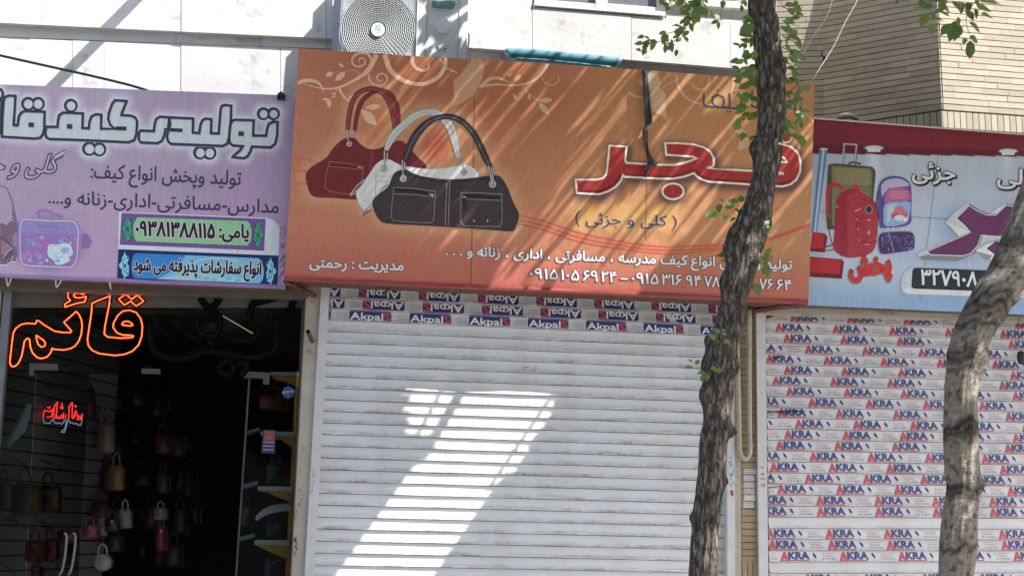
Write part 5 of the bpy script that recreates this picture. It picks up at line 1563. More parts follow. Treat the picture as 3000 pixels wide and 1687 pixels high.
for p in ([(335, 1030), (330, 760), (340, 600), (420, 540), (560, 590)], [(400, 700), (450, 720), (580, 720)], [(420, 740), (440, 900), (540, 940), (590, 900)], [(430, 760), (530, 860), (440, 960)], [(240, 900), (330, 860)], [(410, 600), (520, 610)], [(350, 820), (350, 600)]): A.stroke(p, 6, (112, 28, 40), smooth=3)
A.stroke([(350, 620), (350, 1000)], 20, (186, 66, 80), soft=True, alpha=.6)
A.disc(530, 645, 34, 38, (120, 120, 136)); A.disc(530, 645, 25, 29, (34, 40, 66)); A.disc(250, 620, 14, 16, (150, 100, 112)); A.disc(300, 880, 20, 16, (84, 50, 62)); A.disc(530, 850, 12, 22, (150, 130, 150)); A.disc(530, 738, 16, 8, (176, 130, 140))
for x, y in ((420, 735), (435, 820), (445, 915), (505, 955), (525, 955), (595, 900), (590, 580)): A.disc(x, y, 8, 8, (180, 130, 140))
A.stroke([(405, 665), (460, 635)], 8, (196, 150, 160))
A.build('printed_backpack', rs, 'printed picture of a big red hiking backpack')
A = Art(YR, base=.006); A.at(2370, 400, .33123)
A.poly([(612, 600), (615, 440), (660, 375), (740, 350), (830, 362), (890, 410), (908, 500), (905, 700), (908, 740), (860, 790), (650, 812), (622, 770)], (84, 74, 136), smooth=3)
A.poly([(640, 430), (700, 380), (790, 372), (860, 400), (880, 440), (700, 460), (650, 540)], (168, 160, 186), smooth=2)
A.poly([(668, 560), (690, 480), (760, 455), (850, 460), (890, 490), (895, 560), (800, 575), (680, 590)], (160, 92, 128), smooth=2)
for q in range(4): A.stroke([(715, 490 + q * 18), (875, 488 + q * 18)], 7, (196, 130, 160))
A.poly([(672, 600), (800, 580), (895, 580), (890, 690), (850, 770), (680, 795), (660, 700)], (128, 160, 198), smooth=2)
A.poly([(690, 620), (760, 590), (740, 700), (690, 770)], (180, 200, 216), alpha=.8)
for x, y, rx, ry, c in ((800, 660, 48, 44, (188, 104, 122)), (760, 700, 36, 30, (172, 78, 98)), (840, 690, 36, 34, (182, 96, 116)), (800, 720, 44, 26, (206, 206, 214)), (850, 735, 24, 20, (200, 206, 218))): A.disc(x, y, rx, ry, c)
A.stroke([(612, 480), (600, 600), (625, 760)], 10, (58, 52, 104), smooth=3); A.stroke([(640, 540), (655, 760)], 8, (70, 60, 118))
for q in range(5): A.disc(700 + q * 42, 818, 10, 16, (186, 190, 200))
pc = [(612, 900), (650, 852), (760, 842), (895, 842), (930, 880), (934, 950), (915, 1002), (780, 1025), (660, 1040), (622, 1010)]
A.poly(pc, (62, 46, 92), smooth=3); A.stroke(pc, 7, (120, 116, 140), closed=True, smooth=3)
rq = random.Random(4)
for q in range(70):
    x, y = rq.uniform(640, 915), rq.uniform(868, 1012); A.disc(x, y, 4.5, 4.5, (150, 144, 170), n=5); A.off -= A.step * .9
A.stroke([(700, 850), (735, 940), (745, 1028)], 6, (140, 136, 160), smooth=3)
A.build('printed_school_bag', rs, 'printed picture of a violet school bag and dotted pencil case')
A = Art(YR, base=.0085); A.at(2370, 400, .33123)
lt = (196, 198, 204); bk2 = (34, 34, 44)
A.text('جزئی', (915, 372), (1292, 384), 190, lt, bold=.02, outline=bk2, ow=.035, shadow=(bk2, 3, 4))
A.text('کلی', (1665, 415), (2010, 432), 190, lt, bold=.02, outline=bk2, ow=.035, shadow=(bk2, 3, 4))
A.text('پخش', (368, 1228), (726, 1196), 240, (186, 44, 50), bold=.04, outline=(96, 40, 40), ow=.014, shadow=((120, 100, 80), -2.5, 4.5))
A.poly([(1205, 755), (1300, 660), (1400, 590), (1490, 640), (1580, 680), (1660, 680), (1730, 590), (1830, 600), (1960, 720), (1960, 900), (1720, 900), (1540, 935), (1480, 1030), (1310, 1102), (1000, 1088), (955, 1040), (1000, 1010), (1330, 880), (1320, 860)], (176, 178, 178))
A.poly([(1210, 760), (1310, 790), (1420, 850), (1330, 885)], (206, 208, 206)); A.poly([(975, 1062), (1060, 1040), (1370, 1060), (1480, 1000), (1480, 1030), (1310, 1102), (1000, 1088)], (120, 118, 116))
A.poly([(1600, 680), (1730, 596), (1700, 690)], (206, 210, 208))
fc_ = [(1310, 722), (1425, 606), (1490, 652), (1580, 692), (1660, 692), (1750, 606), (1800, 612), (1860, 690), (1960, 740), (1960, 850), (1780, 850), (1690, 882), (1530, 870), (1500, 960), (1440, 1030), (1370, 1052), (1080, 1042), (1052, 1012), (1400, 862), (1432, 842), (1380, 780)]
A.poly(fc_, (92, 44, 84)); A.stroke(fc_, 16, (40, 36, 44), closed=True); A.stroke([(x - 6, y + 3) for x, y in fc_], 8, (204, 204, 202), closed=True)
A.poly([(1480, 1010), (1570, 950), (1650, 930), (1960, 1000), (1960, 1080), (1600, 1090)], (196, 198, 200)); A.poly([(1490, 1020), (1620, 1050), (1600, 1090), (1560, 1085)], (130, 128, 130))
d2 = [(1580, 990), (1655, 930), (1760, 970), (1650, 1040)]
A.poly(d2, (92, 44, 84)); A.stroke(d2, 10, (40, 36, 44), closed=True)
A.poly([(900, 1162), (2290, 1215), (2290, 1440), (870, 1392), (822, 1372), (812, 1320), (822, 1230), (850, 1190)], (170, 176, 186)); A.poly([(830, 1340), (2290, 1400), (2290, 1440), (870, 1392)], (206, 212, 218), alpha=.9)
A.poly([(940, 1160), (2290, 1210), (2290, 1395), (925, 1345), (905, 1325), (915, 1180)], (30, 34, 44))
A.text('۳۲۷۹۰۸۰', (988, 1306), (1530, 1330), 190, (200, 204, 208), bold=.02, fa=False); A.text('۹۱', (1842, 1335), (1960, 1340), 180, (200, 204, 208), bold=.02, fa=False)
A.build('printed_lettering', rs, 'purple block letters, red word and dark number plate')
lump = MB(); pts = [cast(x, y, YR + .06) for x, y in crom([(2452, 354), (2470, 342), (2486, 340), (2504, 346), (2520, 356)], 4)]
lump.tube(pts, [.006, .012, .018, .020, .022, .022, .022, .022, .02, .02, .018, .018, .016, .016, .012, .008, .004][:len(pts)], 8)
tag(lump.build('rubble_lump', M['lump_grey'], None, True), 'small grey lump lying on top of the red banded sign', 'lump')
# ------------------------------------------------------------------ open shop on the left
def quadbox(name, q, Y, D, mat, parent):
    mb = MB(); mb.pxbox(q, Y, D); return mb.build(name, M[mat], parent)
sh_ = thing('shop_entrance', 'dark open shop entrance with glass doors below the lilac sign', 'entrance', cast(430, 1687, 0.05))
quadbox('header_beam', [(-420, 826), (900, 870), (900, 840), (-420, 790)], -0.10, 0.22, 'beam_brown', sh_)
quadbox('header_lip', [(-420, 836), (890, 876), (890, 868), (-420, 826)], -0.06, 0.12, 'grey_steel', sh_)
quadbox('door_frame', [(-70, 1760), (-46, 1760), (38, 820), (14, 820)], -0.02, 0.08, 'grey_steel', sh_)
quadbox('door_frame', [(846, 1760), (858, 1760), (896, 860), (886, 860)], -0.03, 0.10, 'brushed_alu', sh_)
quadbox('transom_pane', [(12, 1088), (868, 1112), (888, 872), (30, 842)], 0.03, 0.006, 'glass', sh_)
quadbox('fixed_pane', [(-60, 1760), (70, 1760), (104, 1086), (6, 1083)], 0.03, 0.006, 'glass', sh_)
quadbox('fixed_pane', [(682, 1760), (848, 1760), (868, 1113), (728, 1108)], 0.03, 0.006, 'glass', sh_)
dl = MB(); A0, A1 = cast(108, 1086, .04), cast(74, 1740, .04); B0, B1 = cast(262, 1092, .42), cast(226, 1740, .42)
dl.hexa([A1, B1, B0, A0], [p + Vector((0, .008, 0)) for p in (A1, B1, B0, A0)])
door = dl.build('door_leaf', M['glass'], sh_)
for x in (190, 216):
    h = MB(); h.tube([cast(a, c, .10) for a, c in crom([(x - 2, 1560), (x + 4, 1566), (x + 5, 1580), (x + 1, 1620), (x - 6, 1660), (x - 12, 1678), (x - 18, 1682)], 4)], .0085, 10)
    h.build('door_handle', M['dull_chrome'], door, True)
T2 = crop(0, 800, .6122)
for q in ([(140, 490), (162, 490), (162, 462), (277, 464), (275, 434), (140, 430)], [(676, 480), (765, 482), (767, 458), (677, 455)], [(1163, 500), (1258, 503), (1258, 530), (1288, 532), (1290, 476), (1165, 468)]):
    P = [cast(*T2(*p), 0.012) for p in q]; n = len(P)
    mb = MB(); mb.add(P + [p + Vector((0, .05, 0)) for p in P], [tuple(range(n)), tuple(range(2 * n - 1, n - 1, -1))] + [(i, n + i, n + (i + 1) % n, (i + 1) % n) for i in range(n)])
    mb.build('glass_fitting', M['brushed_alu'], sh_)
quadbox('pane_edge', [(684, 1760), (689, 1760), (733, 1108), (728, 1108)], 0.022, 0.02, 'brushed_alu', sh_)
quadbox('side_pier', [(-470, 1780), (-74, 1780), (8, 826), (-440, 812)], -.01, .25, 'cream_plaster', sh_)
# room behind
XL_, XR_ = cast(-420, 1200, 0.1).x, cast(862, 1200, 0.1).x
room = thing('shop_interior', 'unlit inside of the bag shop with dark ceiling and slotted display boards', 'interior', (cast(430, 1600, 2).x, 2.0, 0))
zc_ = 3.16
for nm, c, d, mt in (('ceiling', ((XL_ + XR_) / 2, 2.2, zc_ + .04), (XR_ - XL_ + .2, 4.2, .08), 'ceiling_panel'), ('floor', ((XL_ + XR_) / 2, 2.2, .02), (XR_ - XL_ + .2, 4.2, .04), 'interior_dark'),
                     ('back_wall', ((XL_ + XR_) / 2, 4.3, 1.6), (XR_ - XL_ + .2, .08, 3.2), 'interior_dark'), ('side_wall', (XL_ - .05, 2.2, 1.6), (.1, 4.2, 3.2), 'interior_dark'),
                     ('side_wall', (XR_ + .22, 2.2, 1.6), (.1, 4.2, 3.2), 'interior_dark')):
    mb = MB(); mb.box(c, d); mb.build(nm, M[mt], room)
D0, D1 = cast(-70, 1300, .34), cast(330, 1300, 1.9)
bd = (Vector((D1.x, D1.y, 0)) - Vector((D0.x, D0.y, 0))); bl_ = bd.length; bd.normalize()
bme = unit_mesh('display_board', 'slatwall_board')
for k in range(21):
    o = brick_box('display_board', bme, Vector((D0.x, D0.y, 1.02 + k * .0965)), bd, bl_, .084, .02, room)
mb = MB(); mb.add([Vector((D0.x, D0.y, 0)) + Vector((0, .02, 0)), Vector((D1.x, D1.y, 0)) + Vector((0, .02, 0)), Vector((D1.x, D1.y, 3.1)) + Vector((0, .02, 0)), Vector((D0.x, D0.y, 3.1)) + Vector((0, .02, 0))], [(0, 1, 2, 3)])
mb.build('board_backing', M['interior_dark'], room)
T6b = crop(0, 1080, .41876)
for i, (x0, y0, x1, y1, Y) in enumerate(((315, 115, 385, 135, .8), (455, 120, 545, 145, 1.0), (95, 625, 205, 682, .35), (200, 690, 303, 712, .5), (270, 630, 360, 668, .7), (400, 685, 438, 690, .9), (30, 1035, 110, 1070, .3), (105, 1075, 242, 1130, .35),
                                       (330, 1330, 415, 1368, .5), (0, 1352, 110, 1425, .2), (230, 1370, 320, 1410, .5), (235, 1040, 335, 1088, .6), (490, 660, 555, 680, 1.2))):
    mb = MB(); p = [T6b(x0, y0), T6b((x0 + x1) / 2, (y0 + y1) / 2 + 6), T6b(x1, y1), T6b(x1 + 2, y1 - 12)]
    mb.tube([cast(a, c, Y) for a, c in p], .0045, 6); 
    for t in (.2, .5, .8): 
        q = cast(*T6b(x0 + (x1 - x0) * t, y0 + (y1 - y0) * t - 10), Y); mb.box(q, (.008, .008, .008))
    o = mb.build('display_hook', M['dull_chrome'], room); o['kind'] = 'stuff'
# ceiling lamp ring and glowing tubes for the bright slanting line
lt = thing('ceiling_lamp', 'round recessed ceiling lamp with chrome ring inside the dark shop', 'lamp', cast(*T2(838, 168), 1.5))
rg = [cast(*T2(838 + 66 * math.cos(i * math.pi / 12), 168 + 14 * math.sin(i * math.pi / 12)), 1.5) for i in range(24)]
mb = MB(); mb.tube(rg, .006, 6, closed=True); mb.build('ring', M['chrome'], lt, True)
mb = MB(); mb.add(rg, [tuple(range(24))]); mb.build('lens', M['ceiling_panel'], lt)
nmat('tube_white', (.8, .8, .8), .4, emit=(.85, .9, 1, .55)); nmat('tube_yellow', (.8, .7, .3), .4, emit=(1, .8, .35, .30))
lt = thing('glowing_tube', 'thin slanting glowing tube behind the glass above the door, white end and yellow end', 'lamp', cast(*T2(1050, 200), .3))
mb = MB(); mb.tube([cast(*T2(882, 97), .3), cast(*T2(972, 152), .3)], .0055, 8); mb.build('lit_tube', M['tube_white'], lt, True)
mb = MB(); mb.tube([cast(*T2(1025, 180), .3), cast(*T2(1216, 292), .3)], .0035, 8); mb.build('lit_tube', M['tube_yellow'], lt, True)

# neon signs
T4 = crop(0, 820, .18634)
neon = thing('neon_sign', 'glowing orange red neon word in Persian letters behind the glass above the door', 'neon sign', cast(195, 1080, .0))
NP = [([(1020, 425), (1025, 375), (1110, 325), (1072, 280), (1068, 220), (1110, 160), (1170, 128), (1240, 128), (1310, 165), (1340, 210), (1315, 225), (1240, 210), (1180, 215), (1155, 245), (1185, 275), (1240, 283), (1360, 260), (1330, 345), (1200, 370), (1020, 428)], 0),
      ([(1200, 495), (1240, 540), (1280, 620), (1292, 720), (1280, 850), (1240, 960), (1180, 1040), (1100, 1080), (1000, 1100), (840, 1087), (820, 1070), (800, 1140), (740, 1210), (650, 1235), (580, 1215), (510, 1140), (480, 1060), (465, 930), (430, 915), (385, 960), (365, 1080), (340, 1200), (290, 1310), (230, 1360), (180, 1355), (155, 1300), (165, 1200), (190, 980), (210, 830), (250, 760), (330, 700), (430, 680), (560, 690), (578, 640), (610, 640), (700, 710), (860, 805), (1000, 825), (1110, 828), (1125, 800), (1005, 665), (1200, 495)], 0),
      ([(570, 868), (575, 930), (600, 1010), (650, 1055), (700, 1040), (715, 1000), (690, 950), (570, 868)], 0),
      ([(1735, 250), (1715, 400), (1650, 730), (1640, 850), (1690, 895), (1900, 915), (2080, 905), (2100, 880), (2060, 868), (1930, 865), (1840, 830), (1780, 750), (1785, 680), (1850, 560), (1930, 490), (2040, 475), (2140, 510), (2210, 600), (2240, 720), (2230, 880), (2180, 1020), (2080, 1120), (1950, 1170), (1800, 1185), (1560, 1155), (1450, 1105), (1390, 1030), (1375, 930), (1410, 700), (1440, 500), (1445, 370), (1550, 320), (1735, 250)], 0),
      ([(1915, 690), (1950, 655), (2010, 648), (2070, 680), (2088, 712), (2060, 722), (1980, 716), (1925, 705), (1915, 690)], 0),
      ([(1980, 225), (2070, 305), (2160, 240), (2260, 335), (2140, 410), (2055, 335), (1955, 395), (1865, 300), (1980, 225)], 0)]
def rounded(pts):
    """close to the polyline, small rounding"""
    out = []
    for i, p in enumerate(pts):
        if 0 < i < len(pts) - 1:
            a, c = pts[i - 1], pts[i + 1]
            for t in (.12,): out.append((p[0] + (a[0] - p[0]) * t, p[1] + (a[1] - p[1]) * t))
            out.append(p)
            out.append((p[0] + (c[0] - p[0]) * .12, p[1] + (c[1] - p[1]) * .12))
        else: out.append(p)
    return out
for pts, _ in NP:
    P = [cast(*T4(*p), -.005) for p in rounded(pts)]
    a = MB(); a.tube(P, .0042, 6); tb = a.build('neon_tube', M['neon_red'], neon, True)
    a = MB(); a.tube([p + Vector((0, -.0045, 0)) for p in P], .0017, 5); a.build('glow_core', M['neon_core'], tb, True)
    AA = Art(.012, base=0); AA.at(0, 820, .18634); AA.stroke(pts, 62, (10, 6, 8))
    o = mesh_obj('letter_board', AA.v, AA.f, M['board_black'], neon)
a = MB(); a.tube([cast(x, y, -.008) for x, y in crom([(322, 828), (321, 850), (324, 862), (322, 880), (323, 892)], 4)], .0028, 6); a.build('wire', M['white_cord'], neon, True)
sm = thing('neon_sign', 'small neon word, red above and pale blue below, inside the left shop window', 'neon sign', cast(185, 1270, .1))
for pts in ([(300, 340), (310, 290), (345, 300), (368, 280), (362, 335), (325, 338)], [(375, 350), (380, 262), (402, 230), (396, 300), (390, 345), (440, 345), (446, 305)], [(480, 350), (484, 262), (506, 232), (505, 345)], [(400, 330), (420, 345), (430, 320), (445, 345)],
            [(510, 350), (530, 290), (545, 330), (540, 355), (572, 350), (577, 312)], [(330, 268), (345, 275), (352, 262)], [(420, 275), (432, 255), (442, 275), (428, 280)], [(430, 240), (440, 250)], [(516, 262), (530, 255), (530, 272)], [(455, 345), (462, 318)], [(515, 345), (530, 320)], [(550, 345), (560, 325), (566, 345)]):
    a = MB(); a.tube([cast(*T6b(*p), .10) for p in rounded(pts)], .0034, 6); a.build('neon_tube', M['neon_crimson'], sm, True)
for pts in ([(300, 345), (310, 378), (345, 382), (368, 352)], [(372, 350), (380, 374), (402, 384), (415, 376), (430, 387), (444, 376), (452, 352)], [(466, 350), (456, 415), (426, 442), (452, 443), (464, 400), (476, 358)], [(480, 355), (492, 377), (506, 376), (520, 386), (534, 380), (550, 394), (566, 394), (575, 352)]):
    a = MB(); a.tube([cast(*T6b(*p), .10) for p in rounded(pts)], .0032, 6); a.build('neon_tube', M['neon_pale'], sm, True)
off = thing('neon_sign', 'unlit black outlined Persian word beside the glowing orange neon', 'neon sign', cast(640, 1050, .0))
for pts in ([(1200, 150), (1390, 108), (1380, 190), (1290, 215), (1325, 260), (1310, 370), (1200, 405), (1100, 390), (980, 375), (900, 405), (760, 395), (715, 300), (720, 240)], [(1190, 200), (1210, 150)], [(965, 95), (1005, 90), (1045, 128), (1005, 165), (965, 130), (965, 95)],
            [(940, 215), (990, 185), (1050, 210), (1040, 290), (960, 290), (940, 215)], [(1190, 215), (1240, 280), (1180, 320), (1090, 310), (1050, 280)], [(1045, 455), (1085, 420), (1120, 455), (1085, 490), (1045, 455)], [(1120, 455), (1155, 425), (1180, 450), (1150, 490)]):
    a = MB(); a.tube([cast(*T2(*p), -.002) for p in crom(pts, 3)], .0055, 6); tb = a.build('neon_tube', M['neon_off'], off, True)
    AA = Art(.012, base=0); AA.at(0, 800, .6122); AA.stroke(crom(pts, 3), 34, (10, 6, 8)); mesh_obj('letter_board', AA.v, AA.f, M['board_black'], tb)

# merchandise
def bagmat(nm, c): return nmat(nm, c, .45, var=.18, scale=20, bump=.1)
def hang_bag(label, cx, top, w, h, Y, col, style='tote', grp=None, T=T6b):
    nm = 'bag_' + label.split()[0]
    if nm not in M: bagmat(nm, tuple(c * .27 for c in col))
    t = thing('handbag', label, 'bag', cast(*T(cx, top + h), Y), group=grp)
    taper = {'tote': .12, 'flat': .0, 'round': 0}[style]
    if style == 'round':
        out = [(cx + w / 2 * math.cos(i * math.pi / 10), top + h / 2 + h / 2 * math.sin(i * math.pi / 10)) for i in range(20)]
    else:
        out = crom([(cx - w / 2 * (1 - taper), top), (cx + w / 2 * (1 - taper), top + 2), (cx + w / 2 * .98, top + h * .55), (cx + w / 2 * .94, top + h * .97), (cx - w / 2 * .94, top + h * .97), (cx - w / 2 * .98, top + h * .55)], 3, True)
    P = [cast(*T(*p), Y) for p in out]; n = len(P); D = Vector((0, .09, 0))
    c0 = sum(P, Vector()) / n
    rim = [c0 + (p - c0) * .93 + Vector((0, -.018, 0)) for p in P]
    mb = MB(); mb.add(rim + P + [p + D for p in P], [tuple(range(n))] + [(i, n + i, n + (i + 1) % n, (i + 1) % n) for i in range(n)] + [(n + i, 2 * n + i, 2 * n + (i + 1) % n, n + (i + 1) % n) for i in range(n)] + [tuple(range(3 * n - 1, 2 * n - 1, -1))])
    mb.build('body', M[nm], t, True)
    mb = MB(); mb.tube([cast(*T(*p), Y - .01) for p in crom([(cx - w * .25, top + h * .06), (cx - w * .2, top - h * .35), (cx, top - h * .55), (cx + w * .2, top - h * .35), (cx + w * .25, top + h * .06)], 4)], .007, 6)
    mb.build('handle', M[nm], t, True)
    mb = MB(); q = cast(*T(cx, top + h * .22), Y - .022); mb.box(q, (.02, .008, .014)); mb.build('clasp', M['chrome'], t)
    return t
for a in (('brown paper-coloured tote at the far left of the shop window', 30, 800, 100, 180, .32, (.20, .14, .09)),
          ('tan wide tote hanging low on the left display boards', 172, 812, 185, 215, .42, (.22, .15, .09)),
          ('rust brown bag next to the tan tote', 335, 820, 150, 180, .62, (.20, .08, .04)),
          ('dull bronze shoulder bag hanging in the middle of the upper row', 740, 372, 120, 215, .95, (.30, .18, .13)),
          ('ochre orange flat bag hanging in the middle of the shop', 815, 680, 100, 170, 1.0, (.42, .20, .04)),
          ('scarlet small handbag at the lower left', 245, 1205, 130, 145, .5, (.36, .03, .035)),
          ('crimson small handbag right of the scarlet one', 350, 1190, 90, 150, .6, (.30, .02, .03)),
          ('pink long clutch bag hanging above the door handles', 462, 1130, 120, 80, .7, (.42, .10, .18)),
          ('rose wide bag right of the door handles', 628, 1090, 110, 100, .85, (.45, .10, .16)),
          ('blush small bag hooked beside the rose one', 716, 1092, 62, 78, .9, (.50, .30, .28)),
          ('black square handbag in front of the cream one', 782, 1045, 100, 95, .9, (.02, .02, .02)),
          ('cream tall handbag right of the black one', 876, 985, 84, 130, .95, (.50, .46, .40)),
          ('grey small backpack hanging deep in the middle of the shop', 1125, 972, 90, 84, 1.2, (.36, .37, .40)),
          ('ruby long bag hanging deep in the shop', 1128, 1095, 70, 180, 1.2, (.36, .02, .02)),
          ('magenta flat bag near the bottom left edge', 250, 1380, 60, 80, .35, (.42, .08, .25))):
    hang_bag(*a)
hang_bag('white round shoulder bag hanging near the bottom', 718, 1292, 128, 122, .7, (.58, .57, .54), 'round')
mb = MB(); q = [(195, 240), (222, 252), (212, 330), (175, 440), (90, 520), (52, 558), (50, 500), (85, 420), (140, 310)]
P = [cast(*T6b(*p), .2) for p in q]; n = len(P); c0 = sum(P, Vector()) / n + Vector((0, -.03, 0))
mb.add(P + [c0], [(i, (i + 1) % n, n) for i in range(n)] + [tuple(range(n))[::-1]])
nmat('clear_wrap', (.42, .46, .50), .2, var=.15, scale=9, bump=.5, bscale=25)
tag(mb.build('wrapped_umbrella', M['clear_wrap']), 'long item wrapped in shiny pale plastic hanging slanted at the left window edge', 'package')
# stock hanging in the dark depth of the shop
rk = random.Random(21)
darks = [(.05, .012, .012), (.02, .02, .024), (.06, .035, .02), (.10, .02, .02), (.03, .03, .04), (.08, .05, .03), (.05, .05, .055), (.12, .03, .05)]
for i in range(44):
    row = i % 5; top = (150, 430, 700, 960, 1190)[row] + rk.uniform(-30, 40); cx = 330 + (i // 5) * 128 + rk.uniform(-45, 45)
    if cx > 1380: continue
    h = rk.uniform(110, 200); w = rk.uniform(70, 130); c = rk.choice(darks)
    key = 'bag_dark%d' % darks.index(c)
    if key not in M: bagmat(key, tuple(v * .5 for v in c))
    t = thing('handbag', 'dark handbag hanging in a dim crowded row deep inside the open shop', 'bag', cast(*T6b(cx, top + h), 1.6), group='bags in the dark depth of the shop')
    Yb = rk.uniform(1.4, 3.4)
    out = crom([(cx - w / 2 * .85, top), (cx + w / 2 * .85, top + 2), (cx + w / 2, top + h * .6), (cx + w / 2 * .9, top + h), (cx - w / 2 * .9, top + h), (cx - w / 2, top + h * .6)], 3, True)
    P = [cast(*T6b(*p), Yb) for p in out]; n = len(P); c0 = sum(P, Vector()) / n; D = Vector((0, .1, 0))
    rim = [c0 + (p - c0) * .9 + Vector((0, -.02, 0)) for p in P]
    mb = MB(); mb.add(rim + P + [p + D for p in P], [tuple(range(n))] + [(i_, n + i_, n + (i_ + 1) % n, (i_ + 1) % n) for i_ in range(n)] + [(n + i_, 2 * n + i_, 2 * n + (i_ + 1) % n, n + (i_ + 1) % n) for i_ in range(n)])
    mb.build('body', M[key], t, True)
    mb = MB(); mb.tube([cast(*T6b(*p), Yb) for p in crom([(cx - w * .28, top + 8), (cx - w * .18, top - h * .35), (cx, top - h * .5), (cx + w * .18, top - h * .35), (cx + w * .28, top + 8)], 3)], .008, 5)
    mb.build('handle', M[key], t, True)
# shelves at the right of the shop window
su = thing('shelf_unit', 'white display shelves on yellow triangular brackets behind the right hand glass', 'shelves', cast(*T5(400, 1449), .3))
for (x0, x1, y0, y1, tx0, ty1) in ((345, 537, 88, 109, 350, 192), (280, 508, 484, 510, 380, 600), (262, 490, 848, 877, 298, 956), (240, 470, 1206, 1238, 246, 1338), (225, 452, 1580, 1615, 230, 1715)):
    a, b2, c2, d2_ = T5(x0, y1), T5(x1, y1 + 3), T5(x1, y0 + 3), T5(x0, y0)
    f = [cast(*a, .07), cast(*b2, .07), cast(*c2, .07), cast(*d2_, .07)]
    mb = MB(); mb.hexa(f, [p + Vector((.02, .32, 0)) for p in f]); sb_ = mb.build('shelf_board', M['shelf_white'], su)
    mb = MB(); tri = [T5(tx0, y1 + 3), T5(x1 - 3, y1 + 5), T5(x1 - 5, ty1)]
    P = [cast(*p, .075) for p in tri]; mb.add(P + [p + Vector((0, .02, 0)) for p in P], [(0, 1, 2), (5, 4, 3), (0, 3, 4, 1), (1, 4, 5, 2), (2, 5, 3, 0)]); mb.build('shelf_bracket', M['orange_board'], su)
quadbox('side_panel', [(832, 1760), (846, 1760), (872, 1085), (866, 1085)], .17, .3, 'orange_board', su)
for (x0, y0, x1, y1) in ((190, 475, 275, 500), (165, 830, 262, 865), (140, 1180, 238, 1215)):
    mb = MB(); f = [cast(*T5(x0, y1), .5), cast(*T5(x1, y1 - 28), .35), cast(*T5(x1, y0 - 18), .35), cast(*T5(x0, y0 + 5), .5)]
    mb.hexa(f, [p + Vector((0, .15, .0)) for p in f]); mb.build('shelf_board', M['slatwall_board'], su)
hang_bag('vermilion crumpled bag on the top shelf at the right', 365, 240, 180, 96, .2, (.55, .05, .02), 'tote', T=T5)
hang_bag('dark grey bag on the second shelf behind the small notices', 385, 700, 130, 140, .22, (.035, .035, .045), 'tote', T=T5)
hang_bag('glossy black handbag on the lowest full shelf', 390, 1090, 150, 110, .2, (.015, .015, .018), 'tote', T=T5)
hang_bag('navy bag at the bottom right corner of the window', 370, 1330, 120, 120, .2, (.02, .03, .07), 'tote', T=T5)
hang_bag('taupe bag standing on the shelf deeper inside at the right', 190, 985, 80, 130, .5, (.10, .08, .07), 'tote', T=T5)
mb = MB(); pts = crom([(245, 1050), (300, 1000), (380, 970), (482, 962)], 4); lo = crom([(250, 1080), (320, 1040), (400, 1020), (482, 1010)], 4)
P = [cast(*T5(*p), .18) for p in pts]; Q = [cast(*T5(*p), .15) for p in lo]; n = len(P)
mb.add(P + Q + [p + Vector((0, .12, 0)) for p in P], [(i, i + 1, n + i + 1, n + i) for i in range(n - 1)] + [(i, 2 * n + i, 2 * n + i + 1, i + 1) for i in range(n - 1)])
tag(mb.build('bag_flap', M['ac_white'], None, True), 'curved pale flap of merchandise bulging over the black handbag', 'merchandise')
# notices on the glass
gs = thing('window_notice', 'small navy and orange notice stuck on the right hand glass', 'notice', cast(*T5(332, 630), .02))
nmat('notice_navy', alb(24, 30, 56), .5); nmat('notice_orange', alb(112, 48, 34), .5); nmat('notice_white', alb(110, 112, 124), .5); nmat('badge_blue', alb(28, 56, 100), .5)
quadbox('sheet', [T5(285, 628), T5(375, 632), T5(383, 476), T5(298, 472)], .022, .003, 'notice_navy', gs)
quadbox('picture', [T5(302, 548), T5(370, 552), T5(376, 482), T5(304, 478)], .0205, .001, 'notice_orange', gs)
for y in (552, 576, 600): quadbox('text_bar', [T5(298, y + 8), T5(368, y + 11), T5(368, y + 3), T5(298, y)], .0205, .001, 'notice_white', gs)
scribble(T5, [[(316, 540), (335, 500), (340, 530)], [(340, 495), (352, 525), (330, 520)], [(315, 525), (350, 522)]], 1.6, 'notice_white', .0195, 'emblem', gs)
bg = thing('window_badge', 'blue star shaped badge stuck on the glass near the top shelf', 'badge', cast(*T5(465, 270), .02))
P = []
for i in range(16):
    a = i * math.pi / 8; r = 44 if i % 2 == 0 else 36; P.append(cast(*T5(465 + r * math.cos(a), 225 + r * 1.02 * math.sin(a)), .02))
mb = MB(); mb.add(P + [p + Vector((0, .002, 0)) for p in P], [tuple(range(16))] + [(i, 16 + i, 16 + (i + 1) % 16, (i + 1) % 16) for i in range(16)]); mb.build('sheet', M['badge_blue'], bg)
quadbox('band', [T5(425, 235), T5(505, 222), T5(505, 208), T5(425, 218)], .0185, .001, 'notice_white', bg)
scribble(T5, [[(462, 240), (464, 256)], [(456, 246), (472, 242)]], 2, 'notice_white', .018, 'mark', bg)

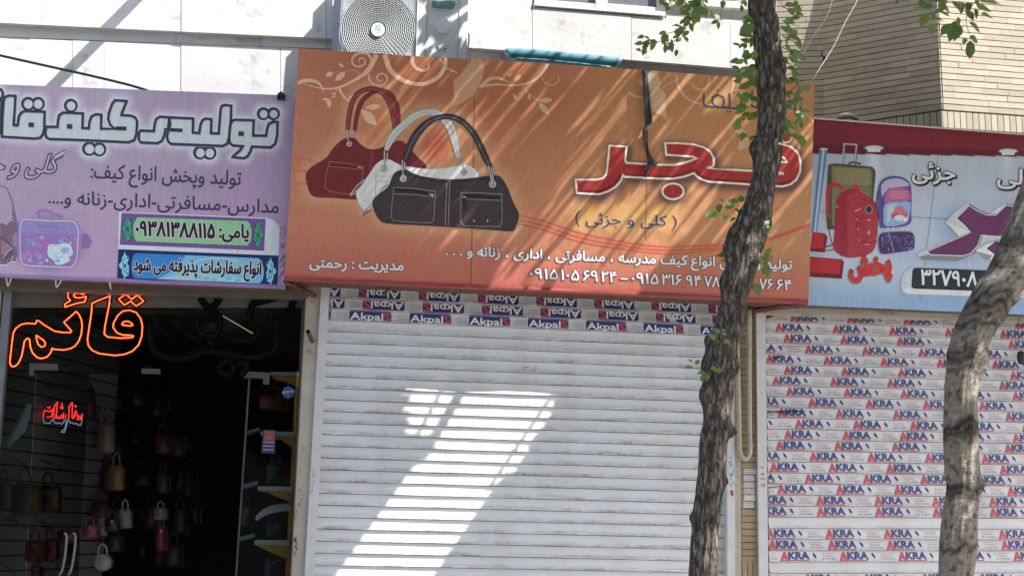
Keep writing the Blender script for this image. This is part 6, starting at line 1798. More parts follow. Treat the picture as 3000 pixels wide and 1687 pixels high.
# ------------------------------------------------------------------ air conditioner
TA = crop(960, 0, .1711)
ac = thing('air_conditioner', 'white outdoor air conditioner unit with round fan grille standing above the orange sign', 'air conditioner', cast(1180, 180, -.2))
YA = -.26
q_f = [TA(165, 1080), TA(2372, 1140), TA(2418, -260), TA(250, -260)]
mb = MB(); f = [cast(*p, YA) for p in q_f]; mb.hexa(f, [p + Vector((0, .17, 0)) for p in f]); mb.build('casing', M['ac_white'], ac)
quadbox('side_post', [TA(52, 1080), TA(160, 1080), TA(244, -260), TA(122, -260)], -.17, .05, 'ac_grey', ac)
gc = (862, 508)
def acp(x, y, off): return cast(*TA(x, y), YA - off)
def ringstrip(r0, r1, off, a0, a1, n, mb, mi=0, clipx=None):
    pts = []
    for i in range(n + 1):
        t = a0 + (a1 - a0) * i / n
        for r in (r0, r1):
            pts.append((gc[0] + r * math.cos(t), gc[1] + r * math.sin(t) * 1.0))
    if clipx and any(not (clipx[0] <= x <= clipx[1]) for x, y in pts): return
    P = [acp(x, y, off) for x, y in pts]
    mb.add(P, [(2 * i, 2 * i + 1, 2 * i + 3, 2 * i + 2) for i in range(n)], mi)
mb = MB(); mb.add([acp(*p, .002) for p in ((205, 1040), (1500, 1070), (1540, -260), (262, -260))], [(0, 1, 2, 3)]); mb.build('grille_recess', M['ac_grey'], ac)
mb = MB(); mb.add([acp(gc[0] + 628 * math.cos(i * math.pi / 32), gc[1] + 628 * math.sin(i * math.pi / 32), .004) for i in range(64)], [tuple(range(64))]); mb.build('fan_opening', M['ac_dark'], ac)
mb = MB()
for k in range(5):
    a = k * 2 * math.pi / 5; P = []
    for r, w in ((140, .25), (350, .5), (560, .55)):
        for s_ in (-1, 1): P.append(acp(gc[0] + r * math.cos(a + s_ * w * .5), gc[1] + r * math.sin(a + s_ * w * .5), .006 + s_ * .002))
    mb.add(P, [(0, 1, 3, 2), (2, 3, 5, 4)])
fb = mb.build('fan_blades', M['dark_metal'], ac)
mb = MB(); nr = 16
for k in range(nr):
    r = 148 + k * (628 - 148) / (nr - 1)
    P = [acp(gc[0] + r * math.cos(i * math.pi / 40), gc[1] + r * math.sin(i * math.pi / 40), .018) for i in range(80)]
    mb.tube(P, .0021, 5, closed=True)
for k in range(nr - 1):
    r = 148 + k * (628 - 148) / (nr - 1); r2 = r + (628 - 148) / (nr - 1); m_ = int(14 + r / 13)
    for j in range(m_):
        a = (j + (k % 3) * .34) * 2 * math.pi / m_
        mb.tube([acp(gc[0] + r * math.cos(a), gc[1] + r * math.sin(a), .018), acp(gc[0] + r2 * math.cos(a), gc[1] + r2 * math.sin(a), .018)], .0012, 3)
for k in range(1, 12):
    r = 628 + k * 32
    seg_ = []
    for i in range(161):
        a = i * math.pi / 80; x, y = gc[0] + r * math.cos(a), gc[1] + r * math.sin(a)
        xl_, xr_2 = 262 - (y) * .05, 1535 - y * .035
        if xl_ < x < xr_2 and y < 1000 and y > -200: seg_.append((x, y))
        else:
            if len(seg_) > 2: mb.tube([acp(x, y, .010) for x, y in seg_], .0019, 4)
            seg_ = []
    if len(seg_) > 2: mb.tube([acp(x, y, .010) for x, y in seg_], .0019, 4)
fg = mb.build('fan_grille', M['ac_white'], ac); fg['kind'] = 'stuff'
mb = MB(); P = [acp(gc[0] + 118 * math.cos(i * math.pi / 16), gc[1] + 118 * math.sin(i * math.pi / 16), .03) for i in range(32)]
mb.add(P + [p + Vector((0, .012, 0)) for p in P], [tuple(range(32))] + [(i, 32 + i, 32 + (i + 1) % 32, (i + 1) % 32) for i in range(32)]); hb = mb.build('hub_badge', M['ac_white'], ac)
def ac_scrib(strokes, w, mat, off, parent, name):
    m2 = MB()
    for s_ in strokes: m2.tube([acp(x, y, off) for x, y in s_], w, 4)
    return m2.build(name, M[mat], parent)
ac_scrib([[(805, 445), (830, 430), (850, 455), (880, 430), (920, 450)], [(790, 480), (840, 470), (870, 490), (930, 480)], [(800, 520), (860, 512), (930, 520)], [(830, 555), (900, 550)]], .0011, 'ac_grey', .031, hb, 'emblem')
quadbox('column', [TA(1500, 1120), TA(1655, 1125), TA(1705, -260), TA(1548, -260)], YA - .018, .02, 'ac_white', ac)
quadbox('panel_seam', [TA(1655, 1125), TA(1668, 1125), TA(1722, -260), TA(1708, -260)], YA - .004, .006, 'ac_grey', ac)
quadbox('panel_seam', [TA(2225, 1130), TA(2232, 1130), TA(2270, -260), TA(2262, -260)], YA - .004, .006, 'ac_grey', ac)
pp = crom([(1790, 45), (1830, 22), (2150, 30), (2185, 60), (2165, 125), (2120, 135), (1820, 118), (1785, 90)], 3, True)
P = [acp(*p, .022) for p in pp]; n = len(P)
nmat('badge_teal', (.10, .26, .27), .35, var=.25, scale=60)
mb = MB(); mb.add(P + [p + Vector((0, .022, 0)) for p in P], [tuple(range(n))] + [(i, n + i, n + (i + 1) % n, (i + 1) % n) for i in range(n)]); pb = mb.build('name_plate', M['badge_teal'], ac)
ac_scrib([[(1860, 90), (1855, 50), (1890, 45), (1890, 80)], [(1905, 95), (1905, 55), (1935, 50)], [(1945, 95), (1950, 60), (1980, 60), (1975, 95)], [(1995, 95), (2000, 50), (2030, 60), (2020, 95)], [(2040, 70), (2090, 60), (2100, 95)]], .0012, 'white_cord', .0235, pb, 'lettering')
P = [acp(1975 + 130 * math.cos(i * math.pi / 20), 448 + 128 * math.sin(i * math.pi / 20), .012) for i in range(40)]
mb = MB(); mb.add(P + [p + Vector((0, .012, 0)) for p in P], [tuple(range(40))] + [(i, 40 + i, 40 + (i + 1) % 40, (i + 1) % 40) for i in range(40)]); mb.build('cover_disc', M['ac_white'], ac)
P = crom([(1890, 210), (1950, 190), (2080, 200), (2115, 240), (2050, 290), (1900, 280)], 3, True)
mb = MB(); mb.tube([acp(*p, .006) for p in P], .0016, 4, closed=True); mb.build('embossed_mark', M['ac_white'], ac)
quadbox('rating_label', [TA(1865, 850), TA(2035, 858), TA(2040, 742), TA(1870, 735)], YA - .003, .002, 'ac_white', ac)
quadbox('label_mark', [TA(1872, 832), TA(1905, 834), TA(1907, 805), TA(1874, 803)], YA - .0045, .001, 'badge_blue', ac)
quadbox('label_mark', [TA(1990, 842), TA(2025, 844), TA(2025, 828), TA(1990, 826)], YA - .0045, .001, 'ink_dark', ac)

# ------------------------------------------------------------------ cables, pipe, teal roll, brackets
def loose(name, label, cat, pts, Y, r, mat, n=6, sm=5, group=None):
    mb = MB()
    if sm: pts = crom(pts, sm)
    mb.tube([cast(*p[:2], p[2] if len(p) > 2 else Y) for p in pts], r, n)
    return tag(mb.build(name, M[mat], None, True), label, cat, group)
loose('cable', 'thick black cable sagging across the white wall above the lilac sign', 'cable', [(-60, 148, -.4), (0, 163, -.36), (120, 190, -.32), (260, 221, -.28), (380, 250, -.24), (450, 272, -.2)], 0, .0085, 'black_cable')
loose('cable', 'short black cable hanging beside the air conditioner', 'cable', [(1373, 98), (1374, 120), (1369, 150), (1368, 185)], -.12, .006, 'black_cable')
loose('cord', 'frayed white cord hanging in front of the brick bay, nearer the tree', 'cord', [(2440, -10, -.5), (2428, 35, -.46), (2400, 85, -.42), (2378, 112, -.4), (2352, 160, -.36), (2338, 182, -.34), (2316, 212, -.3), (2296, 240, -.28)], 0, .0035, 'white_cord')
loose('cord', 'longer taut white cord hanging in front of the brick bay', 'cord', [(2520, -20, -.3), (2505, 15, -.3), (2475, 68, -.28), (2440, 140, -.26), (2405, 195, -.25), (2388, 222, -.24), (2380, 236, -.22)], 0, .003, 'white_cord')
dp = thing('drain_pipe', 'cream U-shaped drain pipe on the brick pilaster between the shutters', 'pipe', cast(2180, 1350, -.1))
mb = MB(); U = [(2152, 900), (2158, 1000), (2163, 1120), (2165, 1220), (2166, 1290), (2168, 1325), (2180, 1343), (2192, 1338), (2197, 1318), (2196, 1260), (2195, 1120), (2195, 1000), (2196, 905)]
mb.tube([cast(x, y, -.09) for x, y in crom(U, 6)], .0155, 12); mb.build('pipe', M['pvc_cream'], dp, True)
for x, y in ((2165.5, 1295), (2197, 1300)):
    mb = MB(); mb.tube([cast(x, y - 4, -.09), cast(x, y + 4, -.09)], .0185, 12); mb.build('coupling', M['pvc_cream'], dp, True)
ps2 = thing('pipe_stub', 'rusty open pipe stub sticking out of the plaster pilaster', 'pipe', cast(905, 990, -.1))
T5c = crop(800, 780, .2209)
a_, b_2 = cast(*T5c(520, 990), -.055), cast(*T5c(465, 865), -.21)
mb = MB(); mb.tube([a_, a_.lerp(b_2, .5), b_2], .0135, 12, caps=False); mb.build('tube', M['rust_iron'], ps2, True)
mb = MB(); dv = (b_2 - a_).normalized(); mb.tube([b_2 - dv * .012, b_2 + dv * .0005], .0105, 12); mb.build('bore', M['board_black'], ps2)
mb = MB(); mb.tube([b_2 - dv * .002, b_2 + dv * .001], .0145, 12, caps=False); mb.build('rim', M['pvc_cream'], ps2, True)
tr_ = thing('plastic_roll', 'turquoise plastic roll lying on top of the orange sign', 'roll', cast(1650, 190, -.2))
mb = MB(); pts = crom([(1486, 160), (1500, 158), (1600, 165), (1720, 176), (1800, 184), (1812, 188)], 4)
mb.tube([cast(x, y, -.22) for x, y in pts], [.012, .026] + [.036] * (len(pts) - 4) + [.03, .012], 14); mb.build('roll', M['teal_plastic'], tr_, True)
mb = MB(); mb.tube([cast(x, y, -.262) for x, y in crom([(1512, 172), (1600, 178), (1700, 188), (1790, 198)], 4)], .008, 8); mb.build('fold', M['teal_plastic'], tr_, True)
mb = MB(); mb.tube([cast(2985, 920, -.12), cast(2984, 1000, -.12)], .0025, 5)
lk = thing('hanging_weight', 'small dark weight hanging on a cord in front of the stickered shutter', 'weight', cast(2994, 1060, -.12))
mb.build('cord', M['black_cable'], lk); mb = MB(); P = cast(2992, 1045, -.12)
mb.tube([P + Vector((0, 0, .04)), P + Vector((0, 0, .03)), P + Vector((0, 0, 0)), P + Vector((0, 0, -.045)), P + Vector((0, 0, -.05))], [.008, .024, .028, .022, .01], 10); mb.build('weight', M['dark_metal'], lk, True)
# ------------------------------------------------------------------ street trees
def trunk(name, rows, Y, mat, parent, knots, seed, ridge, twist=0.6, colf=None, nseg=150, rowstep=4.0):
    rows = crom([(l, r, y) for l, r, y in rows], 1)
    dense = crom(rows, 14)
    pts = []
    for l, r, y in dense:
        c = cast((l + r) / 2, y, Y); e = cast(r, y, Y)
        pts.append((c, (e - cast(l, y, Y)).length / 2, y))
    V = []; Cc = []; N = len(pts)
    for i, (c, R, y) in enumerate(pts):
        t = (pts[min(i + 1, N - 1)][0] - pts[max(i - 1, 0)][0]).normalized()
        a = Vector((1, 0, 0)); a = (a - t * a.dot(t)).normalized(); b2 = t.cross(a)
        for k in range(nseg):
            th = 2 * math.pi * k / nseg
            dr = a * math.cos(th) + b2 * math.sin(th)
            p = c + dr * R
            th2 = th + twist * c.z
            q = Vector((math.cos(th2) * 2.2, math.sin(th2) * 2.2, c.z * 1.6 + seed))
            n1 = noise.noise(q * 1.9); n2 = .5 * abs(noise.noise(Vector((math.cos(th2) * 5, math.sin(th2) * 5, c.z * 2.6 + seed)))) + .8 * abs(noise.noise(Vector((math.cos(th2) * 11, math.sin(th2) * 11, c.z * 6 + seed))))
            n3 = noise.noise(Vector((math.cos(th2) * 9, math.sin(th2) * 9, c.z * 14 + seed)))
            d = R * (0.07 * n1 - ridge * n2 + ridge * .35 * n3)
            kn = 0
            for ky, ka, ks, kh in knots:
                dy = (y - ky) * 8 / FPX * .62; da = (th - math.radians(ka) + math.pi) % (2 * math.pi) - math.pi
                g = math.exp(-(dy / ks) ** 2 - (da * R / ks) ** 2); kn = max(kn, g * kh)
                d += g * kh * (1 + .5 * n3)
            V.append(p + dr * d)
            cc = 1 - .9 * min(1, n2 * 0) - .35 * min(1, kn / .02)
            col = (cc, cc, cc) if colf is None else tuple(cc * v for v in colf(y, th, (a * math.cos(th) + b2 * math.sin(th)), c.z))
            Cc.append(col + (1,))
    F = [(i * nseg + k, i * nseg + (k + 1) % nseg, (i + 1) * nseg + (k + 1) % nseg, (i + 1) * nseg + k) for i in range(N - 1) for k in range(nseg)]
    return mesh_obj(name, V, F, M[mat], parent, True, cols=Cc), pts

YT = -3.2
t1 = thing('street_tree', 'knotted dark barked street tree in front of the orange sign with leafy shoots', 'tree', cast(2058, 2600, YT))
rows1 = [(2260, 2345, -700), (2225, 2305, -300), (2193, 2271, 0), (2203, 2280, 70), (2209, 2287, 132), (2214, 2294, 200), (2219, 2299, 265), (2221, 2298, 330), (2219, 2295, 381), (2209, 2289, 431), (2208, 2286, 480), (2199, 2271, 540), (2184, 2264, 590), (2170, 2256, 637), (2151, 2245, 685),
         (2132, 2229, 733), (2130, 2218, 781), (2118, 2200, 830), (2113, 2187, 878), (2106, 2180, 915), (2098, 2172, 950), (2081, 2163, 999), (2068, 2154, 1071), (2065, 2150, 1120), (2059, 2146, 1158), (2061, 2141, 1192), (2060, 2138, 1240), (2050, 2130, 1300), (2044, 2121, 1397),
         (2030, 2110, 1514), (2018, 2100, 1687), (2010, 2098, 1850), (2000, 2100, 2300), (1985, 2120, 2650)]
kn1 = [(440, 180, .03, .018), (470, 250, .03, .02), (205, 20, .03, .010), (390, -50, .035, .018), (640, 180, .03, .010), (700, 190, .05, .014), (735, 185, .04, .014), (650, 10, .02, .012), (800, 280, .06, .012), (840, 200, .04, .010), (920, 300, .035, .022), (930, 350, .03, .01),
       (1005, 185, .03, .016), (1070, 340, .04, .026), (1060, 210, .05, .016), (1110, 260, .05, .020), (1160, 190, .04, .012), (1165, 300, .06, .014), (1255, 0, .022, .028), (1400, 5, .018, .012), (1415, 350, .02, .012), (1520, 185, .02, .010), (1650, 275, .03, .012), (1350, 250, .02, .008), (330, 300, .03, .012)]
tr1, pts1 = trunk('trunk', rows1, YT, 'bark_furrowed', t1, kn1, 3.1, .13)
YT2 = -3.35
t2 = thing('street_tree', 'pale barked street tree leaning to the right edge in front of the stickered shutter', 'tree', cast(2790, 2500, YT2))
rows2 = [(3180, 3290, -300), (3110, 3225, 200), (3040, 3160, 430), (2985, 3105, 590), (2955, 3072, 670), (2915, 3032, 770), (2885, 3000, 830), (2859, 2970, 862), (2842, 2945, 892), (2813, 2916, 946), (2790, 2890, 1003), (2780, 2880, 1060), (2773, 2861, 1130), (2768, 2860, 1259), (2771, 2864, 1373),
         (2777, 2866, 1431), (2765, 2859, 1516), (2757, 2858, 1602), (2755, 2848, 1687), (2750, 2848, 1850), (2745, 2860, 2500)]
bands = [(905, 16, .3), (960, 12, .35), (1035, 10, .4), (1056, 22, .35), (1088, 8, .45), (1252, 15, .14), (1272, 14, .25), (1428, 18, .2), (1447, 10, .3), (930, 12, .5), (870, 14, .4), (1605, 7, .35), (800, 20, .4), (730, 20, .4)]
def pale_col(y, th, d, z):
    v = 1.0
    n = noise.noise(Vector((math.cos(th) * 1.7, math.sin(th) * 1.7, z * 9)))
    for by, bw, bv in bands:
        yy = y + n * 26 + 10 * math.cos(th)
        v = min(v, 1 - (1 - bv) * math.exp(-((yy - by) / bw) ** 2))
    m = noise.noise(Vector((math.cos(th) * 4.4, math.sin(th) * 4.4, z * 44 + 9))) + .4 * noise.noise(Vector((math.cos(th) * 14, math.sin(th) * 14, z * 90)))
    if m > .30: v *= .45
    if n > .3: v *= .85
    return (v, v * .985, v * .96)
tr2, pts2 = trunk('trunk', rows2, YT2, 'bark_pale', t2, [(1413, 0, .028, .024), (1440, 340, .025, .012), (1060, 20, .04, .012), (905, 20, .03, .010), (1050, 185, .03, .008)], 8.8, .03, colf=pale_col)

# limbs of both trees above the frame reach over the pavement
def limb(pts, r, parent, name='branch', mat='bark_furrowed'):
    mb = MB(); P = crom([tuple(p) for p in pts], 5)
    n = len(P); rr_ = [r[0] + (r[1] - r[0]) * i / (n - 1) for i in range(n)]
    mb.tube(P, rr_, 8)
    o = mb.build(name, M[mat], parent, True)
    ca = o.data.color_attributes.new('Col', 'FLOAT_COLOR', 'POINT'); ca.data.foreach_set('color', [1.0] * (4 * len(o.data.vertices)))
    return o
top1 = pts1[0][0]
limb([top1, top1 + Vector((-.3, .0, .7)), top1 + Vector((-1.3, -.1, 1.0)), top1 + Vector((-3.2, -.1, 1.2)), top1 + Vector((-5.0, 0, 1.2))], (.055, .012), t1)
limb([top1, top1 + Vector((.5, .0, .7)), top1 + Vector((1.8, -.1, 1.0)), top1 + Vector((3.4, -.1, 1.1))], (.05, .012), t1)
limb([top1, top1 + Vector((0, -.3, 1.0)), top1 + Vector((.4, -.9, 2.0))], (.05, .01), t1)

# leaves ------------------------------------------------------------
def leaf_mesh(seed):
    r = random.Random(seed); V = []; F = []
    prof = [(0, 0.015), (.12, .14), (.30, .27), (.50, .29), (.68, .21), (.82, .12), (.92, .05), (1.0, .0)]
    for i, (t, w) in enumerate(prof):
        z = -.10 * t * t + .02 * math.sin(t * 6)
        w *= r.uniform(.85, 1.2)
        V += [(t, -w, z + w * .28), (t, 0, z), (t, w, z + w * .28)]
    for i in range(len(prof) - 1):
        a = i * 3; F += [(a, a + 1, a + 4, a + 3), (a + 1, a + 2, a + 5, a + 4)]
    me = bpy.data.meshes.new('leaf'); me.from_pydata(V, [], F); me.materials.append(M['leaf_green'])
    me.polygons.foreach_set('use_smooth', [True] * len(F)); return me
leaves = [leaf_mesh(i) for i in range(4)]
def put_leaf(px, py, L, ang, Y, parent, tilt=None):
    """leaf whose stalk is at the pixel, length L px, pointing ang degrees (0 right, 90 down)"""
    p = cast(px, py, Y); k = (Y - CAM.y) / FPX * 1.03
    a = math.radians(ang)
    d = Vector((math.cos(a), rnd.uniform(-.5, .5), -math.sin(a))).normalized()
    n = Vector((rnd.uniform(-.5, .5), -1, rnd.uniform(-.1, .9))) if tilt is None else tilt
    n = (n - d * n.dot(d)).normalized(); y_ = n.cross(d)
    s = L * k
    m = Matrix(((d.x, y_.x, n.x, 0), (d.y, y_.y, n.y, 0), (d.z, y_.z, n.z, 0), (0, 0, 0, 1)))
    o = bpy.data.objects.new('leaf', rnd.choice(leaves)); COL.objects.link(o)
    o.location = p; o.rotation_euler = m.to_euler(); w = rnd.uniform(.85, 1.15); o.scale = (s, s * w, s)
    put(o, parent)
def twig(pts, Y, parent, r=.003):
    mb = MB(); P = [cast(x, y, Y) for x, y in crom(pts, 4)]; n = len(P)
    mb.tube(P, [r * (1 - .6 * i / n) for i in range(n)], 5)
    o = mb.build('twig', M['bark_furrowed'], parent, True)
    ca = o.data.color_attributes.new('Col', 'FLOAT_COLOR', 'POINT'); ca.data.foreach_set('color', [1.0] * (4 * len(o.data.vertices)))
def spray(pts, Y, parent, n, L, spread, bias=None, r=.003, compound=True):
    """leaves along a twig"""
    twig(pts, Y, parent, r)
    P = crom(pts, 8)
    for i in range(n):
        j = rnd.randrange(len(P)); x, y = P[j]
        ang = rnd.uniform(0, 360) if bias is None else rnd.gauss(bias[0], bias[1])
        dx, dy = rnd.gauss(0, spread), rnd.gauss(0, spread)
        put_leaf(x + dx, y + dy, L * rnd.uniform(.7, 1.25), ang, Y + rnd.uniform(-.12, .12), parent)
# upper left spray in front of the white wall
spray([(2048, -8), (2036, 20), (2022, 62), (2005, 85), (1985, 112), (1955, 138)], YT, t1, 34, 27, 14, (120, 70))
spray([(2005, 85), (1970, 95), (1950, 100)], YT, t1, 8, 25, 8, (140, 50), .002)
spray([(1965, 130), (1930, 122), (1900, 126), (1880, 138)], YT, t1, 18, 27, 10, (130, 60), .002)
spray([(2040, 10), (2070, 30), (2095, 55)], YT, t1, 10, 30, 9, (90, 50), .002)
spray([(1950, -5), (1990, 5), (2040, -6), (2110, 0), (2180, 5)], YT, t1, 26, 30, 9, (100, 60), .003)
spray([(2045, -20), (2046, 10), (2050, 25)], YT, t1, 7, 44, 7, (90, 25), .003)
# shoots down both sides of the trunk
for y0 in (60, 110, 150, 190, 235, 285, 330):
    spray([(2212, y0), (2196, y0 + 10), (2172 + rnd.uniform(-8, 8), y0 + 26)], YT + rnd.uniform(-.1, .1), t1, 9, 34, 9, (150, 38), .002)
spray([(2212, 400), (2195, 405), (2185, 395)], YT, t1, 3, 30, 4, (160, 25), .002)
for y0 in (20, 60, 105, 140, 180, 225, 265, 305, 345):
    spray([(2292, y0), (2310, y0 + 8), (2332 + rnd.uniform(-6, 12), y0 + 20)], YT + rnd.uniform(-.15, .1), t1, 8, 35, 10, (25, 40), .002)
spray([(2290, 375), (2320, 395), (2345, 410)], YT, t1, 8, 32, 7, (60, 40), .002)
spray([(2285, 300), (2340, 245), (2362, 235)], YT, t1, 5, 34, 6, (30, 40), .002)
spray([(2250, 420), (2262, 412), (2280, 420)], YT - .12, t1, 4, 22, 4, (20, 50), .0015)
# small shoots lower on the trunk
twig([(2168, 646), (2152, 640), (2150, 600)], YT, t1, .0015); twig([(2152, 640), (2130, 632), (2110, 630)], YT, t1, .0012)
for x, y, L, a in ((2108, 628, 62, 166), (2166, 592, 34, 190), (2150, 598, 30, 175), (2108, 598, 32, 100), (2148, 604, 30, 165), (2130, 636, 24, 168), (2155, 638, 22, 150), (2160, 645, 22, 100), (2160, 585, 36, -18), (2152, 612, 20, 15), (2120, 590, 18, 200)):
    put_leaf(x, y, L, a, YT, t1)
for x, y, L, a in ((2130, 745, 34, 170), (2122, 744, 14, 180), (2128, 765, 18, 190), (2130, 790, 16, 150)): put_leaf(x, y, L, a, YT, t1)
spray([(2245, 655), (2250, 670), (2246, 690)], YT, t1, 4, 24, 4, (20, 50), .001)
spray([(2222, 740), (2235, 755), (2245, 775)], YT, t1, 12, 32, 8, (45, 40), .002)
put_leaf(2206, 828, 50, 58, YT, t1); put_leaf(2200, 826, 26, 70, YT, t1)
for x, y, L, a in ((2112, 972, 26, -25), (2110, 972, 26, 190), (2112, 974, 22, 10), (2096, 995, 30, 215), (2098, 1000, 18, 20), (2118, 1002, 30, -15), (2130, 1004, 18, 30)): put_leaf(x, y, L, a, YT - .1, t1)
twig([(2065, 1086), (2045, 1082), (2020, 1070)], YT, t1, .0012)
for x, y, L, a in ((2030, 1060, 18, 200), (2036, 1066, 20, -40), (2022, 1072, 22, 160), (2030, 1078, 20, 190), (2066, 1090, 26, 170), (2068, 1092, 30, 120), (2075, 1096, 24, 100), (2088, 1086, 30, -5), (2082, 1082, 22, -30), (2100, 1080, 18, 20)): put_leaf(x, y, L, a, YT - .1, t1)
twig([(2062, 1180), (2048, 1184), (2045, 1186)], YT, t1, .0012)
# big leaves of the second tree hanging into the top right corner
T1 = crop(2280, 0, .2795)
twig([(2900, -30), (2870, 0), (2846, 15), (2815, 40)], YT2 + .3, t2, .003); twig([(2846, 15), (2830, 60), (2842, 105)], YT2 + .3, t2, .002); twig([(2720, -10), (2750, 5), (2770, 25)], YT2 + .3, t2, .002); twig([(2846, 15), (2700, 0)], YT2 + .3, t2, .002)
for x, y, L, a in ((1480, 80, 130, 145), (1570, 150, 170, 120), (1600, 250, 160, 95), (1600, 130, 110, 60), (1690, 130, 130, 20), (1650, 210, 160, -10), (1800, 250, 170, 125), (1900, 260, 230, 112), (1860, 220, 250, 100), (1880, 180, 130, 75), (1960, 400, 120, 118), (2010, 430, 210, 82),
                   (2000, 390, 180, 8), (2000, 240, 190, 28), (1960, 110, 170, 60), (2060, 90, 130, 78), (2120, 150, 160, 12), (2100, 90, 200, -4), (2110, 20, 270, -5), (1760, 90, 140, 165), (1700, 50, 160, 30), (1620, 60, 120, 170), (1560, 20, 130, 150), (1820, 20, 150, 50), (1900, 10, 160, 80),
                   (1990, 30, 140, 100), (1740, 0, 150, 110), (1250, 0, 60, 100), (1500, -10, 100, 90), (2050, -10, 150, 60), (1680, 10, 120, 10)):
    px, py = T1(x, y); put_leaf(px, py, L * .2795, a, YT2 + .3 + rnd.uniform(-.06, .06), t2, Vector((rnd.uniform(-.3, .3), -1, rnd.uniform(0, .7))))

# ------------------------------------------------------------------ crown above the frame: unseen leaves placed to shade the signs and shutters
def up(p, Y):
    return p + SUN * ((Y - p.y) / SUN.y)
def down(p, Y=0.0):
    return p + SUN * ((Y - p.y) / SUN.y)
# gap shaped into the crown to let the slanting patch of sun onto the white shutter (measured on the shutter)
GAP = [cast(*p, 0) for p in ((1170, 1080), (1618, 1080), (1612, 1190), (1440, 1455), (1408, 1448), (1136, 1850), (866, 1850), (1232, 1338), (1190, 1350), (1170, 1300))]
GAP = [(g.x, g.z) for g in GAP]
def in_poly(P, x, z):
    c = False
    for (x0, z0), (x1, z1) in zip(P, P[1:] + P[:1]):
        if (z0 > z) != (z1 > z) and x < (x1 - x0) * (z - z0) / (z1 - z0) + x0: c = not c
    return c
V = []; F = []
def add_leaf(p, s, r):
    d = Vector((r.gauss(0, 1), r.gauss(0, 1), r.gauss(0, .6))).normalized()
    n = Vector((r.gauss(0, .5) + .5, r.gauss(0, .5) - .3, r.gauss(0, .4) + .9)).normalized(); n = (n - d * n.dot(d)).normalized(); w = n.cross(d) * .42
    b0 = len(V)
    for t, q in ((-.5, 0), (-.15, 1), (.3, .8), (.55, 0), (.3, -.8), (-.15, -1)): V.append(p + d * t * s + w * q * s)
    F.append((b0, b0 + 1, b0 + 2, b0 + 3)); F.append((b0, b0 + 3, b0 + 4, b0 + 5))
def visible(p, m=40):
    x, y = project(p); return -m < x < 3000 + m and -m < y < 1687 + m
r5 = random.Random(11)
def shade(px0, px1, py0, py1, Yt, n, s, y0=-1.75, y1=-2.35, keep=lambda x, y: 1.0):
    made = 0
    for _ in range(n):
        x, y = r5.uniform(px0, px1), r5.uniform(py0, py1)
        if r5.random() > keep(x, y): continue
        q = cast(x, y, Yt); p = up(q, r5.uniform(y1, y0))
        if visible(p): p = up(q, y1 - .3)
        if visible(p): continue
        e = down(p)
        if any(in_poly(GAP, e.x + a, e.z + c) and project(e)[1] > 1040 for a in (-s * .45, s * .45, 0) for c in (-s * .5, s * .5, 0)): continue
        # keep the sun on the marble wall above the signs
        w = down(p, -.05)
        wx, wy = project(w)
        if wy < 215 and wx < 2250 and wy < 60 + wx * .05: continue
        ax, ay = project(down(p, -.26))
        if 940 < ax < 1405 and ay < 175: continue
        ex, ey = project(down(p, .3))
        if ex > 2330 and ey < 380 and r5.random() > .12 + (.5 if ex < 2400 else 0): continue
        add_leaf(p, s * r5.uniform(.8, 1.25), r5); made += 1
    return made
shade(860, 2330, 1130, 2050, 0.0, 8200, .15); shade(-300, 860, 1040, 2050, 0.0, 4200, .15); shade(2330, 3500, 960, 2050, 0.0, 4600, .15)                       # shutters and shop
def k_or(x, y):
    yt = 245 + (x - 0) * .04 if x < 870 else 142 + (x - 875) * .066
    if y < yt - 6: return 0
    return 1
def k_or2(x, y):
    """open foliage over the orange sign so that thin streaks of sun get through"""
    if k_or(x, y) == 0: return 0
    n = noise.noise(Vector((x * .0045 + y * .0034, x * .0012, 3.3)))
    return .62 if n > -.05 else .34
shade(-300, 800, 240, 860, -.23, 2800, .14, keep=k_or)
shade(860, 2400, 140, 900, -.30, 420, .10, keep=k_or2)
TW = []
shade(2380, 3500, 330, 930, -.20, 3600, .15)
# long straight twigs added out of view to streak the sun on the orange banner
tw = MB(); made = 0
for _ in range(3000):
    if made >= 560: break
    x, y = r5.uniform(820, 2500), r5.uniform(100, 980)
    if k_or(x, y) == 0 or (x < 1150 and r5.random() < .25): continue
    c = cast(x, y, -.30); dd = Vector((.78 + r5.uniform(-.03, .03), 0, 1.0)).normalized(); h = r5.uniform(.25, .75)
    Yb = r5.uniform(-2.5, -1.7)
    a, b_ = up(c - dd * h, Yb), up(c + dd * h, Yb)
    if visible(a) or visible(b_): continue
    bad = False
    for t in [i_ / 16 for i_ in range(17)]:
        q = a.lerp(b_, t); e = down(q)
        if any(in_poly(GAP, e.x + o_, e.z) for o_ in (-.03, 0, .03)) and project(e)[1] > 1120: bad = True
        wx, wy = project(down(q, -.05))
        if wy < 40 + wx * .075 and wx < 2250: bad = True
        wx, wy = project(down(q, -.26))
        if 940 < wx < 1405 and wy < 165: bad = True
    if bad: continue
    r0 = r5.choice((.004, .005, .007, .010, .014, .020))
    tw.tube([a, a.lerp(b_, .5) + Vector((r5.uniform(-.01, .01), 0, r5.uniform(-.01, .01))), b_], [r0, r0, r0 * .5], 5); made += 1
o = tw.build('shade_twigs', M['crown_green'], t1); o['kind'] = 'stuff'
print('shade_twigs', made)
shade_crown1 = mesh_obj('crown', V, F, M['crown_green'], t1); shade_crown1['kind'] = 'stuff'  # unseen leaf mass, placed and masked only to cast the shade
V = []; F = []
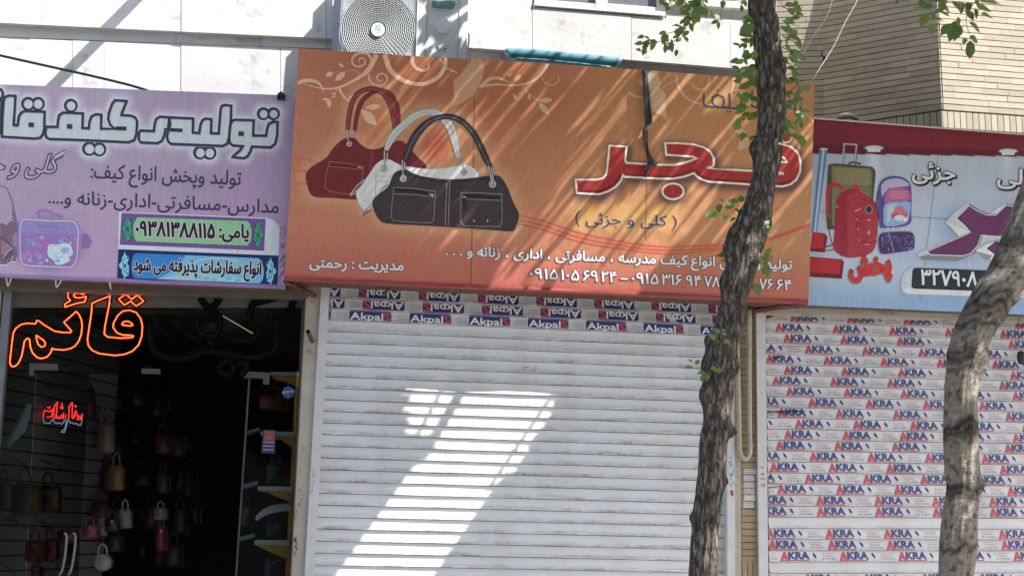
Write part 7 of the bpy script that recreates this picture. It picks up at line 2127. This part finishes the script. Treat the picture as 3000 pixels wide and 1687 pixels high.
# unseen foliage added above and before the trunks to shade them
for _ in range(3000):
    p = Vector((r5.uniform(-1.5, 5.5), r5.uniform(-6.4, -3.5), r5.uniform(4.9, 7.4)))
    if visible(p, 60): continue
    e = down(p)
    if in_poly(GAP, e.x, e.z) or e.z > 2.9: continue
    kx, ky = project(down(p, .4))
    if kx > 2200 and ky < 380 and r5.random() > .08: continue
    add_leaf(p, .17, r5)
shade_crown2 = mesh_obj('crown', V, F, M['crown_green'], t2); shade_crown2['kind'] = 'stuff'
# unseen boughs added so their shadows edge the sunny patch
def shadow_bough(a, c, w, Yb=-2.0, parent=None):
    p, q = up(cast(*a, 0), Yb), up(cast(*c, 0), Yb)
    mb = MB(); mb.tube([p, (p + q) / 2, q], w, 8); o = mb.build('branch', M['bark_furrowed'], parent or t1, True)
    ca = o.data.color_attributes.new('Col', 'FLOAT_COLOR', 'POINT'); ca.data.foreach_set('color', [1.0] * (4 * len(o.data.vertices)))
shadow_bough((1463, 1440), (1196, 1832), .050); shadow_bough((1208, 1330), (830, 1856), .050)
shadow_bough((1352, 1140), (1232, 1345), .030); shadow_bough((1292, 1140), (1196, 1318), .012); shadow_bough((1600, 1180), (1421, 1444), .012)
# unseen leaves added to throw shadows onto the air conditioner
V = []; F = []
for _ in range(90):
    x, y = r5.uniform(1235, 1400), r5.uniform(-140, 190)
    if x - 1240 < (190 - y) * .0: continue
    q = cast(x, y, -.27); p = up(q, r5.uniform(-1.35, -1.1))
    if visible(p): continue
    add_leaf(p, .075, r5)
if V:
    o = mesh_obj('leafy_sprig', V, F, M['crown_green'], t1); o['kind'] = 'stuff'
# added unseen arm above the frame whose shadow crosses the marble at the left
hp = cast(395, 0, -.09)
arm = thing('shadow_arm', 'unseen arm projecting from the facade above the lilac sign', 'bracket', hp + Vector((0, 0, .5)))
h0 = up(cast(408, -12, -.09), -.62); h1 = Vector((h0.x, -2.4, h0.z))
mb = MB(); mb.tube([Vector((h0.x, 0, h0.z)), h0, h1], .046, 4); mb.build('arm', M['dark_metal'], arm)

# trees across the road, seen only in the shop glass
rb = random.Random(5)
for i, x in enumerate((-14, -9.5, -5, -0.5, 4, 8.5)):
    t = thing('far_tree', 'leafy tree across the street, only mirrored in the shop glass', 'tree', (x, -19.5, -.1), group='trees across the street')
    mb = MB(); mb.tube([(x, -19.5, -.1), (x + .1, -19.4, 2), (x, -19.5, 3.5)], [.16, .12, .09], 8)
    o = mb.build('trunk', M['bark_furrowed'], t, True); ca = o.data.color_attributes.new('Col', 'FLOAT_COLOR', 'POINT'); ca.data.foreach_set('color', [1.0] * (4 * len(o.data.vertices)))
    V = []; F = []
    for _ in range(3000):
        u = Vector((rb.gauss(0, 1), rb.gauss(0, 1), rb.gauss(0, 1))).normalized() * (rb.random() ** .4)
        p = Vector((x, -19.5, 4.8)) + Vector((u.x * 2.5, u.y * 1.8, u.z * 2.2)); add_leaf(p, .42, rb)
    o = mesh_obj('crown', V, F, M['crown_green'], t); o['kind'] = 'stuff'
print('objects', len(bpy.data.objects), 'tris', sum(len(m.polygons) for m in bpy.data.meshes))
